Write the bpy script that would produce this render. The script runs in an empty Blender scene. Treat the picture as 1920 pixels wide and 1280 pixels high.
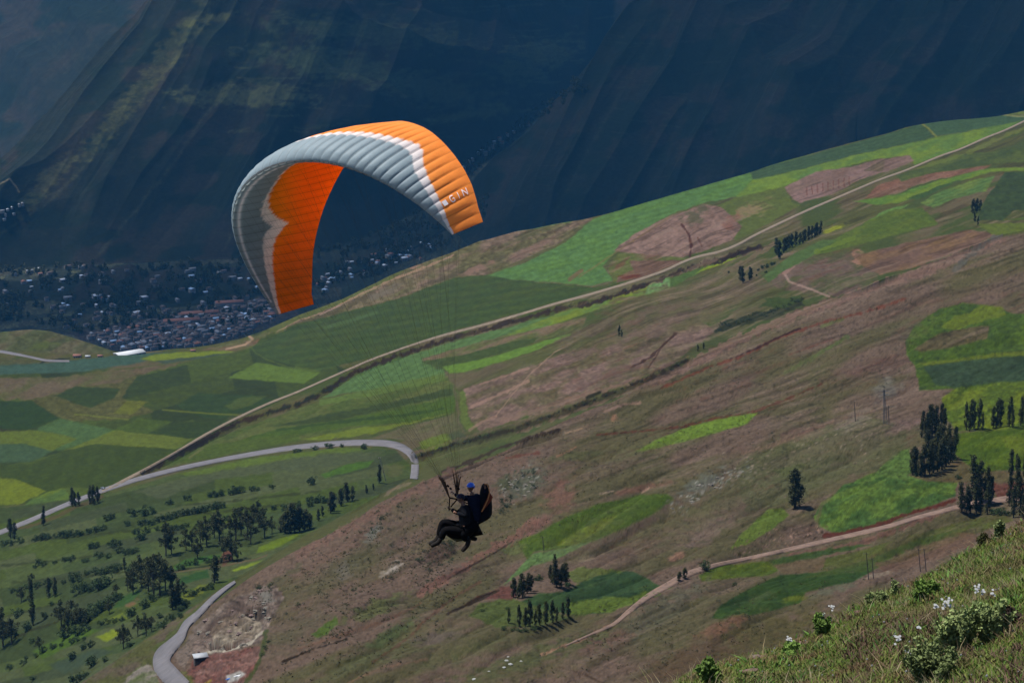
import bpy, bmesh, math, random
import numpy as np
from mathutils import Vector, Matrix
from mathutils.bvhtree import BVHTree

scene = bpy.context.scene
R = math.radians
rng = np.random.default_rng(7)
random.seed(7)

# ------------------------------------------------------------------ camera
FPX = 4330.0                      # focal length in photo pixels (1920 wide)
PITCH = R(-15.0)
cam_d = bpy.data.cameras.new('camera'); cam = bpy.data.objects.new('camera', cam_d)
scene.collection.objects.link(cam)
cam_d.sensor_width = 36.0; cam_d.lens = 36.0 * FPX / 1920.0
cam_d.clip_start = 0.5; cam_d.clip_end = 60000
cam.location = (0, 0, 0); cam.rotation_euler = (R(90) + PITCH, 0, 0)
scene.camera = cam
CF = np.array([0, math.cos(PITCH), math.sin(PITCH)])
CU = np.array([0, -math.sin(PITCH), math.cos(PITCH)])
CR = np.array([1.0, 0, 0])
def ray(px, py):
    px = np.asarray(px, float); py = np.asarray(py, float)
    x = (px - 960) / FPX; y = -(py - 640) / FPX
    return CF + x[..., None] * CR + y[..., None] * CU      # unnormalised, depth 1
def project(P):
    d = P @ CF
    return 960 + FPX * (P @ CR) / d, 640 - FPX * (P @ CU) / d

# ------------------------------------------------------------------ light
SUN_TO = Vector((-0.36, 0.10, 0.93)).normalized()
wd = bpy.data.worlds.new('World'); scene.world = wd; wd.use_nodes = True
nt = wd.node_tree; bgn = nt.nodes['Background']
sky = nt.nodes.new('ShaderNodeTexSky'); sky.sky_type = 'NISHITA'; sky.sun_disc = False
sky.sun_elevation = math.asin(SUN_TO.z); sky.sun_rotation = math.atan2(SUN_TO.x, SUN_TO.y)
sky.altitude = 3500; sky.air_density = 1.0; sky.dust_density = 0.6
nt.links.new(sky.outputs[0], bgn.inputs[0]); bgn.inputs[1].default_value = 0.11
sl = bpy.data.lights.new('sun', 'SUN'); sl.energy = 4.7; sl.angle = R(0.5); sl.color = (1.0, 0.96, 0.9)
so = bpy.data.objects.new('sun', sl); scene.collection.objects.link(so)
so.rotation_euler = SUN_TO.to_track_quat('Z', 'Y').to_euler()
so.location = (0, 0, 500)
scene.view_settings.view_transform = 'Standard'; scene.view_settings.look = 'None'
scene.view_settings.exposure = 0.7; scene.view_settings.gamma = 1.0
scene.render.film_transparent = False
cy = scene.cycles
cy.use_denoising = True; cy.max_bounces = 8; cy.diffuse_bounces = 3; cy.glossy_bounces = 2
cy.transmission_bounces = 4; cy.transparent_max_bounces = 8; cy.volume_bounces = 0
cy.sample_clamp_indirect = 4

# ------------------------------------------------------------------ helpers
def tag(o, label=None, cat=None, group=None, kind=None):
    if label: o['label'] = label
    if cat: o['category'] = cat
    if group: o['group'] = group
    if kind: o['kind'] = kind
    return o
def mesh_np(name, V, F, mat=None, parent=None, col=None, smooth=False, k=None):
    """V (n,3), F (m,k) index array of one polygon size, or a list of those arrays"""
    me = bpy.data.meshes.new(name)
    Fs = F if isinstance(F, (list, tuple)) else [F]
    Fs = [np.asarray(f, np.int32) for f in Fs if len(f)]
    V = np.asarray(V, np.float32)
    me.vertices.add(len(V)); me.vertices.foreach_set('co', V.ravel())
    loops = np.concatenate([f.ravel() for f in Fs]); tot = np.concatenate([np.full(len(f), f.shape[1]) for f in Fs])
    me.loops.add(len(loops)); me.loops.foreach_set('vertex_index', loops)
    me.polygons.add(len(tot))
    st = np.concatenate([[0], np.cumsum(tot)[:-1]]).astype(np.int32)
    me.polygons.foreach_set('loop_start', st); me.polygons.foreach_set('loop_total', tot.astype(np.int32))
    if smooth: me.polygons.foreach_set('use_smooth', np.ones(len(tot), bool))
    if col is not None:
        a = me.color_attributes.new('Col', 'FLOAT_COLOR', 'POINT')
        c = np.ones((len(V), 4), np.float32); c[:, :3] = col
        a.data.foreach_set('color', c.ravel())
    me.update(calc_edges=True); me.validate()
    o = bpy.data.objects.new(name, me); scene.collection.objects.link(o)
    if mat: me.materials.append(mat)
    if parent: o.parent = parent
    return o
def empty(name, loc=(0, 0, 0), rz=0.0):
    o = bpy.data.objects.new(name, None); scene.collection.objects.link(o)
    o.location = loc; o.rotation_euler = (0, 0, rz); o.empty_display_size = 0.5
    return o
def copy_tree(o, parent=None):
    c = o.copy(); scene.collection.objects.link(c)
    if parent: c.parent = parent
    for ch in list(o.children): copy_tree(ch, c)
    return c
def s2l(c):
    c = np.asarray(c, float) / 255.0
    return np.where(c <= 0.04045, c / 12.92, ((c + 0.055) / 1.055) ** 2.4)
GAIN = 2.5                        # display brightness of a white sunlit surface at this exposure
def alb(c, g=None):
    return np.clip(s2l(c) / (g or GAIN), 0.0, 0.85)

class NT:
    def __init__(s, name):
        s.m = bpy.data.materials.new(name); s.m.use_nodes = True
        s.t = s.m.node_tree; s.b = s.t.nodes['Principled BSDF']
    def n(s, ty, **kw):
        x = s.t.nodes.new(ty)
        for k, v in kw.items():
            if isinstance(k, str) and k.startswith('i_'): x.inputs[k[2:]].default_value = v
            else: setattr(x, k, v)
        return x
    def l(s, a, b): s.t.links.new(a, b)
def noise_node(N, scale, detail=4, rough=0.55, coord=None):
    x = N.n('ShaderNodeTexNoise'); x.inputs['Scale'].default_value = scale
    x.inputs['Detail'].default_value = detail; x.inputs['Roughness'].default_value = rough
    if coord is not None: N.l(coord, x.inputs['Vector'])
    return x
def simple_mat(name, c, rough=0.9, var=0.25, scale=3.0, spec=0.2, bump=0.0, metal=0.0, alb_in=False, trans=0.0):
    """c: display-target sRGB 0-255 unless alb_in (linear albedo)"""
    N = NT(name); b = N.b
    a = np.array(c) if alb_in else alb(c)
    tc = N.n('ShaderNodeTexCoord')
    nz = noise_node(N, scale, 4, 0.6, tc.outputs['Object'])
    mp = N.n('ShaderNodeMapRange'); mp.inputs['From Min'].default_value = 0.3; mp.inputs['From Max'].default_value = 0.7
    mp.inputs['To Min'].default_value = 1 - var; mp.inputs['To Max'].default_value = 1 + var
    N.l(nz.outputs['Fac'], mp.inputs['Value'])
    mx = N.n('ShaderNodeVectorMath', operation='SCALE'); mx.inputs[0].default_value = tuple(a)
    N.l(mp.outputs[0], mx.inputs['Scale']); N.l(mx.outputs[0], b.inputs['Base Color'])
    b.inputs['Roughness'].default_value = rough; b.inputs['Specular IOR Level'].default_value = spec
    b.inputs['Metallic'].default_value = metal
    if bump:
        bp = N.n('ShaderNodeBump'); bp.inputs['Strength'].default_value = 0.6; bp.inputs['Distance'].default_value = bump
        N.l(nz.outputs['Fac'], bp.inputs['Height']); N.l(bp.outputs[0], b.inputs['Normal'])
    return N.m

# numpy value noise ------------------------------------------------
_P = rng.permutation(4096).astype(np.int64); _Vt = rng.random(4096)
def vnoise(x, y, seed=0):
    xi = np.floor(x).astype(np.int64); yi = np.floor(y).astype(np.int64)
    fx = x - xi; fy = y - yi
    fx = fx * fx * fx * (fx * (fx * 6 - 15) + 10); fy = fy * fy * fy * (fy * (fy * 6 - 15) + 10)
    def h(a, b): return _Vt[_P[(_P[(a + seed * 131) & 4095] + b) & 4095]]
    a = h(xi, yi); b = h(xi + 1, yi); c = h(xi, yi + 1); d = h(xi + 1, yi + 1)
    return (a + (b - a) * fx) * (1 - fy) + (c + (d - c) * fx) * fy
def fbm(x, y, oct=4, seed=0, gain=0.5):
    s = 0; a = 1; t = 0
    for i in range(oct):
        s = s + a * vnoise(x * 2 ** i + 17.3 * i, y * 2 ** i + 9.1 * i, seed + i); t += a; a *= gain
    return s / t
def ridged(x, y, oct=4, seed=0):
    s = 0; a = 1; t = 0
    for i in range(oct):
        n = 1 - np.abs(2 * vnoise(x * 2 ** i + 7.7 * i, y * 2 ** i + 3.1 * i, seed + i) - 1)
        s = s + a * n * n; t += a; a *= 0.5
    return s / t

# ------------------------------------------------------------------ terrain
# a sheet laid out from the camera outward as profile lines (near -> far).
PX0, PX1, STEP = -420, 2340, 1.7
cols = np.arange(PX0, PX1, STEP); NC = len(cols)
def tab(pts):
    p = np.array(pts, float); return np.interp(cols, p[:, 0], p[:, 1])
def smooth1(a, w):
    k = np.hanning(2 * w + 1); k /= k.sum()
    return np.convolve(np.pad(a, w, mode='edge'), k, 'valid')
def curve(pys, rs, sm=6):
    py = smooth1(tab(pys), sm); r = smooth1(tab(rs), 40)
    d = ray(cols, py); h = np.hypot(d[:, 0], d[:, 1])
    return d * (r / h)[:, None], py
def curve_z(pys, z, sm=6):
    py = smooth1(tab(pys), sm); d = ray(cols, py)
    zz = smooth1(tab(z), 40) if isinstance(z, list) else np.full(NC, z)
    return d * (zz / d[:, 2])[:, None], py

bank = [(-420, 1900), (0, 1750), (900, 1430), (1180, 1318), (1260, 1288), (1330, 1254), (1400, 1233), (1480, 1210), (1525, 1186), (1600, 1147), (1640, 1120), (1700, 1098), (1760, 1070), (1800, 1048), (1860, 1018), (1920, 982), (2340, 790)]
crest = [(-420, 1560), (0, 1385), (100, 1312), (200, 1242), (300, 1180), (360, 1138), (440, 1088), (540, 1024), (640, 972), (720, 925), (800, 888), (870, 862), (1000, 808), (1100, 758), (1230, 705), (1330, 660), (1420, 622), (1500, 590), (1620, 545), (1700, 512), (1800, 470), (1880, 440), (1920, 432), (2340, 330)]
lip = [(-420, 625), (0, 607), (30, 603), (60, 600), (90, 603), (120, 612), (150, 624), (180, 637), (215, 652), (240, 658), (300, 655), (350, 650), (400, 642), (450, 628), (500, 610), (560, 585), (600, 572), (640, 557), (690, 530), (740, 505), (800, 484), (850, 466), (900, 446), (960, 430), (1040, 415), (1100, 405), (1200, 378), (1300, 348), (1400, 318), (1450, 300), (1500, 286), (1600, 257), (1700, 229), (1760, 218), (1850, 212), (1870, 209), (1920, 199), (2340, 130)]
base = [(-420, 540), (0, 508), (120, 500), (300, 492), (480, 484), (560, 478), (620, 470), (700, 440), (780, 400), (870, 336), (930, 280), (1000, 218), (1060, 180), (1150, 120), (1200, 30), (1300, -60), (1500, -250), (2340, -700)]
rm = [(-420, 560), (500, 500), (600, 495), (700, 478), (780, 440), (830, 395), (870, 350), (930, 292), (1000, 240), (1060, 190), (1130, 120), (1200, 55), (1262, -5), (1400, -150), (1700, -330), (1920, -420), (2340, -560)]
cm = [(-420, 520), (-200, 430), (0, 312), (60, 245), (125, 178), (160, 130), (190, 95), (240, 45), (300, 0), (420, -110), (700, -260), (1200, -340), (2340, -900)]

near_pts, _ = curve([(-420, 3500), (960, 3000), (1920, 2600), (2340, 2500)], [(-420, 9), (2340, 9)])
K = []   # (points, layer)
K.append((near_pts, 0))
P, py = curve(bank, [(-420, 16), (0, 20), (900, 32), (1300, 42), (1600, 50), (1920, 60), (2340, 90)], 3); K.append((P, 0)); bank_py = py
P2, _ = curve(bank, [(-420, 330), (0, 411), (900, 535), (1300, 620), (1600, 702), (1920, 850), (2340, 1150)], 3)
def hid(A, B, t, drop):
    Q = A + (B - A) * t; Q = Q.copy(); Q[:, 2] -= drop; return Q
K.append((hid(P, P2, 0.04, 6.0), 1)); K.append((hid(P, P2, 0.45, 34.0), 1)); K.append((P2, 1))
P3, py3 = curve(crest, [(-420, 1150), (0, 1040), (150, 990), (300, 925), (440, 850), (640, 860), (800, 960), (1000, 1080), (1230, 1290), (1500, 1560), (1700, 1755), (1920, 1960), (2340, 2200)])
P4, _ = curve(crest, [(-420, 1190), (0, 1075), (150, 1050), (300, 1060), (440, 1170), (640, 1300), (800, 1480), (1000, 1320), (1230, 1375), (1500, 1610), (1700, 1790), (1920, 1985), (2340, 2230)])
P2m = hid(P2, P3, 0.5, 0); P2m[:, 2] += smooth1(tab([(-420, 0), (300, 0), (700, 18), (1200, 12), (1900, -10), (2340, 0)]), 60)
K.append((P3, 1))
gap = np.linalg.norm(P4 - P3, axis=1)
K.append((hid(P3, P4, 0.35, np.clip(gap * 0.07, 0.5, 30)), 2)); K.append((P4, 2))
P5, py5 = curve(lip, [(-420, 2750), (0, 2700), (120, 2640), (240, 2500), (300, 2500), (640, 2750), (1000, 3000), (1500, 3200), (1920, 3300), (2340, 3400)], 3)
# the back road line at the left where the small hill begins
roadl = [(-420, 690), (0, 672), (120, 676), (230, 668), (300, 664), (400, 655), (450, 644), (500, 630), (640, 580), (800, 508), (900, 470), (1100, 425), (1500, 310), (1920, 225), (2340, 160)]
P45, _ = curve(roadl, [(-420, 2420), (0, 2370), (240, 2400), (300, 2440), (640, 2640), (1000, 2850), (1500, 3050), (1920, 3150), (2340, 3250)], 3)
K.append((P45, 2)); K.append((P5, 2))
P6, py6 = curve_z(lip, -1000.0, 3)
_h6 = np.hypot(P6[:, 0], P6[:, 1]); _w6 = np.clip((cols - 830) / 120.0, 0, 1); _w6 = _w6 * _w6 * (3 - 2 * _w6)
_r6 = _h6 * (1 - _w6) + np.minimum(_h6, 3850.0) * _w6
P6[:, :2] *= (_r6 / _h6)[:, None]            # right of the gorge the valley floor lies hidden under the plateau edge
q = P5 + (P6 - P5) * 0.12; q[:, 2] -= 55; K.append((q, 2))
q = P5 + (P6 - P5) * 0.7; q[:, 2] = -1003; K.append((q, 3))
K.append((P6, 3))
# right mountain crest
rm_r = np.full(NC, 0.0)
rmpy = smooth1(tab(rm), 5); d = ray(cols, rmpy); tn = -d[:, 2] / np.hypot(d[:, 0], d[:, 1])
r_floor = 1000.0 / tn
r_mt = (1000 + 0.65 * tab([(800, 4450), (1000, 4300), (1400, 4100), (1920, 3900), (2340, 3700)])) / (0.65 + tn)
w = np.clip((cols - 820) / 110.0, 0, 1); w = w * w * (3 - 2 * w)
r_c = np.where(cols < 820, np.minimum(r_floor, 1e5), r_floor * (1 - w) + r_mt * w)
P7 = d * (r_c / np.hypot(d[:, 0], d[:, 1]))[:, None]
# foot of the right mountain
foot_r = tab([(-420, 0), (820, 0), (1000, 4300), (1400, 4100), (1920, 3900), (2340, 3700)])
hor = d[:, :2] / np.hypot(d[:, 0], d[:, 1])[:, None]
r6 = np.hypot(P6[:, 0], P6[:, 1])
fr = np.where(cols < 820, r6 + 0.5 * (r_c - r6), r6 * 0.5 + r_c * 0.5)
fr = fr * (1 - w) + np.maximum(tab([(820, 4450), (1000, 4300), (1400, 4100), (1920, 3900), (2340, 3700)]), r6 + 40) * w
Pf = np.concatenate([hor * fr[:, None], np.full((NC, 1), -1000.0)], 1)
K.append((Pf, 3)); K.append((P7, 4))
# valley behind it
P8, _ = curve_z(rm, -1000.0, 5)
# beyond the frame keep the valley finite
r8 = np.hypot(P8[:, 0], P8[:, 1])
lim = np.maximum(r_c + 900, 6200)
use = (P8[:, 2] > 0) | (r8 > lim) | (~np.isfinite(r8)) | (rmpy < 40)
r8 = np.where(use, lim, r8); r8 = smooth1(np.maximum(r8, r_c + 3), 12)
r8 = np.maximum(r8, r_c + 3)
P8 = np.concatenate([hor * r8[:, None], np.full((NC, 1), -1000.0)], 1)
q = P7 + (P8 - P7) * 0.12; q[:, 2] -= np.clip((r8 - r_c) * 0.1, 0, 80); K.append((q, 5))
q = P7 + (P8 - P7) * 0.75; q[:, 2] = -1002; K.append((q, 5))
K.append((P8, 5))
bpy_ = smooth1(tab(base), 6); db = ray(cols, bpy_); hb = np.hypot(db[:, 0], db[:, 1])
rb = np.where(db[:, 2] < -0.13 * hb, -1000 * hb / db[:, 2], 7000); rb = np.clip(rb, 0, 7000); rb = np.maximum(rb, r8 + 40)
rb = smooth1(rb, 12); rb = np.maximum(rb, r8 + 20)
horb = db[:, :2] / hb[:, None]
P9 = np.concatenate([horb * rb[:, None], np.full((NC, 1), -999.0)], 1); K.append((P9, 5))
cpy = smooth1(tab(cm), 6); dc = ray(cols, cpy); hc = np.hypot(dc[:, 0], dc[:, 1]); tc_ = -dc[:, 2] / hc
sl_ = tab([(-420, .62), (400, .62), (900, .52), (1200, .5), (2340, .6)])
rc = (1000 + sl_ * rb) / (sl_ + tc_); rc = np.maximum(rc, rb + 60)
P10 = dc * (rc / hc)[:, None]; K.append((P10, 6))
# far valley and far mountain behind the left ridge
rv = np.maximum(rc + 700, 5900.); horc = dc[:, :2] / hc[:, None]
q = np.concatenate([horc * (rc + 250)[:, None], (P10[:, 2] - 150)[:, None]], 1); K.append((q, 7))
zv = P10[:, 2] * rv / rc - 60
P11 = np.concatenate([horc * rv[:, None], zv[:, None]], 1); K.append((P11, 7))
P12, _ = curve([(-420, -260), (0, -330), (400, -420), (2340, -700)], [(-420, 8200), (400, 8600), (2340, 9000)]); 
P12[:, 2] = np.maximum(P12[:, 2], P10[:, 2] + 150)
K.append((P12, 7))

rows = []; lay = []; vpar = []
for i in range(len(K) - 1):
    A, _l = K[i]; B, L = K[i + 1]
    pa = project(A)[1]; pb = project(B)[1]
    vis = (cols > -150) & (cols < 2070)
    span = np.max(np.clip(np.minimum(pa, 1400) - np.clip(pb, -160, 1400), 0, 1e9)[vis])
    n = int(max(3, span / STEP))
    if i == 0: n = 260
    if L == 0: n = max(n, 200)
    n = min(n, 620)
    for j in range(n):
        t = j / n
        if i == 0: t = t ** 0.8
        elif pa[len(pa)//2] - pb[len(pb)//2] > 100:      # even rows in the picture: perspective-correct spacing
            dA = np.linalg.norm(A[:, :2], axis=1); dB = np.linalg.norm(B[:, :2], axis=1)
            tt = (t * dA / ((1 - t) * dB + t * dA))[:, None]; rows.append(A + (B - A) * tt); lay.append(np.full(NC, L)); vpar.append(t); continue
        rows.append(A + (B - A) * t); lay.append(np.full(NC, L)); vpar.append(t)
rows.append(K[-1][0]); lay.append(np.full(NC, K[-1][1])); vpar.append(1.0)
G = np.array(rows); LAY = np.array(lay); VP = np.array(vpar)[:, None] * np.ones((1, NC)); NR = len(rows)
del rows

# soften the creases between profile lines except the silhouettes
def smooth_rows(Z, w, m):
    k = np.hanning(2 * w + 1); k /= k.sum()
    Zp = np.pad(Z, ((w, w), (0, 0)), mode='edge'); out = np.zeros_like(Z)
    for i, kk in enumerate(k): out += kk * Zp[i:i + Z.shape[0]]
    return Z * (1 - m) + out * m
X, Y, Z = G[..., 0], G[..., 1], G[..., 2]
RR = np.hypot(X, Y)
msk = ((LAY == 2)).astype(float)
Z[:] = smooth_rows(Z, 14, msk * 0.7)
PXg, PYg = project(G)

def seg_dist(px, py, pts):
    """distance in px to a polyline, plus signed side"""
    D = np.full(px.shape, 1e9)
    for (x0, y0), (x1, y1) in zip(pts[:-1], pts[1:]):
        dx, dy = x1 - x0, y1 - y0; L2 = dx * dx + dy * dy + 1e-9
        t = np.clip(((px - x0) * dx + (py - y0) * dy) / L2, 0, 1)
        D = np.minimum(D, np.hypot(px - x0 - t * dx, py - y0 - t * dy))
    return D
def box_idx(pts, pad, layers):
    p = np.array(pts, float)
    c0, c1 = np.searchsorted(cols, [p[:, 0].min() - pad - 6, p[:, 0].max() + pad + 6])
    lr = np.isin(LAY[:, 0], layers); rr_ = np.nonzero(lr)[0]
    if c1 <= c0 or not len(rr_): return (np.zeros(0, int), np.zeros(0, int))
    a, b = rr_[0], rr_[-1] + 1
    x = PXg[a:b, c0:c1]; y = PYg[a:b, c0:c1]
    m = (x > p[:, 0].min() - pad) & (x < p[:, 0].max() + pad) & (y > p[:, 1].min() - pad) & (y < p[:, 1].max() + pad) & lr[a:b, None]
    r_, c_ = np.nonzero(m)
    return (r_ + a, c_ + c0)
VISG = None
# relief: mountains ------------------------------------------------
def tent(pts, w, h, layers, pw=1.0):
    m = box_idx(pts, w, layers)
    d = seg_dist(PXg[m], PYg[m], pts)
    dz[m] += h * np.clip(1 - d / w, 0, 1) ** pw
dz = np.zeros_like(Z)
wx = fbm(PXg / 160, PYg / 160, 3, 3) - 0.5
mt = np.isin(LAY, [4, 6, 7])
fade = np.clip(np.minimum(VP, 1) * 6, 0, 1)
u = PXg + 90 * (fbm(PXg / 420, PYg / 420, 2, 3) - 0.5)
# gullies run down-slope; on the right mountain they lean to the right, on the centre one they fan
lean = np.where(LAY == 4, (PYg - 200) * 0.6, (PYg - 200) * (0.75 - .75 * np.clip((PXg - 450) / 500, 0, 1)))
gx = (u + lean)
def to_m(n): return n
A_g = ridged(gx[mt] / 132, PYg[mt] / 900, 2, 11) - 0.45
B_g = ridged(gx[mt] / 44, PYg[mt] / 420, 2, 19) - 0.45
Cn = fbm(X[mt] / 420, Y[mt] / 420, 5, 5) - 0.5
dz[mt] += (np.where(LAY[mt] == 4, 58, 34) * A_g + 6 * B_g + 26 * Cn) * fade[mt]
tent([(400, 30), (330, 110), (255, 200), (170, 300), (90, 380), (0, 440)], 130, 95, [6], 1.0)
tent([(400, 30), (470, 100), (560, 160), (700, 250)], 150, 80, [6])
tent([(400, 190), (330, 300), (250, 400), (185, 478)], 70, 58, [6])
tent([(520, 240), (480, 340), (420, 470)], 60, 44, [6])
tent([(620, 300), (590, 400), (560, 470)], 60, 36, [6])
tent([(1262, 20), (1190, 130), (1110, 270), (1040, 400)], 120, 80, [4])
tent([(1290, 20), (1420, 140), (1500, 300)], 120, 70, [4])
tent([(1640, -50), (1560, 120), (1440, 310)], 90, 75, [4])
tent([(1800, -50), (1760, 80), (1640, 250)], 80, 60, [4])
tent([(1960, -20), (1900, 100), (1830, 210)], 80, 64, [4])
tent([(540, 60), (740, 110), (900, 130), (1000, 170)], 100, 60, [6])
dz_m = None
for pts in ([(60, -40), (150, 60), (240, 120)], [(-60, 40), (60, 150), (150, 240)], [(-100, 200), (0, 290), (40, 340)]):
    tent(pts, 70, 40, [7])
_f = np.clip(VP * 4, 0, 1); dz[mt] *= _f[mt]
# relief: near hill and plateau
n2 = np.isin(LAY, [1, 2])
edge = np.ones_like(Z)
dd = fbm(X[n2] / 210, Y[n2] / 210, 3, 31) - 0.5
e2 = fbm(X[n2] / 46, Y[n2] / 60, 4, 37) - 0.5
f2 = np.where(LAY[n2] == 1, 1.0, 0.5) * np.clip(VP[n2] * 8, 0.0, 1)
near = np.clip(RR[n2] / 700, 0.05, 1)
dz[n2] += (14 * dd + 4.5 * e2) * f2 * near
m1 = (LAY == 1) & (RR > 400)
rg = ridged((PXg[m1] * 0.5 + PYg[m1] * 1.0) / 70, (PXg[m1] - PYg[m1] * 0.5) / 330, 3, 41) - 0.5
dz[m1] -= 6.0 * rg * np.clip(VP[m1] * 6, 0, 1) * np.clip((1 - VP[m1]) * 5 + .2, 0, 1)
def dig(pts, w, depth, layers): tent(pts, w, -depth, layers)
ravine = [(780, 858), (860, 832), (960, 805), (1040, 776), (1110, 750), (1170, 728), (1230, 703), (1290, 676)]
dig(ravine, 11, 9, [1, 2])
gully2 = [(830, 885), (880, 866), (930, 842), (990, 822), (1050, 806)]
dig(gully2, 8, 5, [1])
track_ravine = [(270, 885), (330, 855), (390, 822), (450, 790), (500, 775), (560, 757), (600, 740), (625, 726), (642, 712), (662, 700), (700, 684), (770, 658), (850, 634), (930, 612), (1000, 592), (1060, 577), (1110, 568), (1160, 552), (1220, 530), (1280, 508), (1310, 496), (1345, 488), (1400, 470), (1425, 462)]
dig(track_ravine, 7, 6, [2])
tent([(1190, 470), (1270, 445), (1340, 430)], 75, 9, [2])          # bare mound
tent([(1500, 350), (1600, 330)], 45, 5, [2])
tent([(1540, 520), (1640, 500)], 70, 7, [2])
tent([(1400, 560), (1500, 540)], 50, 5, [2])
dig([(1080, 640), (1160, 600)], 30, 3, [2])
tent([(960, 720), (1100, 650), (1180, 610)], 60, 7, [2])
# quarry cut into the slope beside the road
qx, qy = 430, 1175
def quarry():
    m = (LAY == 1) & (PXg > 320) & (PXg < 560) & (PYg > 1070) & (PYg < 1300)
    x = PXg[m]; y = PYg[m]
    n = fbm(x / 18, y / 18, 4, 51) - 0.5
    r = ridged(x / 22, y / 30, 3, 53) - 0.5
    dq = poly_sdf(x, y, [(352, 1225), (372, 1180), (400, 1150), (420, 1128), (450, 1118), (485, 1100), (520, 1098), (535, 1115), (515, 1150), (500, 1180), (485, 1210), (490, 1240), (465, 1270), (440, 1300), (350, 1300)])
    k = np.clip(-dq / 14, 0, 1)
    dz[m] += k * (-2 + 2.2 * n + 1.2 * r)
    for (cx, cy, w, h) in ((482, 1128, 22, 11), (446, 1146, 16, 8), (400, 1194, 18, 9), (432, 1204, 14, 8), (462, 1160, 9, 4), (510, 1150, 10, 5)):
        g = np.clip(1 - np.hypot((x - cx) / w, (y - cy) / (w * .55)), 0, 1)
        dz[m] -= h * np.clip(g * 2.5, 0, 1)
def poly_sdf(x, y, pts):
    p = np.array(pts, float); n = len(p)
    D = np.full(x.shape, 1e9); ins = np.zeros(x.shape, bool)
    for i in range(n):
        x0, y0 = p[i]; x1, y1 = p[(i + 1) % n]
        dx, dy = x1 - x0, y1 - y0
        t = np.clip(((x - x0) * dx + (y - y0) * dy) / (dx * dx + dy * dy + 1e-9), 0, 1)
        D = np.minimum(D, np.hypot(x - x0 - t * dx, y - y0 - t * dy))
        c = ((y0 > y) != (y1 > y)) & (x < (x1 - x0) * (y - y0) / (y1 - y0 + 1e-12) + x0)
        ins ^= c
    return np.where(ins, -D, D)
quarry()
# foreground bank: lumpy turf
m0 = (LAY == 0)
dz[m0] += (0.9 * (fbm(X[m0] / 7, Y[m0] / 7, 4, 61) - 0.5) + 0.16 * (fbm(X[m0] / 0.9, Y[m0] / 0.9, 3, 63) - 0.5)) * np.clip((1 - VP[m0]) * 4 + 0.25, 0, 1)
Z += dz
mm = np.isin(LAY, [4, 6]) & (Z < -997); Z[mm] = -997
PXg, PYg = project(G)
# ------------------------------------------------------------------ ground colours (display-referred targets -> albedo)
C = np.zeros(G.shape)
def noi(sx, sy, o, seed): return fbm(PXg / sx, PYg / sy, o, seed)
W1 = (fbm(PXg / 14, PYg / 9, 3, 71) - 0.5) * 9; W2 = (fbm(PXg / 14, PYg / 9, 3, 77) - 0.5) * 7
SLA = (PXg * 0.93 - PYg * 0.36); SLB = (PXg * 0.36 + PYg * 0.93)     # along / across the grain of the slope
def mixc(a, b, t): return a * (1 - t[..., None]) + b * t[..., None]
A3 = lambda c: np.array(c, float)
def base_layer(L, c0, c1, c2, ta, tb):
    m = LAY == L
    C[m] = mixc(mixc(A3(c0)[None], A3(c1)[None], ta[m]), A3(c2)[None], tb[m])
sm = lambda x, a, b: np.clip((x - a) / (b - a), 0, 1)
nA = fbm(SLA / 190, SLB / 42, 4, 81); nB = fbm(SLA / 80, SLB / 16, 4, 85); nC = fbm(PXg / 30, PYg / 20, 4, 88)
base_layer(1, (106, 89, 77), (90, 85, 61), (114, 95, 84), sm(nA, .42, .62), sm(nB, .56, .74) * .6)
base_layer(2, (78, 82, 52), (92, 84, 66), (66, 84, 46), sm(nA, .45, .6), sm(nB, .5, .66))
base_layer(0, (92, 96, 58), (104, 90, 70), (74, 92, 46), sm(fbm(X / 2.2, Y / 3, 4, 91), .45, .6), sm(fbm(X / 1.1, Y / 1.4, 4, 95), .5, .65))
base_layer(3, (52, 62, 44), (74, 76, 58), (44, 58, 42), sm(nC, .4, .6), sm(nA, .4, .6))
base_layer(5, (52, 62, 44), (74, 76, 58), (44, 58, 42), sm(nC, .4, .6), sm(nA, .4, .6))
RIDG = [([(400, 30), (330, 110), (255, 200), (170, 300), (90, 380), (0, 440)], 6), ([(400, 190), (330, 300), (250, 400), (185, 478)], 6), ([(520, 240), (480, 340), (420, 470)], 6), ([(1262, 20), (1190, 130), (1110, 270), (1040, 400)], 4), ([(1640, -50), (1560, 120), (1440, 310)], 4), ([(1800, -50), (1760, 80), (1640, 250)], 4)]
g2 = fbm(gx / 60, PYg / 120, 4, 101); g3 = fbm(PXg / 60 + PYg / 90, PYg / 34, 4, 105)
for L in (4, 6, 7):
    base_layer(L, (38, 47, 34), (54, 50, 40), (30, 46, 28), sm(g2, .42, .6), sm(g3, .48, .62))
del nC

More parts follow.
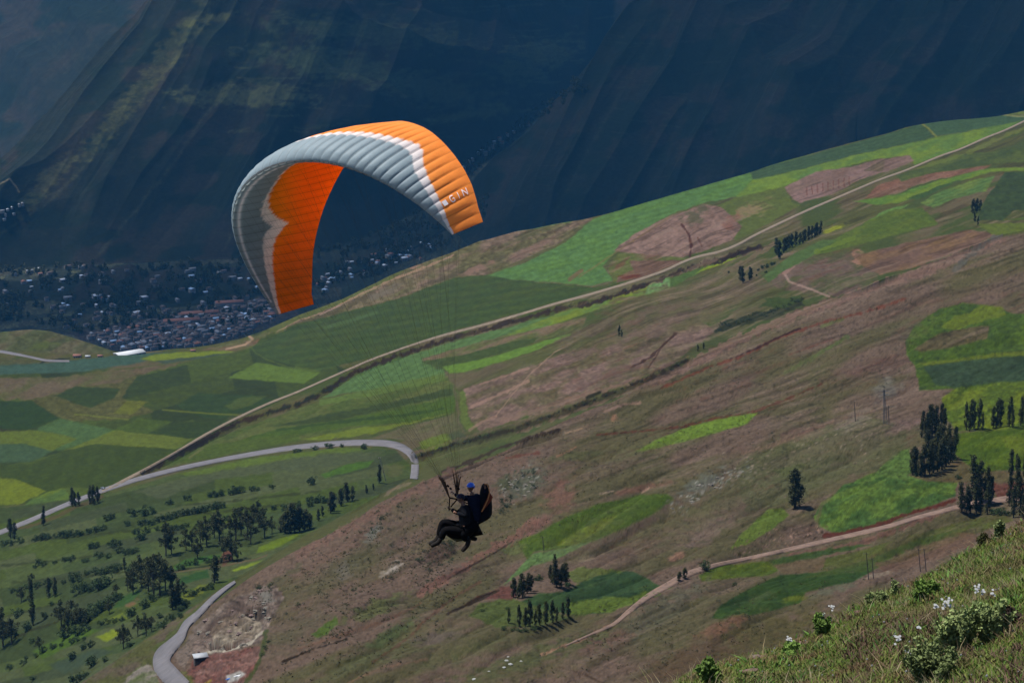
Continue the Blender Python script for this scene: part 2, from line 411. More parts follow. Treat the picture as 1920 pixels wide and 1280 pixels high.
def ext(pts): return [(-400 if x <= 0 else 2320 if x >= 1920 else x, y) for x, y in pts]
def paint(pts, c, layers=(1, 2), f=2.6, op=1.0, warp=0.5, mott=0.06, stripe=None, c2=None, seed=0):
    pts = ext(pts); m = box_idx(pts, 12, layers)
    if not len(m[0]): return
    x = PXg[m] + W1[m] * warp; y = PYg[m] + W2[m] * warp
    d = poly_sdf(x, y, pts)
    a = np.clip(0.5 - d / f, 0, 1) * op
    col = np.ones((len(m[0]), 3)) * A3(c)
    if c2 is not None:
        xs_ = x * .93 - y * .36; ys_ = x * .36 + y * .93; t = sm(fbm(xs_ / 46 + seed, ys_ / 11, 4, 111), .38, .66); col = mixc(col, A3(c2)[None], t)
    if mott:
        s = 1 + mott * 2 * (fbm(x / 7 + seed * 3, y / 4, 4, 121) - 0.5) * 2; col = col * s[:, None]
    if stripe:
        ang, per, amp = stripe
        ph = (x * math.sin(R(ang)) + y * math.cos(R(ang))) / per * 2 * math.pi + 1.2 * W1[m] * .2
        col = col * (1 + amp * np.sin(ph))[:, None]
    C[m] = C[m] * (1 - a[:, None]) + col * a[:, None]
def line(pts, w, c, layers=(1, 2), op=1.0, f=1.2, warp=0.25, rough=0.0):
    m = box_idx(pts, w + 10, layers)
    x = PXg[m] + W1[m] * warp; y = PYg[m] + W2[m] * warp
    d = seg_dist(x, y, pts)
    ww = w * (1 + rough * 2 * (fbm(x / 9, y / 9, 3, 131) - 0.5) * 2)
    a = np.clip((ww / 2 - d) / f + 0.5, 0, 1) * op
    C[m] = C[m] * (1 - a[:, None]) + A3(c) * a[:, None]
def patch(cx, cy, rx, ry, ang, c, op=0.7, layers=(1, 2), seed=0, hard=2.0):
    ca, sa = math.cos(R(ang)), math.sin(R(ang))
    rr = max(rx, ry) * 1.6
    m = box_idx([(cx - rr, cy - rr), (cx + rr, cy + rr)], 0, layers)
    dx = PXg[m] - cx; dy = PYg[m] - cy
    u = (dx * ca - dy * sa) / rx; v = (dx * sa + dy * ca) / ry
    n = fbm(PXg[m] / 14 + seed, PYg[m] / 7, 4, 141) - 0.5
    a = np.clip((1 - np.hypot(u, v) + 1.5 * n) * hard, 0, 1) * op
    C[m] = C[m] * (1 - a[:, None]) + A3(c) * a[:, None]
def quilt(pts, ang, lu, lv, pal, layers=(2,), op=1.0, seed=1, f=2.0):
    pts = ext(pts); m = box_idx(pts, 8, layers); x = PXg[m] + W1[m] * .3; y = PYg[m] + W2[m] * .3
    d = poly_sdf(x, y, pts); a = np.clip(0.5 - d / f, 0, 1) * op
    u = (x * math.cos(R(ang)) - y * math.sin(R(ang))); v = (x * math.sin(R(ang)) + y * math.cos(R(ang)))
    jv = np.floor(v / lv); ju = np.floor(u / lu + (jv * 0.37 + seed * .1) % 1)
    h = _Vt[_P[(_P[(ju.astype(np.int64) + seed * 57) & 4095] + jv.astype(np.int64)) & 4095]]
    pl = np.array(pal, float); col = pl[(h * len(pl)).astype(int) % len(pl)]
    col = col * (1 + .12 * (fbm(x / 8, y / 4, 3, 151) - .5) * 2)[:, None]
    C[m] = C[m] * (1 - a[:, None]) + col * a[:, None]
P2_ = (2,)
# ---- plateau, back to front
paint([(640, 557), (740, 505), (850, 466), (960, 430), (1110, 400), (1110, 412), (1050, 455), (915, 515), (850, 520), (760, 555), (620, 592), (540, 612), (500, 612), (560, 585)], (92, 88, 64), P2_, c2=(108, 92, 80), mott=.15)
paint([(450, 628), (500, 609), (560, 584), (640, 556), (700, 527), (740, 504), (790, 486), (700, 545), (620, 578), (560, 600), (500, 640)], (84, 94, 56), P2_)
line([(500, 632), (560, 602), (620, 580), (690, 545), (740, 522), (800, 500), (850, 478)], 4, (150, 122, 104), P2_, .8, rough=.6)
line([(545, 615), (600, 592), (650, 572), (700, 552)], 10, (78, 72, 60), P2_, .7, rough=.7)
line([(600, 590), (640, 572)], 2.5, (140, 118, 108), P2_, .9)
line([(790, 535), (850, 515), (900, 500), (950, 480)], 5, (70, 66, 54), P2_, .6, rough=.8)
patch(890, 505, 50, 7, 22, (128, 102, 90), .8, P2_); patch(1000, 465, 50, 8, 24, (118, 94, 84), .7, P2_, 3); patch(980, 445, 50, 8, 20, (74, 76, 54), .6, P2_, 5)
patch(780, 500, 16, 5, 20, (140, 108, 98), .8, P2_); patch(720, 548, 40, 10, 25, (104, 96, 84), .8, P2_)
paint([(850, 466), (930, 436), (1000, 422), (1040, 414), (1100, 404), (1100, 409), (1010, 428), (950, 436), (900, 452)], (78, 118, 66), P2_)
paint([(0, 600), (60, 598), (100, 603), (150, 622), (215, 652), (225, 662), (150, 665), (90, 660), (0, 658)], (72, 82, 56), P2_, c2=(90, 86, 68), mott=.12)
paint([(0, 602), (60, 600), (75, 604), (30, 612), (10, 622), (0, 625)], (88, 116, 48), P2_); line([(0, 610), (20, 606)], 2, (38, 50, 40), P2_)
patch(80, 648, 30, 8, 10, (78, 96, 48), .7, P2_)
paint([(0, 668), (60, 672), (90, 676), (40, 696), (0, 704)], (84, 80, 64), P2_, c2=(74, 84, 54))
line([(0, 706), (40, 694), (90, 676), (130, 672)], 3, (36, 46, 36), P2_, .9, rough=.5)
paint([(0, 707), (90, 680), (200, 668), (268, 662), (330, 660), (262, 680), (170, 694), (100, 708), (40, 716), (0, 718)], (60, 90, 74), P2_, mott=.05)
paint([(262, 674), (290, 664), (340, 660), (430, 656), (440, 660), (415, 664), (340, 672), (290, 678)], (104, 126, 44), P2_)
paint([(290, 678), (400, 664), (440, 662), (380, 676), (320, 684)], (64, 86, 66), P2_)
paint([(380, 655), (440, 640), (500, 622), (530, 625), (500, 645), (440, 658)], (88, 92, 62), P2_, c2=(108, 84, 74))
line([(462, 622), (464, 628), (474, 636), (460, 646), (425, 654)], 4, (160, 132, 112), P2_, .9)
patch(485, 622, 18, 7, 10, (44, 68, 42), .8, P2_)
# patchwork of the left plateau
PL = [(0, 716), (180, 696), (330, 680), (440, 662), (500, 640), (560, 640), (650, 695), (440, 790), (330, 850), (195, 925), (0, 1000)]
quilt(PL, 14, 120, 34, [(60, 80, 36), (52, 74, 38), (66, 88, 40), (58, 78, 34), (70, 92, 42), (48, 68, 36)], seed=4)
paint([(0, 716), (120, 706), (200, 694), (330, 680), (370, 672), (300, 694), (260, 702), (230, 716), (130, 735), (60, 748), (0, 760)], (96, 85, 70), P2_, c2=(82, 84, 56), warp=1.2)
paint([(60, 750), (140, 725), (230, 716), (260, 700), (230, 745), (290, 770), (240, 785), (130, 790), (90, 775)], (78, 80, 52), P2_, mott=.12, warp=1.0)
paint([(0, 750), (62, 752), (112, 785), (52, 806), (0, 790)], (44, 74, 36), P2_)
paint([(0, 790), (52, 806), (0, 826)], (54, 56, 46), P2_)
paint([(104, 742), (140, 724), (225, 728), (215, 745), (170, 765)], (50, 74, 38), P2_)
paint([(72, 802), (112, 785), (190, 800), (216, 806), (150, 836), (110, 845), (64, 832)], (68, 104, 56), P2_)
paint([(0, 830), (56, 806), (108, 812), (146, 822), (96, 846), (40, 832)], (84, 104, 44), P2_)
paint([(0, 828), (50, 832), (98, 846), (60, 866), (0, 872)], (60, 92, 58), P2_)
paint([(116, 846), (215, 806), (362, 822), (330, 842), (180, 832)], (88, 106, 46), P2_)
paint([(60, 870), (118, 846), (180, 832), (330, 842), (240, 896), (190, 918), (120, 910), (95, 920), (20, 894), (0, 888), (0, 872)], (56, 78, 34), P2_, mott=.05, stripe=(60, 30, .03))
paint([(0, 900), (24, 896), (88, 920), (36, 945), (0, 955)], (94, 112, 38), P2_)
paint([(36, 950), (92, 920), (122, 914), (130, 930), (126, 944), (60, 976), (20, 990), (0, 996), (0, 958)], (72, 106, 50), P2_, c2=(88, 114, 42))
paint([(215, 806), (258, 784), (326, 790), (278, 812)], (66, 92, 40), P2_)
paint([(278, 812), (330, 792), (440, 788), (400, 812), (360, 822)], (50, 74, 38), P2_)
paint([(212, 776), (240, 750), (278, 752), (250, 776)], (90, 98, 42), P2_)
paint([(330, 760), (372, 736), (480, 742), (520, 752), (440, 788), (380, 782)], (48, 76, 42), P2_)
paint([(420, 762), (450, 745), (500, 742), (470, 760), (440, 768)], (66, 88, 46), P2_)
line([(305, 768), (380, 774), (450, 778)], 3, (92, 106, 44), P2_, .9); line([(140, 776), (240, 786)], 3, (96, 108, 48), P2_, .8)
paint([(426, 709), (480, 679), (545, 690), (600, 698), (570, 719)], (82, 114, 50), P2_)
# big dark field
paint([(470, 652), (500, 628), (560, 606), (620, 592), (700, 572), (760, 556), (850, 521), (915, 515), (960, 524), (1040, 532), (1125, 540), (1040, 566), (930, 598), (830, 626), (740, 655), (690, 672), (600, 694), (540, 683), (500, 670)], (58, 84, 44), P2_, mott=.05, stripe=(8, 13, .045), c2=(62, 84, 42))
line([(470, 650), (480, 662), (500, 674), (540, 688), (600, 696)], 3, (78, 104, 52), P2_, .7)
line([(610, 614), (660, 600), (705, 586)], 6, (72, 104, 62), P2_, .8)
# long bright fields on the right
paint([(915, 516), (985, 492), (1060, 455), (1110, 412), (1200, 377), (1300, 347), (1405, 317), (1412, 336), (1500, 322), (1450, 345), (1400, 366), (1330, 378), (1260, 400), (1210, 430), (1160, 465), (1130, 500), (1150, 525), (1110, 536), (1040, 530), (960, 524)], (76, 124, 62), P2_, mott=.07, stripe=(16, 9, .035), c2=(80, 128, 58))
paint([(1405, 317), (1450, 299), (1560, 263), (1700, 227), (1725, 228), (1600, 262), (1500, 296), (1412, 322)], (86, 124, 60), P2_)
paint([(1406, 320), (1500, 296), (1600, 268), (1700, 240), (1725, 228), (1754, 257), (1690, 272), (1600, 292), (1500, 318), (1412, 338)], (58, 90, 60), P2_, mott=.05, stripe=(14, 6, .04))
paint([(1728, 228), (1780, 216), (1855, 211), (1880, 216), (1920, 222), (1900, 232), (1830, 244), (1756, 256)], (60, 94, 64), P2_, mott=.05)
paint([(1865, 210), (1920, 198), (2100, 165), (2100, 190), (1920, 219), (1885, 215)], (84, 102, 56), P2_)
line([(1722, 228), (1740, 240), (1756, 256)], 3, (120, 126, 66), P2_, .8); line([(1866, 212), (1890, 217), (1920, 219)], 3, (130, 128, 84), P2_, .7)
paint([(1412, 338), (1500, 318), (1600, 292), (1690, 272), (1756, 257), (1830, 244), (1915, 226), (1890, 243), (1800, 278), (1715, 310), (1705, 292), (1640, 298), (1560, 320), (1470, 350), (1400, 368), (1380, 368)], (82, 122, 58), P2_, c2=(98, 130, 50))
paint([(1340, 386), (1380, 370), (1470, 350), (1485, 380), (1500, 384), (1440, 420), (1380, 452), (1370, 430)], (82, 98, 52), P2_)
patch(1410, 392, 40, 16, 20, (132, 112, 88), .8, P2_)
paint([(1470, 351), (1530, 322), (1600, 312), (1640, 300), (1705, 291), (1714, 302), (1680, 316), (1610, 338), (1560, 365), (1500, 381), (1486, 374)], (126, 102, 98), P2_, c2=(110, 90, 84))
for i in range(9): line([(1512 + i * 10, 352 - i * 2.6), (1513 + i * 10, 366 - i * 2.4)], 2, (92, 52, 44), P2_, .7)
paint([(1620, 320), (1645, 304), (1660, 300), (1655, 322)], (96, 84, 70), P2_)
paint([(1150, 470), (1190, 438), (1250, 408), (1320, 383), (1352, 388), (1392, 424), (1372, 450), (1310, 474), (1270, 486), (1200, 478)], (128, 104, 96), P2_, c2=(114, 92, 84), mott=.1)
patch(1300, 408, 30, 16, 30, (80, 78, 60), .85, P2_); patch(1370, 415, 16, 20, -40, (112, 74, 64), .6, P2_)
line([(1278, 420), (1292, 440), (1296, 460), (1294, 480)], 4, (72, 44, 38), P2_, .9, rough=.5); line([(1308, 445), (1316, 462)], 2.5, (84, 54, 46), P2_, .8)
paint([(1140, 505), (1160, 474), (1270, 482), (1300, 484), (1200, 520), (1150, 528)], (86, 98, 54), P2_, c2=(108, 82, 70))
paint([(1180, 488), (1290, 488), (1240, 506), (1200, 522), (1155, 530), (1158, 520), (1190, 512)], (100, 78, 68), P2_)
patch(1180, 519, 26, 6, 10, (96, 54, 44), .9, P2_, 2); patch(1165, 495, 26, 5, 40, (110, 74, 62), .7, P2_); line([(1068, 524), (1090, 508)], 8, (104, 80, 64), P2_, .8)
line([(1085, 520), (1180, 456), (1260, 404)], 3, (112, 92, 66), P2_, .6)
# band between track and ravine, below it
paint([(1085, 560), (1250, 506), (1330, 476), (1400, 448), (1440, 440), (1390, 470), (1300, 500), (1220, 528), (1120, 562)], (92, 88, 68), P2_)
paint([(640, 722), (680, 695), (720, 680), (850, 640), (1000, 600), (1030, 592), (1090, 580), (1060, 600), (960, 625), (860, 652), (790, 672), (830, 690), (835, 705), (740, 725), (640, 738), (600, 748)], (78, 118, 62), P2_, stripe=(30, 10, .05))
paint([(1000, 606), (1060, 582), (1130, 564), (1210, 536), (1256, 518), (1255, 542), (1200, 556), (1120, 580), (1000, 622), (920, 642)], (104, 126, 46), P2_, c2=(86, 124, 58))
paint([(1215, 534), (1256, 519), (1256, 541), (1210, 552)], (98, 148, 80), P2_, stripe=(70, 8, .06))
paint([(1256, 522), (1310, 502), (1400, 474), (1355, 492), (1310, 512), (1256, 540)], (70, 104, 50), P2_)
paint([(1305, 512), (1320, 502), (1385, 480), (1372, 488), (1340, 500)], (118, 142, 44), P2_)
paint([(790, 675), (860, 652), (1000, 618), (1100, 592), (1090, 618), (1000, 640), (860, 684), (820, 690)], (82, 92, 54), P2_, c2=(104, 90, 72))
paint([(790, 678), (870, 664), (960, 640), (1010, 632), (1000, 642), (860, 686), (825, 692)], (62, 84, 46), P2_)
paint([(830, 688), (900, 674), (1000, 645), (1072, 624), (1055, 640), (960, 672), (880, 695), (842, 700)], (88, 132, 50), P2_)
# striped greens under the ravine
paint([(460, 800), (600, 752), (700, 730), (840, 705), (860, 735), (850, 770), (700, 800), (600, 815), (480, 840), (330, 872), (280, 885), (380, 830)], (70, 92, 46), P2_, c2=(84, 96, 54))
paint([(600, 750), (700, 728), (830, 700), (836, 712), (700, 742), (600, 760)], (84, 112, 54), P2_)
paint([(620, 776), (740, 752), (845, 728), (850, 740), (720, 768), (620, 790), (500, 800)], (56, 76, 44), P2_, warp=.8)
paint([(500, 808), (640, 786), (740, 768), (852, 742), (854, 770), (760, 792), (640, 800), (500, 824), (400, 842)], (66, 96, 38), P2_, warp=.8)
paint([(560, 824), (660, 804), (760, 792), (850, 772), (700, 812), (600, 826)], (96, 116, 46), P2_, warp=.8)
line([(520, 806), (640, 790), (760, 778), (830, 766)], 5, (46, 74, 32), P2_, .7, rough=.6)
paint([(300, 872), (400, 832), (560, 812), (560, 826), (470, 842), (380, 862)], (70, 94, 42), P2_)
patch(470, 778, 60, 8, 15, (88, 82, 60), .6, P2_)
paint([(690, 822), (760, 800), (850, 776), (868, 800), (840, 815), (800, 825)], (94, 88, 68), P2_, c2=(82, 84, 58))
paint([(785, 828), (838, 812), (852, 828), (800, 852)], (88, 108, 46), P2_)
patch(858, 820, 14, 16, 60, (70, 80, 58), .8, P2_)
line([(836, 700), (850, 722), (856, 750), (860, 790), (870, 810)], 5, (92, 84, 68), P2_, .7, rough=.5)
paint([(862, 735), (872, 730), (878, 780), (890, 800), (876, 806), (864, 790)], (84, 104, 50), P2_)
# bare pinkish slope right of it
paint([(870, 728), (980, 692), (1080, 655), (1180, 600), (1290, 585), (1340, 620), (1250, 690), (1150, 728), (1040, 768), (900, 808), (880, 780)], (112, 92, 84), P2_, c2=(92, 84, 64), mott=.12, warp=1.0)
paint([(985, 668), (1060, 650), (1140, 620), (1180, 600), (1120, 610), (1040, 640)], (84, 84, 56), P2_)
line([(885, 762), (940, 738), (990, 715)], 5, (150, 120, 106), P2_, .7, rough=.5); line([(900, 720), (950, 704), (990, 690)], 4, (146, 116, 102), P2_, .7, rough=.6)
line([(930, 780), (960, 740), (995, 700), (1040, 660), (1080, 640)], 2.5, (140, 116, 100), P2_, .7)
patch(985, 780, 12, 7, 30, (62, 84, 42), .9, P2_); line([(880, 806), (905, 790), (930, 780)], 5, (140, 112, 98), P2_, .6)
patch(1200, 570, 90, 26, 14, (92, 80, 62), .8, P2_, 7); patch(1260, 560, 60, 12, 10, (84, 84, 58), .7, P2_)
patch(1215, 615, 34, 12, 25, (140, 112, 102), .8, P2_, 3); patch(1150, 632, 16, 8, 20, (142, 110, 100), .6, P2_); patch(1222, 592, 18, 8, 10, (72, 84, 50), .8, P2_)
patch(1165, 625, 12, 14, 0, (66, 84, 48), .8, P2_)
line([(1180, 690), (1220, 670), (1240, 650), (1268, 624)], 4, (60, 42, 38), P2_, .9, rough=.8); line([(1215, 690), (1238, 655)], 3, (66, 48, 42), P2_, .8)
patch(1150, 700, 60, 16, 20, (104, 84, 78), .7, P2_, 9); line([(1170, 550), (1240, 525)], 6, (122, 100, 86), P2_, .7, rough=.5)
line([(1360, 510), (1400, 490), (1450, 456)], 10, (118, 94, 84), P2_, .7, rough=.4)
# ravine right hand bushes and bare bits
paint([(1340, 620), (1360, 600), (1420, 586), (1470, 574), (1500, 560), (1510, 572), (1440, 600), (1380, 615), (1345, 624)], (46, 56, 40), P2_, warp=1.5)
paint([(1420, 575), (1440, 560), (1500, 556), (1510, 565), (1470, 578)], (56, 78, 40), P2_, warp=1.5)
patch(1340, 640, 40, 10, 15, (60, 76, 44), .7, P2_)
paint([(1440, 525), (1480, 500), (1530, 480), (1600, 470), (1640, 500), (1650, 530), (1580, 556), (1500, 548), (1460, 540)], (100, 84, 76), P2_, c2=(76, 80, 54), warp=1.5)
line([(1470, 512), (1480, 528), (1520, 542), (1555, 556)], 4, (146, 122, 112), P2_, .9); line([(1470, 512), (1500, 490)], 6, (138, 110, 100), P2_, .8, rough=.4)
patch(1612, 485, 18, 18, 60, (148, 110, 94), .85, P2_, 4)
paint([(1600, 480), (1700, 455), (1820, 430), (1870, 440), (1800, 470), (1720, 500), (1650, 515), (1620, 500)], (104, 82, 72), P2_, c2=(112, 88, 66))
# upper right fields
paint([(1620, 375), (1640, 350), (1700, 330), (1800, 318), (1860, 308), (1840, 320), (1740, 340), (1680, 362)], (104, 80, 68), P2_, c2=(116, 84, 72))
paint([(1680, 330), (1800, 290), (1920, 238), (1920, 300), (1860, 306), (1760, 322), (1690, 340)], (74, 92, 48), P2_, c2=(62, 84, 46))
line([(1720, 316), (1800, 292), (1870, 262), (1920, 240)], 6, (98, 116, 58), P2_, .6, rough=.7)
paint([(1600, 378), (1680, 365), (1740, 344), (1850, 316), (1920, 300), (1920, 312), (1860, 322), (1760, 350), (1690, 380), (1640, 384)], (80, 124, 50), P2_, c2=(96, 128, 48))
paint([(1700, 372), (1760, 350), (1800, 338), (1750, 362), (1720, 375)], (58, 92, 50), P2_)
paint([(1725, 380), (1760, 360), (1830, 335), (1865, 330), (1850, 358), (1790, 372), (1750, 390)], (76, 116, 58), P2_, stripe=(20, 6, .05), c2=(92, 118, 56))
paint([(1885, 322), (1920, 318), (2100, 300), (2100, 380), (1930, 370), (1900, 395), (1880, 412), (1830, 414), (1850, 370)], (52, 76, 46), P2_, mott=.1)
paint([(1878, 412), (1930, 366), (2050, 380), (2050, 395), (1920, 404)], (70, 100, 38), P2_)
paint([(1610, 425), (1650, 400), (1680, 388), (1705, 382), (1690, 392), (1650, 412)], (88, 134, 62), P2_, stripe=(60, 6, .05))
paint([(1560, 450), (1620, 418), (1680, 392), (1730, 390), (1750, 410), (1760, 420), (1680, 440), (1600, 462), (1530, 478), (1540, 465)], (74, 100, 40), P2_, c2=(82, 104, 44))
patch(1565, 428, 26, 6, 20, (130, 140, 44), .9, P2_, 2)
paint([(1430, 520), (1480, 480), (1540, 450), (1570, 450), (1520, 482), (1470, 508), (1440, 530)], (72, 104, 54), P2_)
line([(1530, 472), (1600, 446)], 8, (94, 122, 48), P2_, .8, rough=.5)
paint([(1830, 420), (1920, 408), (2000, 404), (2000, 430), (1920, 436), (1860, 440)], (86, 104, 46), P2_)
# ---- the near hill (layer 1)
N1 = (1, 2)
line([(1230, 715), (1300, 680), (1360, 648), (1420, 620), (1480, 596), (1540, 574), (1600, 555), (1660, 530), (1720, 515), (1780, 488), (1830, 465), (1880, 445)], 16, (122, 96, 86), N1, .8, rough=.5)
line([(1240, 728), (1320, 692), (1400, 664), (1440, 642), (1500, 618), (1560, 600), (1640, 580), (1700, 558)], 5, (104, 56, 44), N1, .8, rough=.8)
line([(1370, 672), (1420, 652), (1460, 632), (1500, 615)], 4, (54, 34, 32), N1, .9, rough=.6)
line([(1790, 505), (1830, 470), (1860, 448), (1880, 440)], 8, (86, 86, 80), N1, .8, rough=.8)
line([(940, 790), (1000, 770), (1060, 752), (1110, 735), (1180, 720), (1240, 700)], 8, (124, 100, 88), N1, .6, rough=.7)
line([(1135, 770), (1170, 758), (1200, 755)], 5, (152, 122, 108), N1, .8, rough=.5); patch(1150, 785, 8, 6, 50, (160, 116, 92), .8, N1)
line([(1060, 812), (1090, 803)], 3, (160, 132, 104), N1, .8); line([(1045, 855), (1080, 838)], 4, (142, 106, 84), N1, .7, rough=.5)
line([(1120, 815), (1200, 808), (1280, 800), (1340, 785), (1420, 770), (1470, 750), (1540, 720)], 4, (92, 50, 40), N1, .8, rough=.7)
line([(1440, 770), (1600, 700), (1680, 665)], 3, (100, 60, 50), N1, .4, rough=.7); line([(1480, 665), (1560, 636)], 3, (104, 66, 54), N1, .7, rough=.5)
line([(1470, 700), (1540, 660), (1590, 630)], 7, (84, 112, 52), N1, .6, rough=.5); line([(1540, 612), (1580, 598)], 6, (84, 108, 52), N1, .5)
line([(1620, 612), (1700, 580), (1760, 560)], 6, (114, 90, 78), N1, .6, rough=.7)
patch(1640, 690, 110, 18, 14, (106, 82, 74), .5, N1, 6); patch(1560, 730, 120, 16, 20, (84, 76, 58), .5, N1, 8)
paint(ravine + [(1240, 712), (1170, 738), (1110, 762), (1040, 788), (960, 817), (860, 843), (780, 868)], (62, 54, 46), N1, warp=1.8, f=5, op=.75)
line(ravine, 6, (44, 40, 34), N1, .8, rough=1.2); line([(x, y + 10) for x, y in ravine], 5, (128, 104, 92), N1, .6, rough=.9); line([(x, y - 9) for x, y in ravine], 4, (116, 96, 84), N1, .5, rough=.9); line([(1100, 745), (1125, 735)], 6, (40, 42, 36), N1, .9)
line(gully2, 7, (52, 42, 38), N1, .9, rough=.6); line([(780, 870), (850, 845), (920, 830), (970, 818)], 14, (76, 88, 50), N1, .7, rough=.6)
line(track_ravine, 8, (52, 44, 38), P2_, .95, rough=.8); line([(500, 774), (560, 756), (620, 728)], 5, (38, 50, 36), P2_, .8, rough=.8)
line([(340, 850), (400, 818), (440, 800)], 3, (46, 44, 34), P2_, .8, rough=.8); line([(355, 858), (380, 840)], 4, (120, 106, 82), P2_, .5)
patch(960, 865, 60, 10, 12, (112, 88, 78), .5, N1); line([(950, 858), (1010, 848)], 5, (104, 56, 44), N1, .6, rough=.6)
patch(1080, 855, 60, 8, 5, (84, 88, 56), .7, N1, 2)
paint([(1190, 847), (1230, 825), (1290, 800), (1350, 785), (1420, 773), (1400, 795), (1340, 812), (1280, 828), (1220, 842)], (100, 138, 46), N1, f=3)
patch(985, 905, 55, 30, 35, (90, 94, 78), .9, N1, 3); patch(945, 905, 24, 16, 40, (70, 82, 56), .7, N1, 4)
for i in range(60):
    a = random.random(); b = random.gauss(0, .35)
    x0 = 935 + 75 * a + 22 * b; y0 = 925 - 45 * a + 22 * b
    line([(x0, y0), (x0 + 3, y0 - 2)], random.uniform(1.5, 3.5), random.choice([(140, 138, 128), (118, 116, 108), (46, 58, 42), (60, 70, 50)]), N1, .85)
patch(1050, 930, 40, 26, 40, (116, 84, 74), .8, N1, 5); patch(1010, 985, 44, 14, 35, (124, 92, 82), .8, N1, 6); patch(1200, 915, 60, 8, 12, (124, 88, 76), .7, N1, 7)
line([(1125, 925), (1150, 920)], 3, (170, 146, 128), N1, .8); line([(1205, 922), (1216, 914)], 5, (168, 136, 118), N1, .8)
paint([(970, 1015), (1005, 1000), (1060, 970), (1120, 945), (1200, 928), (1250, 925), (1262, 935), (1230, 960), (1170, 990), (1110, 1015), (1050, 1028), (1000, 1034), (990, 1050)], (76, 104, 38), N1, c2=(66, 98, 34), f=4)
paint([(1040, 1022), (1080, 995), (1140, 968), (1160, 965), (1130, 990), (1080, 1020)], (108, 124, 42), N1, op=.8, c2=(90, 112, 40))
paint([(985, 1052), (1000, 1038), (1060, 1026), (1110, 1014), (1060, 1040), (1000, 1060), (960, 1085), (945, 1095)], (92, 134, 68), N1, stripe=(25, 7, .06))
patch(965, 1030, 30, 14, 10, (92, 106, 60), .7, N1, 2)
paint([(970, 1130), (1010, 1112), (1060, 1108), (1100, 1085), (1150, 1070), (1190, 1072), (1215, 1085), (1240, 1100), (1200, 1125), (1130, 1150), (1080, 1152), (990, 1140)], (48, 84, 44), N1, c2=(58, 92, 46))
paint([(1060, 1130), (1130, 1120), (1180, 1118), (1240, 1098), (1260, 1100), (1200, 1130), (1130, 1150), (1065, 1150)], (92, 118, 44), N1, op=.85, warp=1.2)
paint([(1060, 1075), (1090, 1062), (1170, 1070), (1120, 1080), (1080, 1095)], (84, 104, 46), N1, op=.8, warp=1.5)
paint([(900, 1130), (960, 1120), (1060, 1155), (1085, 1155), (1000, 1175), (930, 1175), (880, 1155)], (80, 98, 50), N1, warp=1)
paint([(890, 1120), (940, 1100), (966, 1092), (970, 1112), (960, 1124), (940, 1122)], (98, 64, 58), N1, warp=1.5)
line([(860, 1140), (900, 1118), (935, 1106)], 4, (58, 40, 34), N1, .8, rough=.5); line([(970, 1182), (1010, 1178), (1050, 1166), (1072, 1158)], 4, (54, 52, 36), N1, .7, rough=.6)  # the olive-dark line is the tree row's cast shadow, painted on the ground
patch(1100, 1045, 30, 8, 15, (150, 136, 110), .5, N1, 3); patch(1160, 1025, 26, 6, 10, (110, 84, 68), .6, N1)
patch(1320, 1000, 60, 22, 30, (118, 98, 92), .7, N1, 3); patch(1270, 1042, 22, 9, 20, (150, 112, 96), .8, N1, 5); patch(1265, 965, 50, 30, 25, (90, 88, 60), .5, N1)
paint([(1370, 1028), (1390, 1000), (1440, 955), (1465, 952), (1480, 965), (1450, 990), (1400, 1020)], (84, 112, 44), N1, c2=(96, 120, 48))
paint([(1525, 970), (1540, 945), (1580, 910), (1640, 885), (1690, 880), (1740, 900), (1796, 902), (1790, 930), (1740, 950), (1680, 975), (1620, 990), (1565, 1000), (1535, 985)], (84, 120, 46), N1, c2=(62, 104, 44), mott=.16)
paint([(1640, 885), (1680, 850), (1705, 840), (1715, 895), (1700, 900), (1660, 895)], (80, 116, 50), N1, mott=.14)
line([(1530, 985), (1540, 950), (1580, 905), (1600, 895)], 5, (100, 88, 68), N1, .6, rough=.5)
paint([(1380, 870), (1440, 840), (1560, 800), (1640, 780), (1700, 800), (1700, 845), (1640, 880), (1560, 900), (1480, 940), (1400, 960)], (88, 92, 62), N1, op=.6, warp=2)
patch(1320, 905, 62, 16, 28, (104, 108, 96), .8, N1, 4)
for i in range(110):
    a = random.random(); b = random.gauss(0, .4)
    x0 = 1255 + 150 * a + 12 * b; y0 = 955 - 80 * a + 20 * b
    line([(x0, y0), (x0 + 4, y0 - 2)], random.uniform(1.2, 3.2), random.choice([(150, 150, 142), (126, 122, 112), (60, 72, 52), (92, 96, 82)]), N1, .8)
for i in range(170):
    a = random.random(); x0 = 1370 + 260 * a + random.gauss(0, 14); y0 = 905 - 90 * a + random.gauss(0, 22)
    line([(x0, y0), (x0 + 4, y0 - 1)], random.uniform(1, 2.6), random.choice([(136, 116, 104), (150, 134, 120), (74, 74, 56)]), N1, .7)
patch(1600, 790, 50, 16, 30, (128, 116, 104), .6, N1, 2); patch(1660, 730, 30, 30, 30, (112, 108, 100), .7, N1, 3); patch(1690, 800, 50, 10, 20, (128, 104, 98), .7, N1, 4)
patch(1500, 810, 60, 12, 18, (116, 88, 80), .5, N1, 5); patch(1480, 880, 40, 12, 15, (76, 92, 46), .6, N1, 6)
line([(1390, 850), (1450, 835), (1560, 790), (1640, 770)], 4, (128, 100, 86), N1, .5, rough=.9)
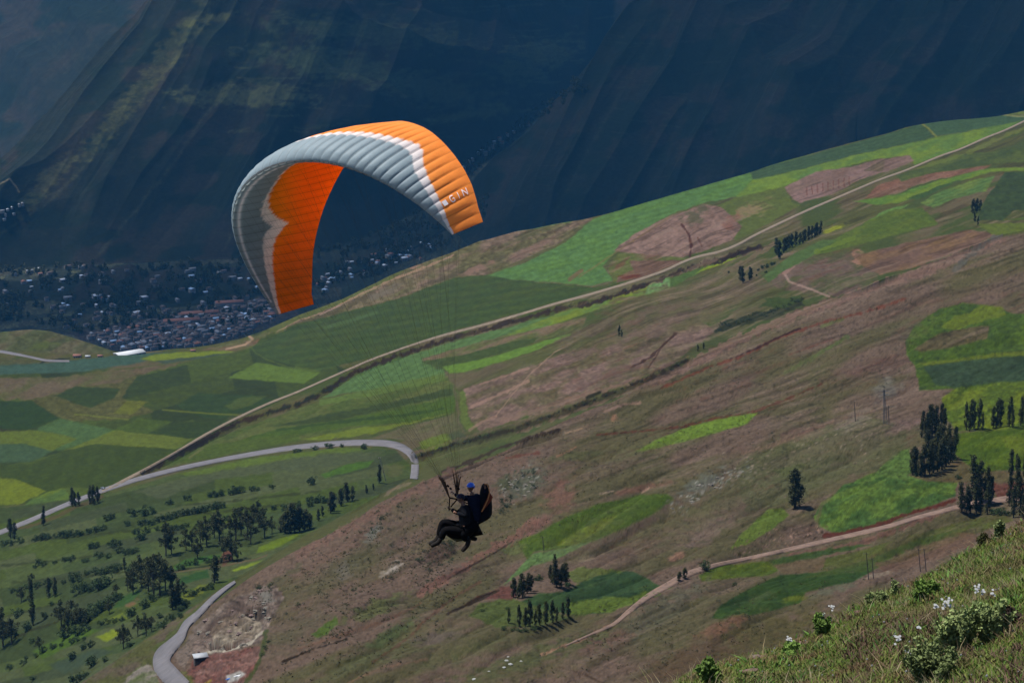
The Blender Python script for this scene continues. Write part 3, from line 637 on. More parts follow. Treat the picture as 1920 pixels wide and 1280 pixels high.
# right hand fields
paint([(1698, 640), (1715, 610), (1760, 580), (1805, 568), (1850, 572), (1880, 580), (1900, 588), (1960, 585), (2000, 650), (2000, 700), (1920, 716), (1800, 728), (1725, 732), (1715, 685), (1700, 665)], (62, 94, 34), N1, c2=(72, 104, 36), mott=.12)
paint([(1760, 612), (1800, 590), (1840, 572), (1880, 578), (1885, 590), (1850, 600), (1790, 620)], (104, 120, 34), N1, op=.7, warp=1.6)
paint([(1712, 655), (1760, 625), (1840, 610), (1855, 612), (1850, 635), (1780, 652), (1730, 660)], (86, 78, 56), N1, mott=.15)
paint([(1730, 684), (1800, 676), (1880, 668), (1960, 656), (1960, 705), (1880, 716), (1790, 726), (1752, 722)], (52, 80, 50), N1, mott=.12)
paint([(1720, 680), (1800, 672), (1880, 660), (1960, 648), (1960, 655), (1880, 668), (1800, 677), (1735, 686)], (96, 112, 36), N1, op=.8)
paint([(1765, 745), (1790, 728), (1880, 716), (1960, 704), (1960, 800), (1830, 806), (1795, 808), (1770, 780)], (76, 104, 34), N1, c2=(96, 116, 36), mott=.14)
paint([(1790, 812), (1880, 805), (1960, 800), (1960, 880), (1880, 882), (1830, 885), (1790, 850)], (66, 98, 32), N1, c2=(80, 108, 34))
paint([(1870, 820), (1920, 812), (1960, 812), (1960, 870), (1900, 850)], (104, 120, 40), N1, op=.6, warp=1.8)
paint([(1700, 890), (1790, 850), (1830, 885), (1960, 884), (1960, 900), (1800, 905), (1740, 902)], (92, 84, 60), N1)
paint([(1860, 905), (1920, 890), (1960, 890), (1960, 930), (1870, 935)], (98, 62, 54), N1, warp=1.5)
# strip of cut bank above the lower track, stones beside it
line([(1545, 1004), (1600, 996), (1660, 978), (1730, 955), (1790, 938)], 7, (84, 44, 38), N1, .95, rough=.5)
line([(1480, 1040), (1560, 1030), (1640, 1010), (1700, 985), (1760, 962)], 9, (118, 84, 76), N1, .7, rough=.8)
for i in range(150):
    a = random.random(); x0 = 1375 + 170 * a + random.gauss(0, 6); y0 = 1045 - 42 * a + random.gauss(0, 9) - 16 * math.sin(a * 3.1)
    line([(x0, y0), (x0 + random.uniform(-4, 4), y0 + random.uniform(-4, 2))], random.uniform(1, 2.8), random.choice([(158, 128, 112), (138, 112, 100), (96, 78, 66), (60, 50, 42)]), N1, .85)
paint([(1440, 1050), (1520, 1034), (1600, 1022), (1640, 1018), (1600, 1030), (1520, 1046), (1450, 1060)], (58, 88, 40), N1, warp=1)
paint([(1310, 1078), (1340, 1060), (1440, 1052), (1460, 1068), (1440, 1078), (1360, 1084), (1316, 1090)], (82, 102, 34), N1, c2=(70, 96, 34))
paint([(1450, 1058), (1550, 1044), (1555, 1052), (1530, 1072), (1470, 1074)], (98, 84, 64), N1)
paint([(1550, 1046), (1620, 1030), (1720, 1000), (1800, 978), (1880, 962), (1900, 975), (1800, 1010), (1700, 1050), (1620, 1068), (1540, 1072)], (82, 92, 46), N1, c2=(88, 84, 56))
paint([(1334, 1158), (1350, 1135), (1400, 1105), (1460, 1078), (1540, 1072), (1620, 1060), (1640, 1068), (1600, 1090), (1510, 1110), (1500, 1130), (1420, 1150), (1350, 1160)], (46, 82, 34), N1, c2=(54, 88, 34), f=3)
paint([(1500, 1085), (1620, 1050), (1720, 1012), (1800, 990), (1740, 1022), (1640, 1068)], (66, 90, 40), N1, op=.8)
patch(1490, 1122, 30, 6, 10, (104, 116, 36), .7, N1, 3); patch(1560, 1105, 50, 9, 14, (96, 98, 78), .7, N1, 4); patch(1650, 1076, 50, 5, 14, (140, 128, 112), .7, N1, 5)
paint([(1640, 1060), (1720, 1020), (1820, 1000), (1840, 1010), (1760, 1050), (1660, 1075)], (106, 82, 68), N1, op=.7, warp=2)
patch(1440, 1190, 160, 40, 16, (90, 84, 54), .9, N1, 2); patch(1360, 1170, 60, 14, 25, (124, 88, 72), .7, N1, 6); patch(1300, 1240, 120, 40, 20, (88, 72, 56), .8, N1, 8)
patch(1230, 1150, 110, 30, 30, (88, 88, 70), .7, N1, 3); patch(1130, 1200, 80, 18, 15, (110, 84, 74), .6, N1, 5); patch(1000, 1230, 160, 22, 18, (80, 88, 54), .7, N1, 7)
line([(1015, 1228), (1050, 1213), (1080, 1202), (1110, 1188), (1140, 1172)], 5, (148, 112, 92), N1, .8, rough=.8)
line([(1050, 1250), (1100, 1265), (1130, 1280)], 2.5, (60, 46, 36), N1, .7, rough=.5)
paint([(1255, 1290), (1280, 1265), (1310, 1250), (1330, 1258), (1300, 1290)], (84, 112, 40), (0, 1))
# broad soft grass tints over the bare hill
for (x, y, rx, ry, an, c, op) in ((640, 1060, 190, 30, 32, (84, 82, 62), .7), (560, 1180, 120, 40, 30, (82, 80, 60), .7), (700, 1230, 200, 30, 24, (84, 90, 58), .7), (900, 1215, 160, 30, 20, (82, 88, 54), .7), (1100, 1010, 120, 40, 25, (84, 86, 58), .5),
        (1000, 1260, 220, 26, 14, (86, 84, 56), .7), (1350, 950, 150, 40, 28, (92, 94, 66), .6), (1240, 1000, 90, 40, 20, (88, 86, 58), .6), (1500, 890, 110, 36, 20, (86, 94, 62), .6), (1180, 850, 120, 20, 14, (90, 92, 62), .6), (1500, 690, 130, 20, 22, (88, 86, 62), .6),
        (1700, 620, 60, 30, 30, (92, 86, 68), .6), (760, 950, 70, 16, 32, (92, 86, 66), .6), (900, 1080, 70, 18, 28, (88, 84, 60), .6), (1420, 1120, 60, 10, 16, (90, 96, 66), .5)):
    patch(x, y, rx, ry, an, c, op, N1, x * .01, .9)
paint([(1040, 640), (1130, 590), (1260, 545), (1340, 505), (1420, 480), (1440, 500), (1400, 560), (1340, 600), (1200, 640), (1080, 680)], (98, 84, 72), P2_, c2=(88, 84, 60), op=.75, f=14, warp=2)
# brown face of the spur, left of centre
patch(640, 1030, 140, 12, 32, (108, 86, 76), .5, N1, 2); line([(560, 1040), (660, 985), (760, 930), (850, 885)], 14, (122, 92, 82), N1, .5, rough=.8)
line([(720, 930), (740, 915), (770, 905)], 4, (140, 116, 104), N1, .5, rough=.8)
patch(700, 995, 30, 10, 50, (112, 114, 104), .8, N1, 3); patch(735, 1066, 26, 9, 40, (168, 156, 144), .95, N1, 4); patch(645, 1070, 26, 16, 30, (104, 98, 90), .6, N1, 5)
patch(825, 1040, 34, 20, 40, (84, 66, 58), .7, N1, 6); line([(790, 1110), (850, 1075), (900, 1040), (960, 1010), (1000, 975)], 14, (124, 88, 78), N1, .7, rough=.7)
line([(840, 1085), (880, 1062), (920, 1040), (960, 1015)], 3, (52, 38, 34), N1, .8, rough=.6)
line([(530, 1240), (590, 1215), (650, 1198)], 4, (42, 34, 30), N1, .9, rough=.6); line([(840, 1150), (900, 1122), (930, 1108)], 5, (48, 38, 32), N1, .9, rough=.5)
line([(560, 1215), (640, 1190), (730, 1160), (790, 1130)], 5, (112, 82, 68), N1, .5, rough=.6)
line([(700, 1240), (760, 1200), (800, 1160), (850, 1120), (900, 1090)], 5, (96, 66, 54), N1, .6, rough=.7); line([(650, 1280), (720, 1250), (800, 1235)], 4, (132, 98, 80), N1, .5, rough=.7)
paint([(585, 1190), (600, 1175), (630, 1155), (635, 1165), (610, 1190), (590, 1195)], (76, 104, 44), N1, warp=1.3)
patch(700, 1140, 70, 16, 25, (86, 98, 54), .7, N1, 7); patch(730, 1190, 60, 14, 28, (82, 104, 60), .7, N1, 8); patch(820, 1195, 40, 14, 10, (100, 88, 82), .7, N1, 9); patch(520, 1090, 60, 12, 34, (80, 82, 60), .6, N1, 11)
# quarry
paint([(352, 1225), (372, 1180), (400, 1150), (420, 1128), (450, 1118), (485, 1100), (520, 1098), (535, 1115), (515, 1150), (500, 1180), (485, 1210), (420, 1222), (380, 1230)], (122, 108, 98), N1, c2=(92, 78, 72), mott=.22, warp=1.5)
paint([(395, 1180), (420, 1158), (450, 1150), (490, 1168), (486, 1195), (450, 1200), (400, 1215)], (142, 130, 114), N1, c2=(108, 94, 82), mott=.2, warp=1.3)
paint([(370, 1228), (420, 1222), (485, 1212), (490, 1238), (465, 1270), (440, 1300), (370, 1300), (350, 1260)], (124, 94, 86), N1, c2=(108, 72, 66), mott=.16, warp=1.2)
patch(500, 1118, 24, 14, 0, (120, 116, 108), .9, N1, 3); line([(388, 1222), (430, 1218), (470, 1205), (490, 1186)], 5, (184, 176, 158), N1, .8, rough=.6)
paint([(425, 1265), (450, 1256), (462, 1262), (445, 1274), (425, 1280)], (170, 166, 160), N1)
paint([(330, 1232), (345, 1205), (372, 1170), (400, 1148), (380, 1178), (362, 1215), (345, 1255)], (120, 106, 96), N1, warp=1.5)
patch(355, 1275, 20, 12, -40, (84, 96, 46), .8, N1, 4); line([(500, 1185), (490, 1230), (475, 1262), (455, 1285)], 8, (64, 78, 42), N1, .8, rough=.6)
line([(375, 1290), (395, 1275)], 5, (150, 140, 50), N1, .6)
# slope toe left of road
paint([(150, 1285), (220, 1232), (300, 1180), (380, 1120), (435, 1085), (445, 1095), (400, 1120), (350, 1165), (320, 1200), (290, 1225), (285, 1250), (280, 1290)], (94, 84, 70), N1, c2=(84, 88, 52))
line([(290, 1218), (320, 1192), (340, 1170), (372, 1140)], 9, (78, 94, 48), N1, .8, rough=.5)
paint([(220, 1290), (250, 1255), (272, 1245), (290, 1255), (300, 1290)], (84, 100, 56), N1, c2=(130, 122, 112), warp=1.5)
# ---- terraces at the lower left
TR = [(-60, 1020), (0, 1000), (195, 928), (330, 888), (480, 858), (640, 838), (740, 842), (768, 870), (770, 895), (700, 935), (560, 1010), (440, 1086), (300, 1178), (150, 1285), (-60, 1340)]
quilt(TR, 14, 170, 17, [(62, 84, 48), (70, 90, 50), (56, 76, 44), (74, 88, 56), (66, 88, 42), (60, 76, 50)], seed=9, f=3)
paint([(330, 888), (480, 858), (640, 838), (700, 840), (560, 862), (440, 880), (360, 892)], (82, 108, 46), P2_, f=3)
paint([(250, 920), (400, 885), (600, 850), (720, 848), (700, 862), (560, 880), (400, 900), (300, 935)], (72, 86, 58), P2_, f=4, warp=1)
paint([(600, 890), (650, 870), (700, 862), (690, 875), (640, 888), (610, 896)], (64, 108, 40), P2_)
patch(740, 880, 24, 16, 20, (88, 92, 60), .8, P2_)
paint([(325, 1060), (345, 1050), (395, 1040), (420, 1040), (385, 1052), (330, 1068)], (56, 106, 42), P2_)
paint([(332, 1092), (345, 1080), (390, 1068), (392, 1082), (345, 1094)], (46, 92, 42), P2_)
paint([(405, 1052), (420, 1035), (432, 1030), (438, 1048), (420, 1060)], (98, 66, 56), P2_)
paint([(485, 1025), (520, 1010), (568, 997), (540, 1015), (510, 1030), (480, 1036)], (90, 118, 38), P2_, f=3)
paint([(435, 1068), (470, 1055), (492, 1050), (478, 1058), (440, 1072)], (110, 136, 44), P2_)
line([(320, 1072), (360, 1068), (420, 1060), (480, 1048), (500, 1040)], 3, (100, 84, 68), P2_, .8); line([(300, 1074), (400, 1058), (470, 1046)], 3, (36, 44, 34), P2_, .7)
paint([(210, 1140), (225, 1120), (260, 1104), (262, 1112), (240, 1135)], (52, 96, 44), P2_); patch(247, 1130, 16, 6, 25, (118, 88, 70), .8, P2_)
paint([(340, 1120), (370, 1098), (392, 1096), (380, 1112), (350, 1128)], (98, 112, 46), P2_, warp=1); paint([(190, 1165), (230, 1148), (240, 1160), (210, 1168)], (92, 112, 44), P2_)
paint([(60, 1220), (150, 1175), (190, 1180), (150, 1200), (80, 1235)], (66, 102, 38), P2_, f=4); paint([(180, 1195), (215, 1180), (230, 1185), (200, 1200)], (110, 130, 40), P2_, warp=1)
paint([(90, 1245), (180, 1215), (215, 1220), (120, 1262)], (58, 80, 56), P2_, f=4)
line([(30, 1195), (60, 1180), (110, 1165)], 4, (44, 48, 36), P2_, .7, rough=.5); line([(0, 995), (60, 985), (110, 965), (190, 930)], 6, (84, 68, 54), P2_, .7, rough=.5)
for y0, x0, x1 in ((958, 290, 560), (1000, 60, 330), (1048, 0, 250), (1080, 20, 300), (1145, 0, 110), (936, 330, 600)):
    line([(x0, y0 + 12), ((x0 + x1) / 2, y0), (x1, y0 - 16)], 3.5, (46, 58, 36), P2_, .7, rough=.8)
# ---- valley floor, town ground and mountains
VL = (3, 5)
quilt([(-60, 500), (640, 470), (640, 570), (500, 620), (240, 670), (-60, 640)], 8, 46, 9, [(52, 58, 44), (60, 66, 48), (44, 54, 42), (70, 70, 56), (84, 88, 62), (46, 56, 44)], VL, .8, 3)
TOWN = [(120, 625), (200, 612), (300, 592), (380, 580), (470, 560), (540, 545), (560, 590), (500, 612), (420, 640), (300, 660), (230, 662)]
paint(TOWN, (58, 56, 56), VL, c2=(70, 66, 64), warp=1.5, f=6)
quilt([(620, 475), (700, 440), (900, 380), (1000, 370), (1080, 400), (900, 440), (740, 500), (640, 540)], 25, 40, 10, [(46, 52, 42), (54, 60, 44), (42, 50, 40)], VL, .8, 5)
paint([(0, 545), (80, 540), (120, 560), (60, 590), (0, 590)], (58, 70, 50), VL, c2=(74, 78, 58), warp=2)
for (x, y, w_, c) in ((160, 517, 26, (104, 116, 72)), (100, 550, 20, (96, 108, 66)), (200, 520, 30, (78, 74, 56)), (180, 590, 40, (76, 72, 58)), (250, 545, 30, (60, 70, 48)), (120, 590, 50, (84, 92, 64)), (330, 600, 50, (110, 80, 72)), (360, 585, 60, (96, 84, 78))):
    patch(x, y, w_, 5, 12, c, .8, VL, x)
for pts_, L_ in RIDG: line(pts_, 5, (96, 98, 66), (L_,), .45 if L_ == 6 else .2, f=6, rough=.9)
# centre mountain: green terrace grass and trails, with sunlight painted in as paler patches
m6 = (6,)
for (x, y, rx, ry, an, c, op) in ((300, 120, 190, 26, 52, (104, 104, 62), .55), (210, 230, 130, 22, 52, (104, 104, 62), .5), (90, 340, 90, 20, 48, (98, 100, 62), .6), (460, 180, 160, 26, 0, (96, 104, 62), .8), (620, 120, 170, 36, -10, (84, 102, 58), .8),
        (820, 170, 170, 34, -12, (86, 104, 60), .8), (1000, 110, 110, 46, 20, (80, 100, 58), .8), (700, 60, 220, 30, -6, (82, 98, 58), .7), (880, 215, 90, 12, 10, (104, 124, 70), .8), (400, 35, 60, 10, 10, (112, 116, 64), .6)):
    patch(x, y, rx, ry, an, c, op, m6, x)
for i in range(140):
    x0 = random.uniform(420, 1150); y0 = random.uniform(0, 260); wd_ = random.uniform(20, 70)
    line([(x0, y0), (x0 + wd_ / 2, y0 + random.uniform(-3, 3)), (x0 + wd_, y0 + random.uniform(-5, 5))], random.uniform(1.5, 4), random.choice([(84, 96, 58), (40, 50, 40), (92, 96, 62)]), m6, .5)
for i in range(200):
    x0 = random.uniform(900, 1920); y0 = random.uniform(0, 420); wd_ = random.uniform(14, 50)
    line([(x0, y0), (x0 + wd_, y0 + random.uniform(-4, 6))], random.uniform(1.2, 3), random.choice([(66, 74, 52), (38, 48, 40), (72, 64, 54)]), (4,), .45)
for i in range(160):
    x0 = random.uniform(0, 420); y0 = random.uniform(20, 440)
    line([(x0, y0), (x0 + random.uniform(6, 22), y0 + random.uniform(-4, 4))], random.uniform(1.2, 3), random.choice([(56, 66, 46), (44, 54, 40)]), (6, 7), .5)
line([(0, 345), (18, 335), (30, 350), (36, 360)], 3, (150, 134, 110), (6, 7), .8)
for i in range(7):
    line([(20 + i * 22, 10 + i * 6), (70 + i * 24, 70 + i * 10), (130 + i * 22, 130 + i * 9)], random.uniform(3, 7), (84, 84, 60), (7,), .18, f=6, rough=.9)
# weathered grain running down the slope: pale eroded soil, dark rills
_wv = (fbm(PXg / 170, PYg / 90, 3, 229) - .5) * 26; _sb = SLB + _wv
gr1 = fbm(SLA / 75, _sb / 4.2, 4, 231); gr2 = fbm(SLA / 260, _sb / 60, 3, 235); gr3 = fbm(SLA / 30, _sb / 2.6, 3, 239)
gam = np.clip((PXg - 700) / 600, .3, .85) * (1 - .5 * np.clip((PYg - 780) / 300, 0, 1))
green_ = np.clip((C[..., 1] - C[..., 0] - 4) / 12, 0, 1)               # leave crops alone
mL = (LAY == 1) | ((LAY == 2) & (PXg > 860))
k1 = (sm(gr1, .56, .72) * sm(gr2, .46, .6) * (1 - green_) * gam)[mL]; C[mL] = mixc(C[mL], A3((130, 110, 98))[None], k1 * .6)
k2 = (sm(1 - gr1, .58, .72) * (1 - green_) * gam)[mL]; C[mL] *= (1 - .22 * k2)[:, None]
k3 = (sm(gr3, .64, .76) * sm(1 - gr2, .46, .6) * (1 - green_) * gam)[mL]; C[mL] = mixc(C[mL], A3((104, 66, 54))[None], k3 * .4)
_g2 = (LAY == 2); C[_g2] *= 1.05
# ground speckle: tussocks and stones, finer the nearer
sp = fbm(PXg / 3.2, PYg / 2.4, 3, 201); m = (LAY == 1)
C[m] *= (1 + 0.16 * (sp[m] - 0.5) * 2)[:, None]
m = np.isin(LAY, [2]); C[m] *= (1 + 0.07 * (sp[m] - 0.5) * 2)[:, None]
m = np.isin(LAY, [3, 5]); C[m] *= (1 + 0.5 * (sp[m] - 0.5) * 2)[:, None]
m = np.isin(LAY, [4, 6, 7]); sp2 = fbm(PXg / 5, PYg / 2.2, 3, 205); C[m] *= (1 + 0.22 * (sp2[m] - 0.5) * 2)[:, None]
m = (LAY == 1); dk = fbm(PXg / 6, PYg / 4, 2, 211); C[m] *= (1 - 0.22 * sm(dk[m], .68, .8))[:, None]
gx_ = np.maximum(C[..., 1] - np.maximum(C[..., 0], C[..., 2]), 0); C[..., 1] -= .33 * gx_; C[..., 0] += .04 * gx_; C[..., 2] += .06 * gx_
_T = np.exp(-1.7e-5 * RR)[..., None]; _L = s2l(np.clip(C, 4, 250)); _nr = (LAY <= 2)[..., None]
_A = (_L - np.array([.05, .24, .66]) * (1 - _T)) / _T        # what the clear-air colour must be for the hazed view to match
ALB = np.clip(np.where(_nr, np.maximum(_A, _L * .3), _L) / GAIN, 0, .85); del _A, _L, _T

# ------------------------------------------------------------------ ground objects
def ground_mat(name, s1, s2, bump):
    N = NT(name); b = N.b
    at = N.n('ShaderNodeVertexColor'); at.layer_name = 'Col'
    geo = N.n('ShaderNodeNewGeometry')
    nz = noise_node(N, s1, 5, 0.65, geo.outputs['Position']); nz2 = noise_node(N, s2, 3, 0.6, geo.outputs['Position'])
    mp = N.n('ShaderNodeMapRange'); mp.inputs['From Min'].default_value = 0.3; mp.inputs['From Max'].default_value = 0.7
    mp.inputs['To Min'].default_value = 0.84; mp.inputs['To Max'].default_value = 1.16
    N.l(nz.outputs['Fac'], mp.inputs['Value'])
    mx = N.n('ShaderNodeVectorMath', operation='SCALE'); N.l(at.outputs['Color'], mx.inputs[0]); N.l(mp.outputs[0], mx.inputs['Scale'])
    N.l(mx.outputs[0], b.inputs['Base Color'])
    b.inputs['Roughness'].default_value = 1.0; b.inputs['Specular IOR Level'].default_value = 0.05
    ad = N.n('ShaderNodeMath', operation='ADD'); N.l(nz.outputs['Fac'], ad.inputs[0]); N.l(nz2.outputs['Fac'], ad.inputs[1])
    bp = N.n('ShaderNodeBump'); bp.inputs['Strength'].default_value = 0.7; bp.inputs['Distance'].default_value = bump
    N.l(ad.outputs[0], bp.inputs['Height']); N.l(bp.outputs[0], b.inputs['Normal'])
    return N.m
def sheet(name, layers, mat, label, cat):
    rowsel = np.where(np.isin(LAY[:, 0], layers))[0]
    r0, r1 = rowsel.min(), rowsel.max()
    if r1 < NR - 1: r1 += 1           # share the border row with the next sheet
    sub = G[r0:r1 + 1]; n, mcol = sub.shape[:2]
    idx = np.arange(n * mcol).reshape(n, mcol)
    F = np.stack([idx[:-1, :-1], idx[:-1, 1:], idx[1:, 1:], idx[1:, :-1]], -1).reshape(-1, 4)
    o = mesh_np(name, sub.reshape(-1, 3), F, mat, col=ALB[r0:r1 + 1].reshape(-1, 3), smooth=True)
    return tag(o, label, cat, kind='structure')
sheets = [
 sheet('grass_bank', [0], ground_mat('turf', 6.0, 1.2, 0.05), 'rough grassy bank in the near corner', 'ground'),
 sheet('hillside', [1], ground_mat('hill_soil', 0.35, 0.06, 0.7), 'brown grazed hillside with tracks, gullies and small fields', 'ground'),
 sheet('plateau', [2], ground_mat('field_soil', 0.22, 0.05, 0.5), 'patchwork of green and brown fields on the sloping plateau', 'ground'),
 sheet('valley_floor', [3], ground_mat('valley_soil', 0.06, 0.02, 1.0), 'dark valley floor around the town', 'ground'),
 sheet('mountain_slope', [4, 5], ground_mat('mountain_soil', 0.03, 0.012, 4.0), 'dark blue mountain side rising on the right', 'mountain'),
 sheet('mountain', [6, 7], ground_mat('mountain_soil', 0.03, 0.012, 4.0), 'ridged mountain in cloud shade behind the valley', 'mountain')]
bpy.context.view_layer.update()
dg = bpy.context.evaluated_depsgraph_get()
BV = [BVHTree.FromObject(o, dg) for o in sheets]
def hit(px, py, only=None):
    d = Vector(ray(px, py)); best = None
    for i, b in enumerate(BV):
        if only is not None and i not in only: continue
        h = b.ray_cast(Vector((0, 0, 0)), d)
        if h[0] is not None and (best is None or h[3] < best[3]): best = h
    return best[0].copy() if best else None
def drop_z(x, y, only=(0, 1, 2, 3, 4, 5)):
    best = None
    for i in only:
        h = BV[i].ray_cast(Vector((x, y, 3000)), Vector((0, 0, -1)))
        if h[0] is not None and (best is None or h[0].z > best): best = h[0].z
    return best
# ------------------------------------------------------------------ roads
def resample(pts, step):
    p = np.array(pts, float)
    # Catmull-Rom
    q = []
    for i in range(len(p) - 1):
        a, b, c, d = p[max(i - 1, 0)], p[i], p[i + 1], p[min(i + 2, len(p) - 1)]
        n = max(2, int(np.hypot(*(c - b)) / step))
        for k in range(n):
            t = k / n
            q.append(.5 * ((2 * b) + (-a + c) * t + (2 * a - 5 * b + 4 * c - d) * t * t + (-a + 3 * b - 3 * c + d) * t ** 3))
    q.append(p[-1]); return np.array(q)
def road(name, pts, widths, mat, label, cat, only, lift=0.3, step=4):
    q = resample(pts, step); w_ = np.interp(np.linspace(0, 1, len(q)), np.linspace(0, 1, len(widths)), widths)
    T = np.gradient(q, axis=0); T /= np.linalg.norm(T, axis=1)[:, None]; Nn = np.stack([-T[:, 1], T[:, 0]], 1)
    L = []; 
    for i in range(len(q)):
        row = []
        for s in (-1, -.33, .33, 1):
            x, y = q[i] + Nn[i] * s * w_[i] / 2
            h = hit(x, y, only)
            row.append(h)
        if any(h is None for h in row): continue
        c = sum(row, Vector()) / 4
        if L and (c - L[-1][4]).length > 160: continue
        L.append(row + [c])
    V = []; 
    for r in L:
        for h in r[:4]: V.append((h.x, h.y, h.z + lift))
    for r in L:
        for h in (r[0], r[3]): V.append((h.x, h.y, h.z - 1.0))
    n = len(L); F = []
    for i in range(n - 1):
        for j in range(3): F.append((i * 4 + j, i * 4 + j + 1, i * 4 + 5 + j, i * 4 + 4 + j))
        a = 4 * n + 2 * i
        F.append((i * 4, i * 4 + 4, a + 2, a)); F.append((i * 4 + 3, a + 1, a + 3, i * 4 + 7))
    o = mesh_np(name, V, np.array(F), mat, smooth=True)
    return tag(o, label, cat, kind='structure')
asph = simple_mat('asphalt', (132, 127, 129), var=.2, scale=.15, rough=.85)
dirt = simple_mat('dirt_track', (148, 130, 108), var=.28, scale=.22, rough=1)
dirt2 = simple_mat('pale_track', (148, 122, 106), var=.3, scale=.35, rough=1)
road('road', [(-60, 1018), (0, 998), (30, 986), (60, 974), (120, 948), (160, 932), (200, 917), (260, 898), (330, 880), (400, 865), (480, 850), (560, 838), (640, 831), (700, 830), (740, 834), (765, 846), (777, 862), (778, 880), (776, 898)], [9, 8, 8, 8, 8, 8, 8, 9, 10, 12, 15], asph, 'grey asphalt road curving along the valley slope', 'road', (2,))
road('road', [(441, 1092), (418, 1108), (395, 1128), (372, 1152), (350, 1172), (338, 1195), (322, 1212), (306, 1230), (304, 1248), (318, 1266), (345, 1292)], [5, 8, 10, 12, 15, 23, 33, 33, 30], asph, 'grey road bending below the quarry', 'road', (1, 2), .8)
TRK = [(192, 922), (206, 915), (240, 897), (280, 876), (330, 848), (385, 815), (440, 786), (500, 758), (560, 734), (610, 712), (660, 690), (700, 673), (770, 648), (830, 629), (900, 611), (970, 591), (1040, 570), (1110, 551), (1180, 530), (1240, 510), (1280, 492), (1310, 481), (1350, 472), (1385, 458), (1420, 439), (1500, 401), (1560, 375), (1600, 358), (1650, 337), (1700, 319), (1760, 294), (1800, 280), (1850, 258), (1890, 242), (1960, 208)]
road('dirt_track', TRK, [6, 4.6, 4.2, 3.6, 3.6, 4, 4.2, 4.4, 4.4, 4.2, 3.8, 3.2, 3, 3], dirt, 'pale dirt track crossing the green plateau fields', 'track', (2,))
road('dirt_track', [(1060, 1210), (1110, 1188), (1150, 1170), (1180, 1145), (1215, 1118), (1250, 1098), (1290, 1076), (1340, 1060), (1400, 1047), (1460, 1034), (1540, 1016), (1600, 1002), (1660, 988), (1720, 970), (1770, 957), (1820, 945), (1880, 936), (1960, 925)], [2, 4, 8, 11, 12, 8, 6, 7, 8, 8, 8, 7, 8, 9, 12, 16], dirt2, 'pinkish dirt track climbing the near hillside', 'track', (1,), .15)
road('track', [(-30, 657), (0, 659), (30, 664), (60, 670), (90, 676), (130, 677)], [4.5, 5, 4, 4, 3], asph, 'small grey road below the round hill', 'road', (2,))

# ------------------------------------------------------------------ trees
def leafmat(name, c, trans=.15):
    N = NT(name); b = N.b; a = alb(c)
    oi = N.n('ShaderNodeObjectInfo'); tcx = N.n('ShaderNodeTexCoord'); nz = noise_node(N, 1.3, 3, .6, tcx.outputs['Object'])
    m = N.n('ShaderNodeMapRange'); m.inputs['From Min'].default_value = .3; m.inputs['From Max'].default_value = .7; m.inputs['To Min'].default_value = .5; m.inputs['To Max'].default_value = 1.8
    N.l(nz.outputs['Fac'], m.inputs['Value'])
    m2 = N.n('ShaderNodeMapRange'); m2.inputs['To Min'].default_value = .8; m2.inputs['To Max'].default_value = 1.25; N.l(oi.outputs['Random'], m2.inputs['Value'])
    mu = N.n('ShaderNodeMath', operation='MULTIPLY'); N.l(m.outputs[0], mu.inputs[0]); N.l(m2.outputs[0], mu.inputs[1])
    sc = N.n('ShaderNodeVectorMath', operation='SCALE'); sc.inputs[0].default_value = tuple(a); N.l(mu.outputs[0], sc.inputs['Scale'])
    N.l(sc.outputs[0], b.inputs['Base Color']); b.inputs['Roughness'].default_value = .8; b.inputs['Specular IOR Level'].default_value = .15
    return N.m
leaf_e = leafmat('eucalyptus_leaves', (74, 78, 40)); leaf_b = leafmat('bush_leaves', (62, 80, 38)); leaf_s = leafmat('shrub_leaves', (62, 74, 42))
leaf_l = leafmat('bright_leaves', (138, 170, 80)); leaf_h = leafmat('grey_green_leaves', (158, 174, 108))
bark = simple_mat('bark', (96, 84, 70), var=.2, scale=2); 
def tube(V, F, pts, rad, seg=6):
    b = len(V); pts = [np.array(p, float) for p in pts]
    for i, p in enumerate(pts):
        t = pts[min(i + 1, len(pts) - 1)] - pts[max(i - 1, 0)]; t /= np.linalg.norm(t) + 1e-9
        u = np.cross(t, [0.3, 1, 0.1]); u /= np.linalg.norm(u) + 1e-9; v = np.cross(t, u)
        for k in range(seg):
            a = 2 * math.pi * k / seg; V.append(tuple(p + rad[i] * (math.cos(a) * u + math.sin(a) * v)))
    for i in range(len(pts) - 1):
        for k in range(seg):
            F.append((b + i * seg + k, b + i * seg + (k + 1) % seg, b + (i + 1) * seg + (k + 1) % seg, b + (i + 1) * seg + k))
def leaves(rg, centres, radii, n, size, flat=1.0):
    """n leaf-spray quads around each clump centre"""
    c = np.repeat(np.array(centres), n, 0); r = np.repeat(np.array(radii), n)
    d = rg.normal(size=c.shape); d /= np.linalg.norm(d, axis=1)[:, None]; d[:, 2] *= flat
    p = c + d * (r * rg.random(len(r)) ** .45)[:, None]
    u = rg.normal(size=c.shape); u /= np.linalg.norm(u, axis=1)[:, None]
    w = np.cross(u, rg.normal(size=c.shape)); w /= np.linalg.norm(w, axis=1)[:, None]
    s = size * (0.6 + .8 * rg.random(len(r)))[:, None]
    V = np.stack([p - u * s, p + w * s * .55, p + u * s, p - w * s * .55], 1).reshape(-1, 3)
    F = np.arange(len(V)).reshape(-1, 4); return V, F
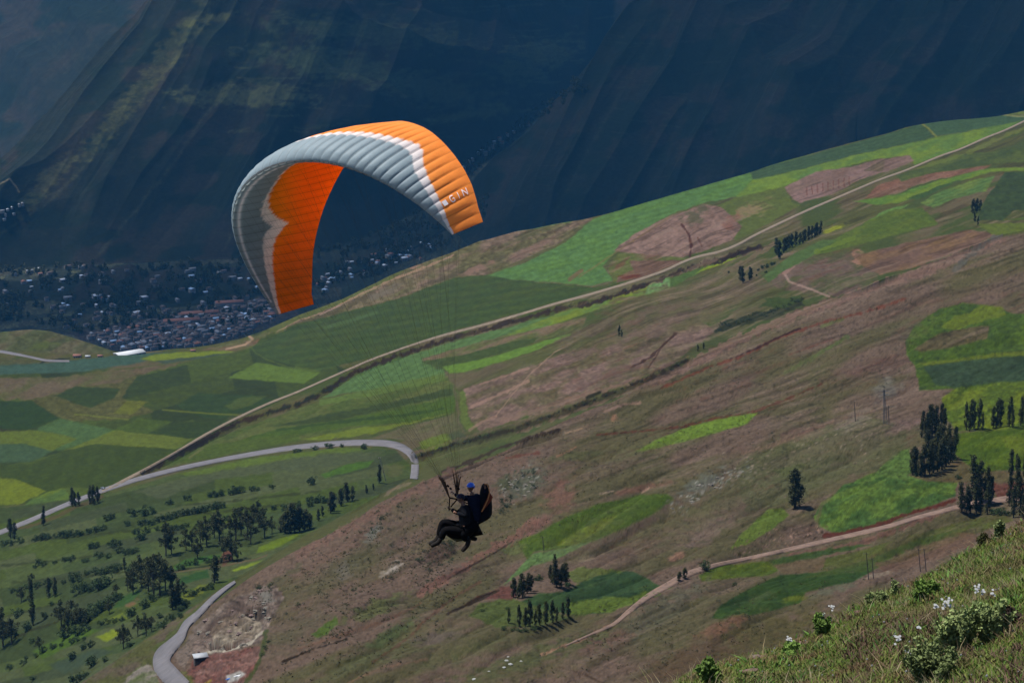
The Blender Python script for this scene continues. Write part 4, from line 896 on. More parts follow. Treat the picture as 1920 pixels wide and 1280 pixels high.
def make_tree(name, kind, seed, lm=None):
    """unit: a tree 1 m tall scaled when placed"""
    rg = np.random.default_rng(seed); root = empty(name); V = []; F = []
    if kind == 'tall':
        H = 20.; lean = rg.normal(0, .3, 2); top = np.array([lean[0] * 2, lean[1] * 2, H])
        trunk = [np.array([0, 0, -1.])] + [top * t + np.array([math.sin(t * 5 + seed) * .25, 0, 0]) for t in (.15, .4, .7, .97)]
        tube(V, F, trunk, [.42, .36, .28, .16, .04], 7); cs = []; rs = []
        for i in range(38):
            h = .09 + .89 * rg.random() ** .9; wdt = (1.75 * math.sin(min(1, (1.08 - h) * 1.9) * 1.5)) * (.35 + .75 * rg.random()) * min(1, .45 + h * 2)
            a = rg.random() * 6.28; c = top * h + np.array([math.cos(a) * wdt, math.sin(a) * wdt, rg.normal() * .4]); cs.append(c); rs.append(.75 + .75 * rg.random())
            if i % 3 == 0: tube(V, F, [top * (h - .08), top * h * .5 + c * .5, c], [.1, .07, .03], 4)
        LV, LF = leaves(rg, cs, rs, 58, .36, 1.6)
    elif kind == 'broad':
        H = 20.; V = []; F = []; cs = []; rs = []
        tube(V, F, [(0, 0, -1), (.2, 0, 3), (.1, .2, 7), (.5, 0, 12)], [.5, .42, .34, .2], 7)
        for i in range(9):
            a = rg.random() * 6.28; h = 6 + 12 * rg.random(); w0 = (2.0 + 3.2 * rg.random()) * math.sin(min(1, (22 - h) / 12) * 1.5)
            e = np.array([math.cos(a) * w0, math.sin(a) * w0, h]); tube(V, F, [(.1, .1, h * .45), (e[0] * .5, e[1] * .5, h * .75), e], [.2, .13, .05], 5)
            for j in range(5): cs.append(e + rg.normal(size=3) * [1.3, 1.3, 1.2]); rs.append(.9 + .9 * rg.random())
        for j in range(6): cs.append(np.array([rg.normal() * .8, rg.normal() * .8, 15 + 4.4 * rg.random()])); rs.append(1.3)
        LV, LF = leaves(rg, cs, rs, 40, .42)
    else:
        H = 4.0; cs = []; rs = []
        tube(V, F, [(0, 0, -.4), (.1, 0, .8), (.2, .1, 2)], [.16, .13, .06], 5)
        for i in range(18 if kind == 'bush' else 9):
            a = rg.random() * 6.28; w0 = 1.75 * math.sqrt(rg.random()); h = .6 + (H - 1.3) * rg.random() * math.sqrt(max(.05, 1 - (w0 / 2.3) ** 2))
            cs.append(np.array([math.cos(a) * w0, math.sin(a) * w0, h])); rs.append(.55 + .35 * rg.random())
        tube(V, F, [(0, 0, .2), tuple(cs[0])], [.1, .03], 4)
        LV, LF = leaves(rg, cs, rs, 42 if kind == 'bush' else 30, .2)
    V = np.array(V) / H; LV = LV / H
    o1 = mesh_np('trunk', V, np.array(F), bark, root, smooth=True)
    o2 = mesh_np('crown', LV, LF, lm or (leaf_e if kind in ('tall', 'broad') else leaf_b), root)
    return root
protos = {'tall': [make_tree('eucalyptus_tree', 'tall', 100 + i) for i in range(5)],
          'broad': [make_tree('eucalyptus_tree', 'broad', 200 + i) for i in range(4)],
          'bush': [make_tree('round_bush', 'bush', 300 + i) for i in range(4)],
          'shrub': [make_tree('shrub', 'shrub', 400 + i, leaf_s) for i in range(3)]}
fresh = {id(o) for l in protos.values() for o in l}
def place(kind, px, py, hpx, wf=1.0, label=None, cat=None, group=None, only=None, pick=None):
    p = hit(px, py, only)
    if p is None: return None
    dep = float(np.dot(np.array(p), CF)); hm_ = hpx * dep / FPX / math.cos(R(16))
    pr = protos[kind]; src = pr[(pick if pick is not None else random.randrange(len(pr)))]
    if id(src) in fresh: fresh.discard(id(src)); o = src
    else: o = copy_tree(src)
    o.location = p; o.rotation_euler = (0, 0, random.random() * 6.28)
    w_ = hm_ * wf * random.uniform(.9, 1.1); o.scale = (w_, w_, hm_)
    tag(o, label, cat or ('bush' if kind in ('bush', 'shrub') else 'tree'), group); return o
def cluster(kind, items, where, group, wf=1.0, only=None, what=None):
    """items (px,py,height px); the tallest and the two end trees get their own labels"""
    what = what or {'tall': 'slim dark eucalyptus tree', 'broad': 'broad eucalyptus tree', 'bush': 'round dark green bush', 'shrub': 'low dark scrubby shrub'}[kind]
    n = len(items); L = [None] * n
    if n > 2:
        L[min(range(n), key=lambda i: items[i][0])] = 'leftmost ' + what + ' ' + where
        k = max(range(n), key=lambda i: items[i][0]); L[k] = L[k] or 'rightmost ' + what + ' ' + where
        k = max(range(n), key=lambda i: items[i][2])
        if not L[k]: L[k] = 'tallest ' + what + ' ' + where
    elif n == 2: L = ['left ' + what + ' of the pair ' + where, 'right ' + what + ' of the pair ' + where]
    for (x, y, h), lb in zip(items, L):
        place(kind, x, y, h, wf, lb or (what + ' ' + where), None, group, only)
VA = (2,); HA = (1,)
def one(kind, x, y, h, label, wf=1.0, only=None): place(kind, x, y, h, wf, label, None, None, only)
# left: along the asphalt road
cluster('tall', [(135, 948, 34), (142, 949, 28), (149, 948, 26)], 'in the first clump beside the asphalt road', 'trees beside the asphalt road', 1.25, VA)
cluster('tall', [(168, 945, 34), (176, 946, 37), (184, 942, 30)], 'by the fork where the dirt track starts', 'trees beside the asphalt road', 1.25, VA)
one('tall', 81, 985, 36, 'lone slim tree beside the asphalt road at far left', 1.0, VA)
cluster('tall', [(20, 1008, 36), (27, 1010, 30)], 'below the road at the left edge', 'trees at the left edge below the road', 1.5, VA)
one('tall', 711, 905, 34, 'lone dark cypress-shaped tree inside the bend of the asphalt road', 1.3, VA)
one('bush', 585, 908, 20, 'round bush alone in the green field inside the road bend', 1.1, VA)
cluster('bush', [(352, 938, 14), (397, 931, 15), (406, 931, 13), (416, 929, 13), (432, 928, 14), (441, 925, 17), (450, 924, 15), (472, 921, 12), (481, 920, 10), (510, 916, 11), (318, 945, 13)], 'in the upper row on the terraces', 'bushes in the upper terrace row', 1.25, VA)
cluster('bush', [(249, 967, 18), (270, 966, 16), (279, 964, 20), (268, 985, 16), (284, 984, 14), (300, 978, 16), (312, 975, 15), (322, 972, 16), (334, 968, 14), (346, 966, 15), (356, 964, 13), (366, 962, 14), (376, 960, 14), (386, 957, 14), (396, 955, 13), (406, 953, 14), (416, 952, 13), (240, 985, 12), (201, 976, 14), (210, 972, 12)], 'in the long hedge across the terraces', 'bushes of the long terrace hedge', 1.3, VA)
cluster('bush', [(20, 1022, 14), (38, 1018, 13), (67, 1014, 14), (78, 1012, 15), (90, 1010, 14), (118, 1006, 15), (127, 1006, 16), (138, 1005, 15), (151, 1004, 15), (168, 999, 12), (180, 997, 14), (192, 994, 13), (8, 1022, 12), (105, 1008, 10)], 'in the hedge below the road at left', 'bushes of the left hedge', 1.3, VA)
cluster('bush', [(210, 1024, 18), (219, 1024, 16), (170, 1028, 14), (180, 1027, 13), (262, 1013, 20)], 'standing apart mid-terrace', 'bushes standing apart on the terraces', 1.25, VA)
cluster('broad', [(311, 1042, 66), (322, 1038, 50), (349, 1032, 42), (360, 1031, 38), (388, 1024, 58), (376, 1018, 44), (412, 1014, 62), (402, 1008, 48)], 'in the western half of the terrace grove', 'eucalyptus grove on the terraces', .95, VA)
cluster('broad', [(442, 1012, 62), (452, 1002, 54), (464, 1000, 52), (484, 972, 34), (496, 1008, 58), (474, 990, 46), (436, 1050, 60), (445, 1052, 32)], 'in the eastern half of the terrace grove', 'eucalyptus grove on the terraces', .95, VA)
cluster('tall', [(525, 998, 30), (535, 999, 40), (544, 999, 54), (553, 997, 38), (562, 996, 46), (571, 993, 38), (580, 990, 28)], 'in the dense clump against the brown slope', 'trees in the clump at the slope foot', 1.9, VA)
cluster('bush', [(581, 943, 14), (592, 942, 13), (602, 941, 16), (610, 942, 12)], 'above the dense clump', 'bushes above the dense clump', 1.3, VA)
cluster('tall', [(606, 968, 20), (620, 962, 40), (627, 958, 36), (640, 948, 32), (652, 940, 36), (660, 938, 26), (597, 976, 22), (688, 925, 16), (700, 918, 12)], 'in the line edging the brown slope', 'trees lining the edge of the brown slope', 1.5, VA)
cluster('bush', [(555, 848, 8), (563, 846, 6), (590, 843, 9), (618, 840, 12), (640, 838, 7), (683, 842, 11)], 'beside the upper road on its near side', 'small trees under the asphalt road', 1.6, VA)
cluster('bush', [(137, 1083, 13), (146, 1082, 12), (162, 1078, 11), (178, 1077, 16), (190, 1076, 16), (200, 1074, 15), (212, 1071, 17), (222, 1070, 16), (244, 1070, 15)], 'in the middle hedge of the lower terraces', 'bushes of the middle terrace hedge', 1.3, VA)
one('tall', 234, 1070, 26, 'single pointed tree rising from the middle terrace hedge', 1.2, VA)
cluster('broad', [(266, 1100, 62), (278, 1108, 66), (288, 1116, 78), (300, 1116, 82), (310, 1106, 60), (262, 1086, 40)], 'in the big dark clump left of the quarry road', 'trees in the big dark clump', 1.0, VA)
cluster('tall', [(325, 1110, 50), (330, 1140, 54), (324, 1142, 40), (335, 1136, 34)], 'at the right end of the big dark clump', 'trees beside the big dark clump', 1.6, VA)
one('tall', 402, 1092, 50, 'dark tree standing alone just above the quarry road', 1.4, VA)
one('tall', 62, 1172, 86, 'tall thin leaning tree with bare lower trunk at far left', .7, VA)
cluster('tall', [(92, 1120, 36), (103, 1118, 36)], 'on the lower left terrace', 'pair of trees on the lower left terrace', 1.2, VA)
cluster('broad', [(115, 1172, 52), (128, 1190, 46), (140, 1182, 40), (152, 1174, 36), (136, 1168, 44)], 'in the thick lower-left copse', 'thick copse on the lower terraces', 1.15, VA)
cluster('bush', [(160, 1168, 22), (170, 1160, 24), (180, 1150, 22), (190, 1146, 22), (200, 1138, 20), (212, 1128, 20), (222, 1124, 16), (148, 1112, 22), (160, 1108, 20), (172, 1106, 22), (184, 1106, 24), (196, 1098, 28), (122, 1196, 22), (145, 1190, 24), (160, 1184, 18)], 'around the thick lower-left copse', 'bushes around the lower copse', 1.4, VA)
cluster('bush', [(190, 1172, 12), (200, 1170, 13), (214, 1168, 12), (228, 1164, 12), (246, 1155, 20), (270, 1140, 20), (287, 1127, 18), (85, 1158, 14), (300, 1158, 12)], 'on the bright lower fields', 'bushes on the bright lower fields', 1.2, VA)
cluster('broad', [(232, 1216, 50), (259, 1192, 42), (274, 1192, 46), (284, 1184, 30), (226, 1206, 30)], 'between the bright fields and the slope toe', 'trees near the slope toe', .9, VA)
cluster('bush', [(135, 1236, 18), (172, 1249, 22), (169, 1213, 16), (156, 1217, 14), (197, 1240, 12), (144, 1280, 24), (245, 1212, 12), (160, 1268, 12), (62, 1275, 12)], 'near the bottom left corner', 'bushes near the bottom left corner', 1.2, VA)
cluster('broad', [(6, 1212, 74), (22, 1208, 52), (-6, 1190, 60)], 'cut by the left edge of the view', 'trees at the left edge', 1.0, VA)
cluster('bush', [(32, 1156, 20), (50, 1182, 20), (10, 1196, 26), (96, 1135, 10), (60, 1205, 12)], 'by the left edge on the lower terraces', 'bushes by the left edge', 1.2, VA)
HL = [([(60, 1062), (160, 1050), (260, 1035)], 14), ([(20, 1108), (90, 1098), (150, 1090)], 9), ([(330, 1066), (380, 1056), (430, 1052)], 8), ([(250, 1000), (330, 992), (430, 976), (520, 955)], 16), ([(560, 955), (600, 940), (660, 920)], 9), ([(30, 1250), (110, 1212), (160, 1198)], 10), ([(340, 1140), (372, 1112), (400, 1098)], 9), ([(300, 1178), (330, 1158), (352, 1135)], 9)]
hx = []
for pts_, n_ in HL: q_ = resample(pts_, 3); hx += [(q_[i][0] + random.gauss(0, 4), q_[i][1] + random.gauss(0, 2), random.uniform(8, 15)) for i in np.linspace(0, len(q_) - 1, n_).astype(int)]
cluster('bush', hx, 'in the broken hedges between terrace strips', 'bushes in the broken terrace hedges', 1.3, VA)
cluster('broad', [(240, 1108, 40), (250, 1112, 46), (218, 1120, 26), (370, 1046, 40), (470, 1020, 46), (510, 1000, 34), (300, 1060, 26), (420, 1040, 36), (205, 1150, 28), (60, 1100, 26), (40, 1128, 30), (75, 1225, 34), (345, 1118, 30)], 'standing among the terrace hedges', 'trees among the terrace hedges', 1.0, VA)
# right and middle
one('tall', 1491, 952, 72, 'lone dark dense eucalyptus on the open near hillside', 1.75, HA)
cluster('tall', [(1728, 820, 48), (1735, 826, 50), (1742, 822, 60), (1748, 818, 58), (1755, 820, 58), (1764, 806, 48), (1770, 806, 40), (1780, 862, 54), (1788, 862, 60), (1776, 846, 50)], 'in the upper part of the hillside grove', 'eucalyptus grove on the right hillside', 1.0, HA)
cluster('tall', [(1712, 890, 50), (1719, 892, 54), (1727, 893, 44), (1735, 891, 56), (1743, 889, 50), (1750, 886, 60), (1758, 884, 52), (1766, 880, 58), (1774, 874, 56), (1782, 866, 44), (1740, 862, 56), (1754, 856, 54), (1764, 850, 52)], 'in the lower part of the hillside grove', 'eucalyptus grove on the right hillside', 1.3, HA)
cluster('tall', [(1812, 806, 50), (1818, 808, 58), (1826, 805, 52), (1834, 804, 54), (1842, 806, 30)], 'in the thin stand above the yellow-green field', 'trees above the yellow-green field', .85, HA)
cluster('tall', [(1862, 802, 40), (1867, 803, 55), (1875, 802, 50), (1892, 800, 54), (1899, 802, 34), (1914, 798, 54), (1922, 798, 40)], 'above the field at the right edge', 'trees above the field at the right edge', 1.0, HA)
cluster('tall', [(1896, 896, 54), (1910, 906, 50), (1920, 892, 40), (1906, 880, 30)], 'at the right edge below the bright field', 'trees at the right edge below the field', .9, HA)
cluster('tall', [(1803, 958, 54), (1812, 960, 48), (1820, 962, 40), (1830, 962, 64), (1838, 964, 44), (1851, 964, 58), (1828, 934, 78), (1836, 936, 72), (1848, 938, 60), (1858, 940, 48)], 'in the grove beside the pink track', 'grove beside the pink track', 1.2, HA)
cluster('tall', [(1892, 948, 56), (1900, 970, 60), (1912, 966, 70), (1918, 975, 50), (1905, 940, 60), (1925, 960, 60)], 'where the pink track leaves the view at right', 'trees at the right end of the pink track', 1.0, HA)
cluster('bush', [(1866, 964, 14), (1876, 965, 16), (1888, 966, 12), (1720, 892, 10), (1790, 862, 10), (1798, 898, 10)], 'under the hillside trees', 'bushes under the hillside trees', 1.4, HA)
cluster('tall', [(1824, 400, 26), (1831, 399, 26), (1837, 396, 20), (1828, 416, 18), (1833, 422, 16)], 'beside the dark field at the upper right', 'trees beside the dark upper field', 1.4, VA)
one('tall', 1753, 500, 32, 'lone small slim tree on the bare brown rise at upper right', .9, VA)
cluster('tall', [(1457, 478, 30), (1463, 486, 34), (1468, 474, 28), (1473, 470, 26), (1480, 466, 24), (1486, 463, 24), (1492, 460, 24), (1498, 458, 22), (1504, 456, 24), (1510, 452, 22), (1516, 450, 24), (1522, 447, 22), (1527, 445, 24), (1532, 442, 24), (1537, 440, 24)], 'in the straight row below the dirt track', 'row of trees below the dirt track', 1.5, VA)
cluster('tall', [(1388, 526, 26), (1393, 530, 30), (1405, 525, 24), (1409, 522, 18)], 'in the clump left of the straight row', 'small clump left of the tree row', 1.5, VA)
cluster('bush', [(1422, 508, 6), (1430, 504, 8), (1438, 502, 9), (1446, 498, 8), (1436, 512, 6), (1452, 496, 6), (1418, 518, 5), (1366, 512, 5)], 'scattered beside the small clump', 'bushes beside the small clump', 1.1, VA)
cluster('tall', [(1160, 630, 20), (1166, 632, 14)], 'on the pale bare slope', 'pair of sparse trees on the pale slope', 1.2, VA)
cluster('tall', [(1309, 658, 12), (1319, 654, 11)], 'just above the long ravine', 'pair of little trees above the ravine', 1.6, None)
cluster('tall', [(963, 1120, 36), (971, 1122, 28), (980, 1119, 44), (988, 1112, 38), (995, 1108, 30), (975, 1114, 24)], 'in the left half of the grove below the fliers', 'grove below the fliers', 1.5, HA)
cluster('tall', [(1032, 1086, 28), (1044, 1100, 50), (1052, 1100, 38), (1061, 1094, 40), (1042, 1066, 28), (1036, 1094, 30), (1056, 1088, 30)], 'in the right half of the grove below the fliers', 'grove below the fliers', 1.5, HA)
cluster('tall', [(953, 1168, 26), (975, 1174, 40), (985, 1174, 36), (994, 1174, 48), (1003, 1172, 30), (1012, 1171, 40), (1023, 1169, 42), (1036, 1166, 42), (1042, 1164, 26), (1055, 1159, 30), (1067, 1156, 38)], 'in the row below the dark green plot', 'row of trees below the dark green plot', 1.15, HA)
cluster('bush', [(945, 1180, 8), (962, 1183, 7), (975, 1184, 8), (985, 1183, 8), (1000, 1181, 8), (1009, 1088, 14), (1066, 1100, 10), (952, 1142, 6), (905, 1146, 6)], 'at the foot of the tree row', 'bushes at the foot of the tree row', 1.5, HA)
cluster('tall', [(1273, 1089, 17), (1284, 1084, 21)], 'beside the pink track', 'pair of small trees by the pink track', 2.3, HA)
one('bush', 1322, 1068, 21, 'dark round-topped bush on the uphill side of the pink track', 1.2, HA)
one('bush', 1378, 1098, 8, 'little round bush above the dark green plot at lower right', 1.3, HA)
# ravine scrub and hillside shrubs
sh = []
def along(pts, n, jit, hlo, hhi):
    q = resample(pts, 3); return [(q[i][0] + random.gauss(0, jit), q[i][1] + random.gauss(0, jit * .6), random.uniform(hlo, hhi)) for i in np.linspace(0, len(q) - 1, n).astype(int)]
cluster('shrub', along(ravine, 30, 3.4, 2.5, 8), 'down in the long ravine', 'shrubs filling the long ravine', 1.5)
cluster('shrub', along(track_ravine, 34, 1.6, 2, 5), 'in the ditch beside the dirt track', 'shrubs in the ditch by the dirt track', 1.4, VA)
cluster('shrub', along([(1348, 616), (1380, 606), (1420, 594), (1460, 580), (1505, 562)], 40, 4.5, 4, 8), 'in the scrub belt above the ravine', 'shrubs of the scrub belt', 1.5, VA)
def scatter(poly, n, hlo, hhi, where, group, only=HA):
    p = np.array(poly); out = []
    while len(out) < n:
        x = random.uniform(p[:, 0].min(), p[:, 0].max()); y = random.uniform(p[:, 1].min(), p[:, 1].max())
        if poly_sdf(np.array([x]), np.array([y]), poly)[0] < 0 and fbm(np.array([x / 22]), np.array([y / 22]), 2, 77)[0] > .45: out.append((x, y, random.uniform(hlo, hhi) * random.uniform(.7, 1.2)))
    cluster('shrub', out, where, group, 1.5, only)
scatter([(500, 1080), (620, 1000), (760, 930), (800, 900), (800, 1010), (700, 1120), (560, 1180), (520, 1140)], 46, 3, 7, 'on the brown slope right of the quarry', 'shrubs on the brown slope', HA)
scatter([(470, 1105), (500, 1094), (530, 1092), (540, 1120), (520, 1150), (500, 1220), (480, 1250), (515, 1170), (520, 1110)], 20, 4, 8, 'around the rim of the quarry', 'shrubs on the quarry rim', HA)
scatter([(770, 1050), (820, 1010), (850, 1020), (850, 1060), (800, 1090), (760, 1090)], 24, 5, 9, 'on the rough ground below the passenger', 'shrubs below the passenger', HA)
scatter([(670, 1010), (720, 960), (740, 985), (700, 1030)], 12, 4, 8, 'round the grey outcrop left of the fliers', 'shrubs round the left outcrop', HA)
scatter([(930, 920), (960, 890), (1000, 880), (1010, 910), (970, 950), (935, 975)], 44, 3, 7, 'round the grey outcrop right of the fliers', 'shrubs round the right outcrop', HA)
scatter([(660, 1160), (720, 1120), (860, 1130), (830, 1200), (700, 1200)], 18, 3, 6, 'on the lower slope under the fliers', 'shrubs on the lower slope', HA)
scatter([(1380, 640), (1800, 520), (1900, 560), (1680, 760), (1250, 900), (1100, 900)], 30, 2, 4, 'dotted over the open hillside', 'shrubs dotted over the hillside', HA)

# low scrub and tussocks too many to count
def tussocks(name, zones, label, lm, size, seed):
    rg = np.random.default_rng(seed); cs = []; rs = []
    for poly, n, thr in zones:
        p = np.array(poly); k = 0
        while k < n:
            x = rg.uniform(p[:, 0].min(), p[:, 0].max(), 400); y = rg.uniform(p[:, 1].min(), p[:, 1].max(), 400)
            ok = (poly_sdf(x, y, poly) < 0) & (fbm(x / 26, y / 16, 3, 555) > thr)
            for a, b in zip(x[ok], y[ok]):
                h = hit(a, b, (1, 2))
                if h is not None: cs.append((h.x, h.y, h.z + .15)); rs.append(rg.uniform(.3, .9))
                k += 1
                if k >= n: break
    V, F = leaves(rg, cs, rs, 12, size, .7); return tag(mesh_np(name, V, F, lm), label, 'scrub', kind='stuff')
tussocks('hillside_scrub', [([(460, 1110), (640, 985), (850, 880), (1240, 710), (1520, 600), (1880, 450), (1920, 520), (1700, 700), (1500, 820), (1300, 920), (1000, 1000), (900, 1130), (700, 1280), (480, 1280)], 1500, .47),
  ([(1000, 1180), (1300, 1060), (1500, 1060), (1700, 1080), (1400, 1230), (1250, 1280), (900, 1280)], 300, .5), ([(560, 1060), (700, 990), (860, 990), (860, 1120), (620, 1200)], 500, .44)], 'small dark tussocks and thorn scrub speckling the brown hillside', leafmat('tussock_leaves', (82, 80, 50)), .2, 61)
# ------------------------------------------------------------------ valley woods, town
def town_pt(poly):
    p = np.array(poly)
    while True:
        x = random.uniform(p[:, 0].min(), p[:, 0].max()); y = random.uniform(p[:, 1].min(), p[:, 1].max())
        if poly_sdf(np.array([x]), np.array([y]), poly)[0] < 0: return x, y
VV = (3, 4)
roofs = {'white': simple_mat('white_tin_roof', (.34, .38, .44), alb_in=True, var=.1, scale=.1), 'blue': simple_mat('pale_blue_tin_roof', (.22, .32, .46), alb_in=True, var=.1, scale=.1),
         'tile': simple_mat('red_tile_roof', (.16, .075, .055), alb_in=True, var=.15, scale=.1), 'brown': simple_mat('brown_tile_roof', (.07, .055, .052), alb_in=True, var=.15, scale=.1),
         'grey': simple_mat('grey_roof', (.14, .15, .17), alb_in=True, var=.15, scale=.1)}
wallm = simple_mat('plaster_wall', (.20, .175, .16), alb_in=True, var=.15, scale=.2); darkm = simple_mat('dark_opening', (.03, .03, .035), alb_in=True)
def house_geo(w_, d_, h_, rh, ov=.4):
    x, y = w_ / 2, d_ / 2
    V = [(-x, -y, -3), (x, -y, -3), (x, y, -3), (-x, y, -3), (-x, -y, h_), (x, -y, h_), (x, y, h_), (-x, y, h_), (-x, 0, h_ + rh), (x, 0, h_ + rh)]
    Q = [(0, 1, 5, 4), (2, 3, 7, 6)]; P = [(1, 2, 6, 9, 5), (3, 0, 4, 8, 7)]
    xo, yo = x + ov, y + ov; zb_ = h_ - rh * ov / y + .1; zr = h_ + rh + .1
    RV = [(-xo, -yo, zb_), (xo, -yo, zb_), (xo, 0, zr), (-xo, 0, zr), (-xo, yo, zb_), (xo, yo, zb_)]; RV += [(a, b, c + .25) for a, b, c in RV]
    RF = [(0, 1, 2, 3), (3, 2, 5, 4), (6, 9, 8, 7), (9, 10, 11, 8), (0, 6, 7, 1), (4, 5, 11, 10), (0, 3, 9, 6), (3, 4, 10, 9), (1, 7, 8, 2), (2, 8, 11, 5)]
    return V, Q, P, RV, RF
def make_house(name, w_, d_, h_, rh, roof, wall=None):
    V, Q, P, RV, RF = house_geo(w_, d_, h_, rh); root = empty(name)
    mesh_np('wall', V, [np.array(Q), np.array(P)], wall or wallm, root); mesh_np('roof', RV, np.array(RF), roof, root)
    dv = []; df = []
    for k, (x, z, a, b) in enumerate(((-w_ * .28, 1.2, .6, .7), (w_ * .28, 1.2, .6, .7))):
        dv += [(x - a, -d_ / 2 - .06, z - b), (x + a, -d_ / 2 - .06, z - b), (x + a, -d_ / 2 - .06, z + b), (x - a, -d_ / 2 - .06, z + b)]
        mesh_np('window', dv[-4:], np.array([(0, 1, 2, 3)]), darkm, root)
    mesh_np('door', [(-.5, -d_ / 2 - .06, -.2), (.5, -d_ / 2 - .06, -.2), (.5, -d_ / 2 - .06, 2), (-.5, -d_ / 2 - .06, 2)], np.array([(0, 1, 2, 3)]), darkm, root)
    return root
HP = {k: make_house('house', 9 + i, 7 + (i % 2), 3.4 + .6 * i, 1.2 + .25 * (i % 3), roofs[k]) for i, k in enumerate(('white', 'blue', 'tile', 'brown', 'grey'))}
hfresh = set(HP)
RN = {'white': 'white tin-roofed house', 'blue': 'pale blue tin-roofed house', 'tile': 'red-tiled house', 'brown': 'dark brown-roofed house', 'grey': 'grey-roofed house'}
def house(k, x, y, sc, where, group, rz=None, only=VV):
    p = hit(x, y, only)
    if p is None: return
    if k in hfresh: hfresh.discard(k); o = HP[k]
    else: o = copy_tree(HP[k])
    o.location = p; o.rotation_euler = (0, 0, rz if rz is not None else .5 + random.choice([0, math.pi / 2]) + random.gauss(0, .08)); o.scale = (sc, sc * random.uniform(.8, 1.2), sc)
    tag(o, RN[k] + ' ' + where, 'house', RN[k] + 's ' + group)
DT = [(150, 632), (210, 618), (300, 600), (380, 588), (470, 566), (520, 560), (515, 600), (440, 632), (380, 650), (300, 656), (235, 658)]
for i in range(170):
    x, y = town_pt(DT); house(random.choices(['white', 'blue', 'tile', 'brown', 'grey'], [1.5, 1.5, 2, 4, 4])[0], x, y, random.uniform(.65, 1.1), 'in the dense valley town', 'in the dense valley town')
for i in range(62):
    x, y = town_pt([(0, 500), (260, 488), (480, 520), (500, 560), (380, 585), (200, 610), (100, 600), (0, 580)]); house(random.choices(['white', 'blue', 'tile', 'brown', 'grey'], [2.5, 2, 2, 4, 4])[0], x, y, random.uniform(.65, 1.1), 'scattered among the fields behind the town', 'scattered behind the town')
for i in range(46):
    a = random.random(); x = 600 + 210 * a + random.gauss(0, 12); y = 535 - 80 * a + random.gauss(0, 11); house(random.choices(['white', 'blue', 'tile', 'grey'], [4, 3, 2, 3])[0], x, y, random.uniform(.6, 1.0), 'in the settlement under the wing', 'in the settlement under the wing')
for (x, y) in ((895, 288), (902, 284), (908, 290), (915, 280), (922, 276), (935, 262), (950, 254), (962, 248), (978, 240), (990, 236), (885, 300), (878, 304), (940, 270), (925, 268), (868, 318)):
    house(random.choice(['white', 'grey', 'tile']), x, y, 1.1, 'in the side valley right of the wing', 'in the side valley', only=(3, 4, 5))
for (x, y) in ((4, 398), (14, 394), (10, 404), (22, 390), (36, 386), (26, 402), (42, 384), (8, 412)):
    house(random.choice(['white', 'grey']), x, y, .65, 'below the far left mountain', 'below the far left mountain', only=(3, 4, 5))
def mark(name, o, label, cat): tag(o, label, cat)
for k, (x, y, sc, lb) in enumerate(((182, 559, 1.7, 'brightest white house among the trees above the town'), (270, 561, 1.4, 'white house right of the brightest one above the town'), (118, 528, 1.3, 'white house at the upper left of the valley fields'), (256, 590, 1.4, 'white house just above the dense town'), (193, 530, 1.4, 'small white house near the valley fields'), (757, 488, 1.5, 'large white house at the skyline under the wing'))):
    o = copy_tree(HP['white']); p = hit(x, y, VV)
    if p is None: continue
    o.location = p; o.scale = (sc, sc, sc); o.rotation_euler = (0, 0, .6); tag(o, lb, 'house'); 
    if 'group' in o: del o['group']
# long tiled buildings
for (x, y, w_, lb) in ((340, 606, 62, 'long red-roofed hall at the upper edge of the town'), (372, 592, 70, 'long red-roofed hall behind the other hall'), (430, 572, 50, 'long red-roofed building at the right of the town')):
    h = make_house('long_building', w_, 16, 6, 3, roofs['tile']); p = hit(x, y, VV)
    if p is not None: h.location = p; h.rotation_euler = (0, 0, .25); tag(h, lb, 'building')
# the rest of the roofs as one mass
bigV = []; bigQ = []; bigP = []; rV = []; rF = []
for i in range(420):
    x, y = town_pt(DT) if i < 300 else town_pt([(60, 520), (480, 500), (560, 560), (400, 600), (120, 620)])
    p = hit(x, y, (3,))
    if p is None: continue
    V, Q, P, RV, RF = house_geo(random.uniform(6, 12), random.uniform(6, 9), random.uniform(2.6, 5), random.uniform(.8, 1.6)); a = .5 + random.choice([0, 1.57]); ca, sa = math.cos(a), math.sin(a)
    tr = lambda v: (p.x + v[0] * ca - v[1] * sa, p.y + v[0] * sa + v[1] * ca, p.z + v[2])
    b = len(bigV); bigV += [tr(v) for v in V]; bigQ += [tuple(b + j for j in q) for q in Q]; bigP += [tuple(b + j for j in q) for q in P]
    b = len(rV); rV += [tr(v) for v in RV]; rF += [tuple(b + j for j in q) for q in RF]
b = len(bigV); N_ = len(bigQ)
o = mesh_np('town_houses', np.array(bigV + rV), [np.array(bigQ), np.array(bigP), np.array(rF) + b], wallm)
o.data.materials.append(roofs['brown']); mi = np.zeros(len(o.data.polygons), np.int32); mi[len(bigQ) + len(bigP):] = 1; o.data.polygons.foreach_set('material_index', mi)
tag(o, 'mass of small dark-roofed houses filling the valley town', 'houses', kind='stuff')
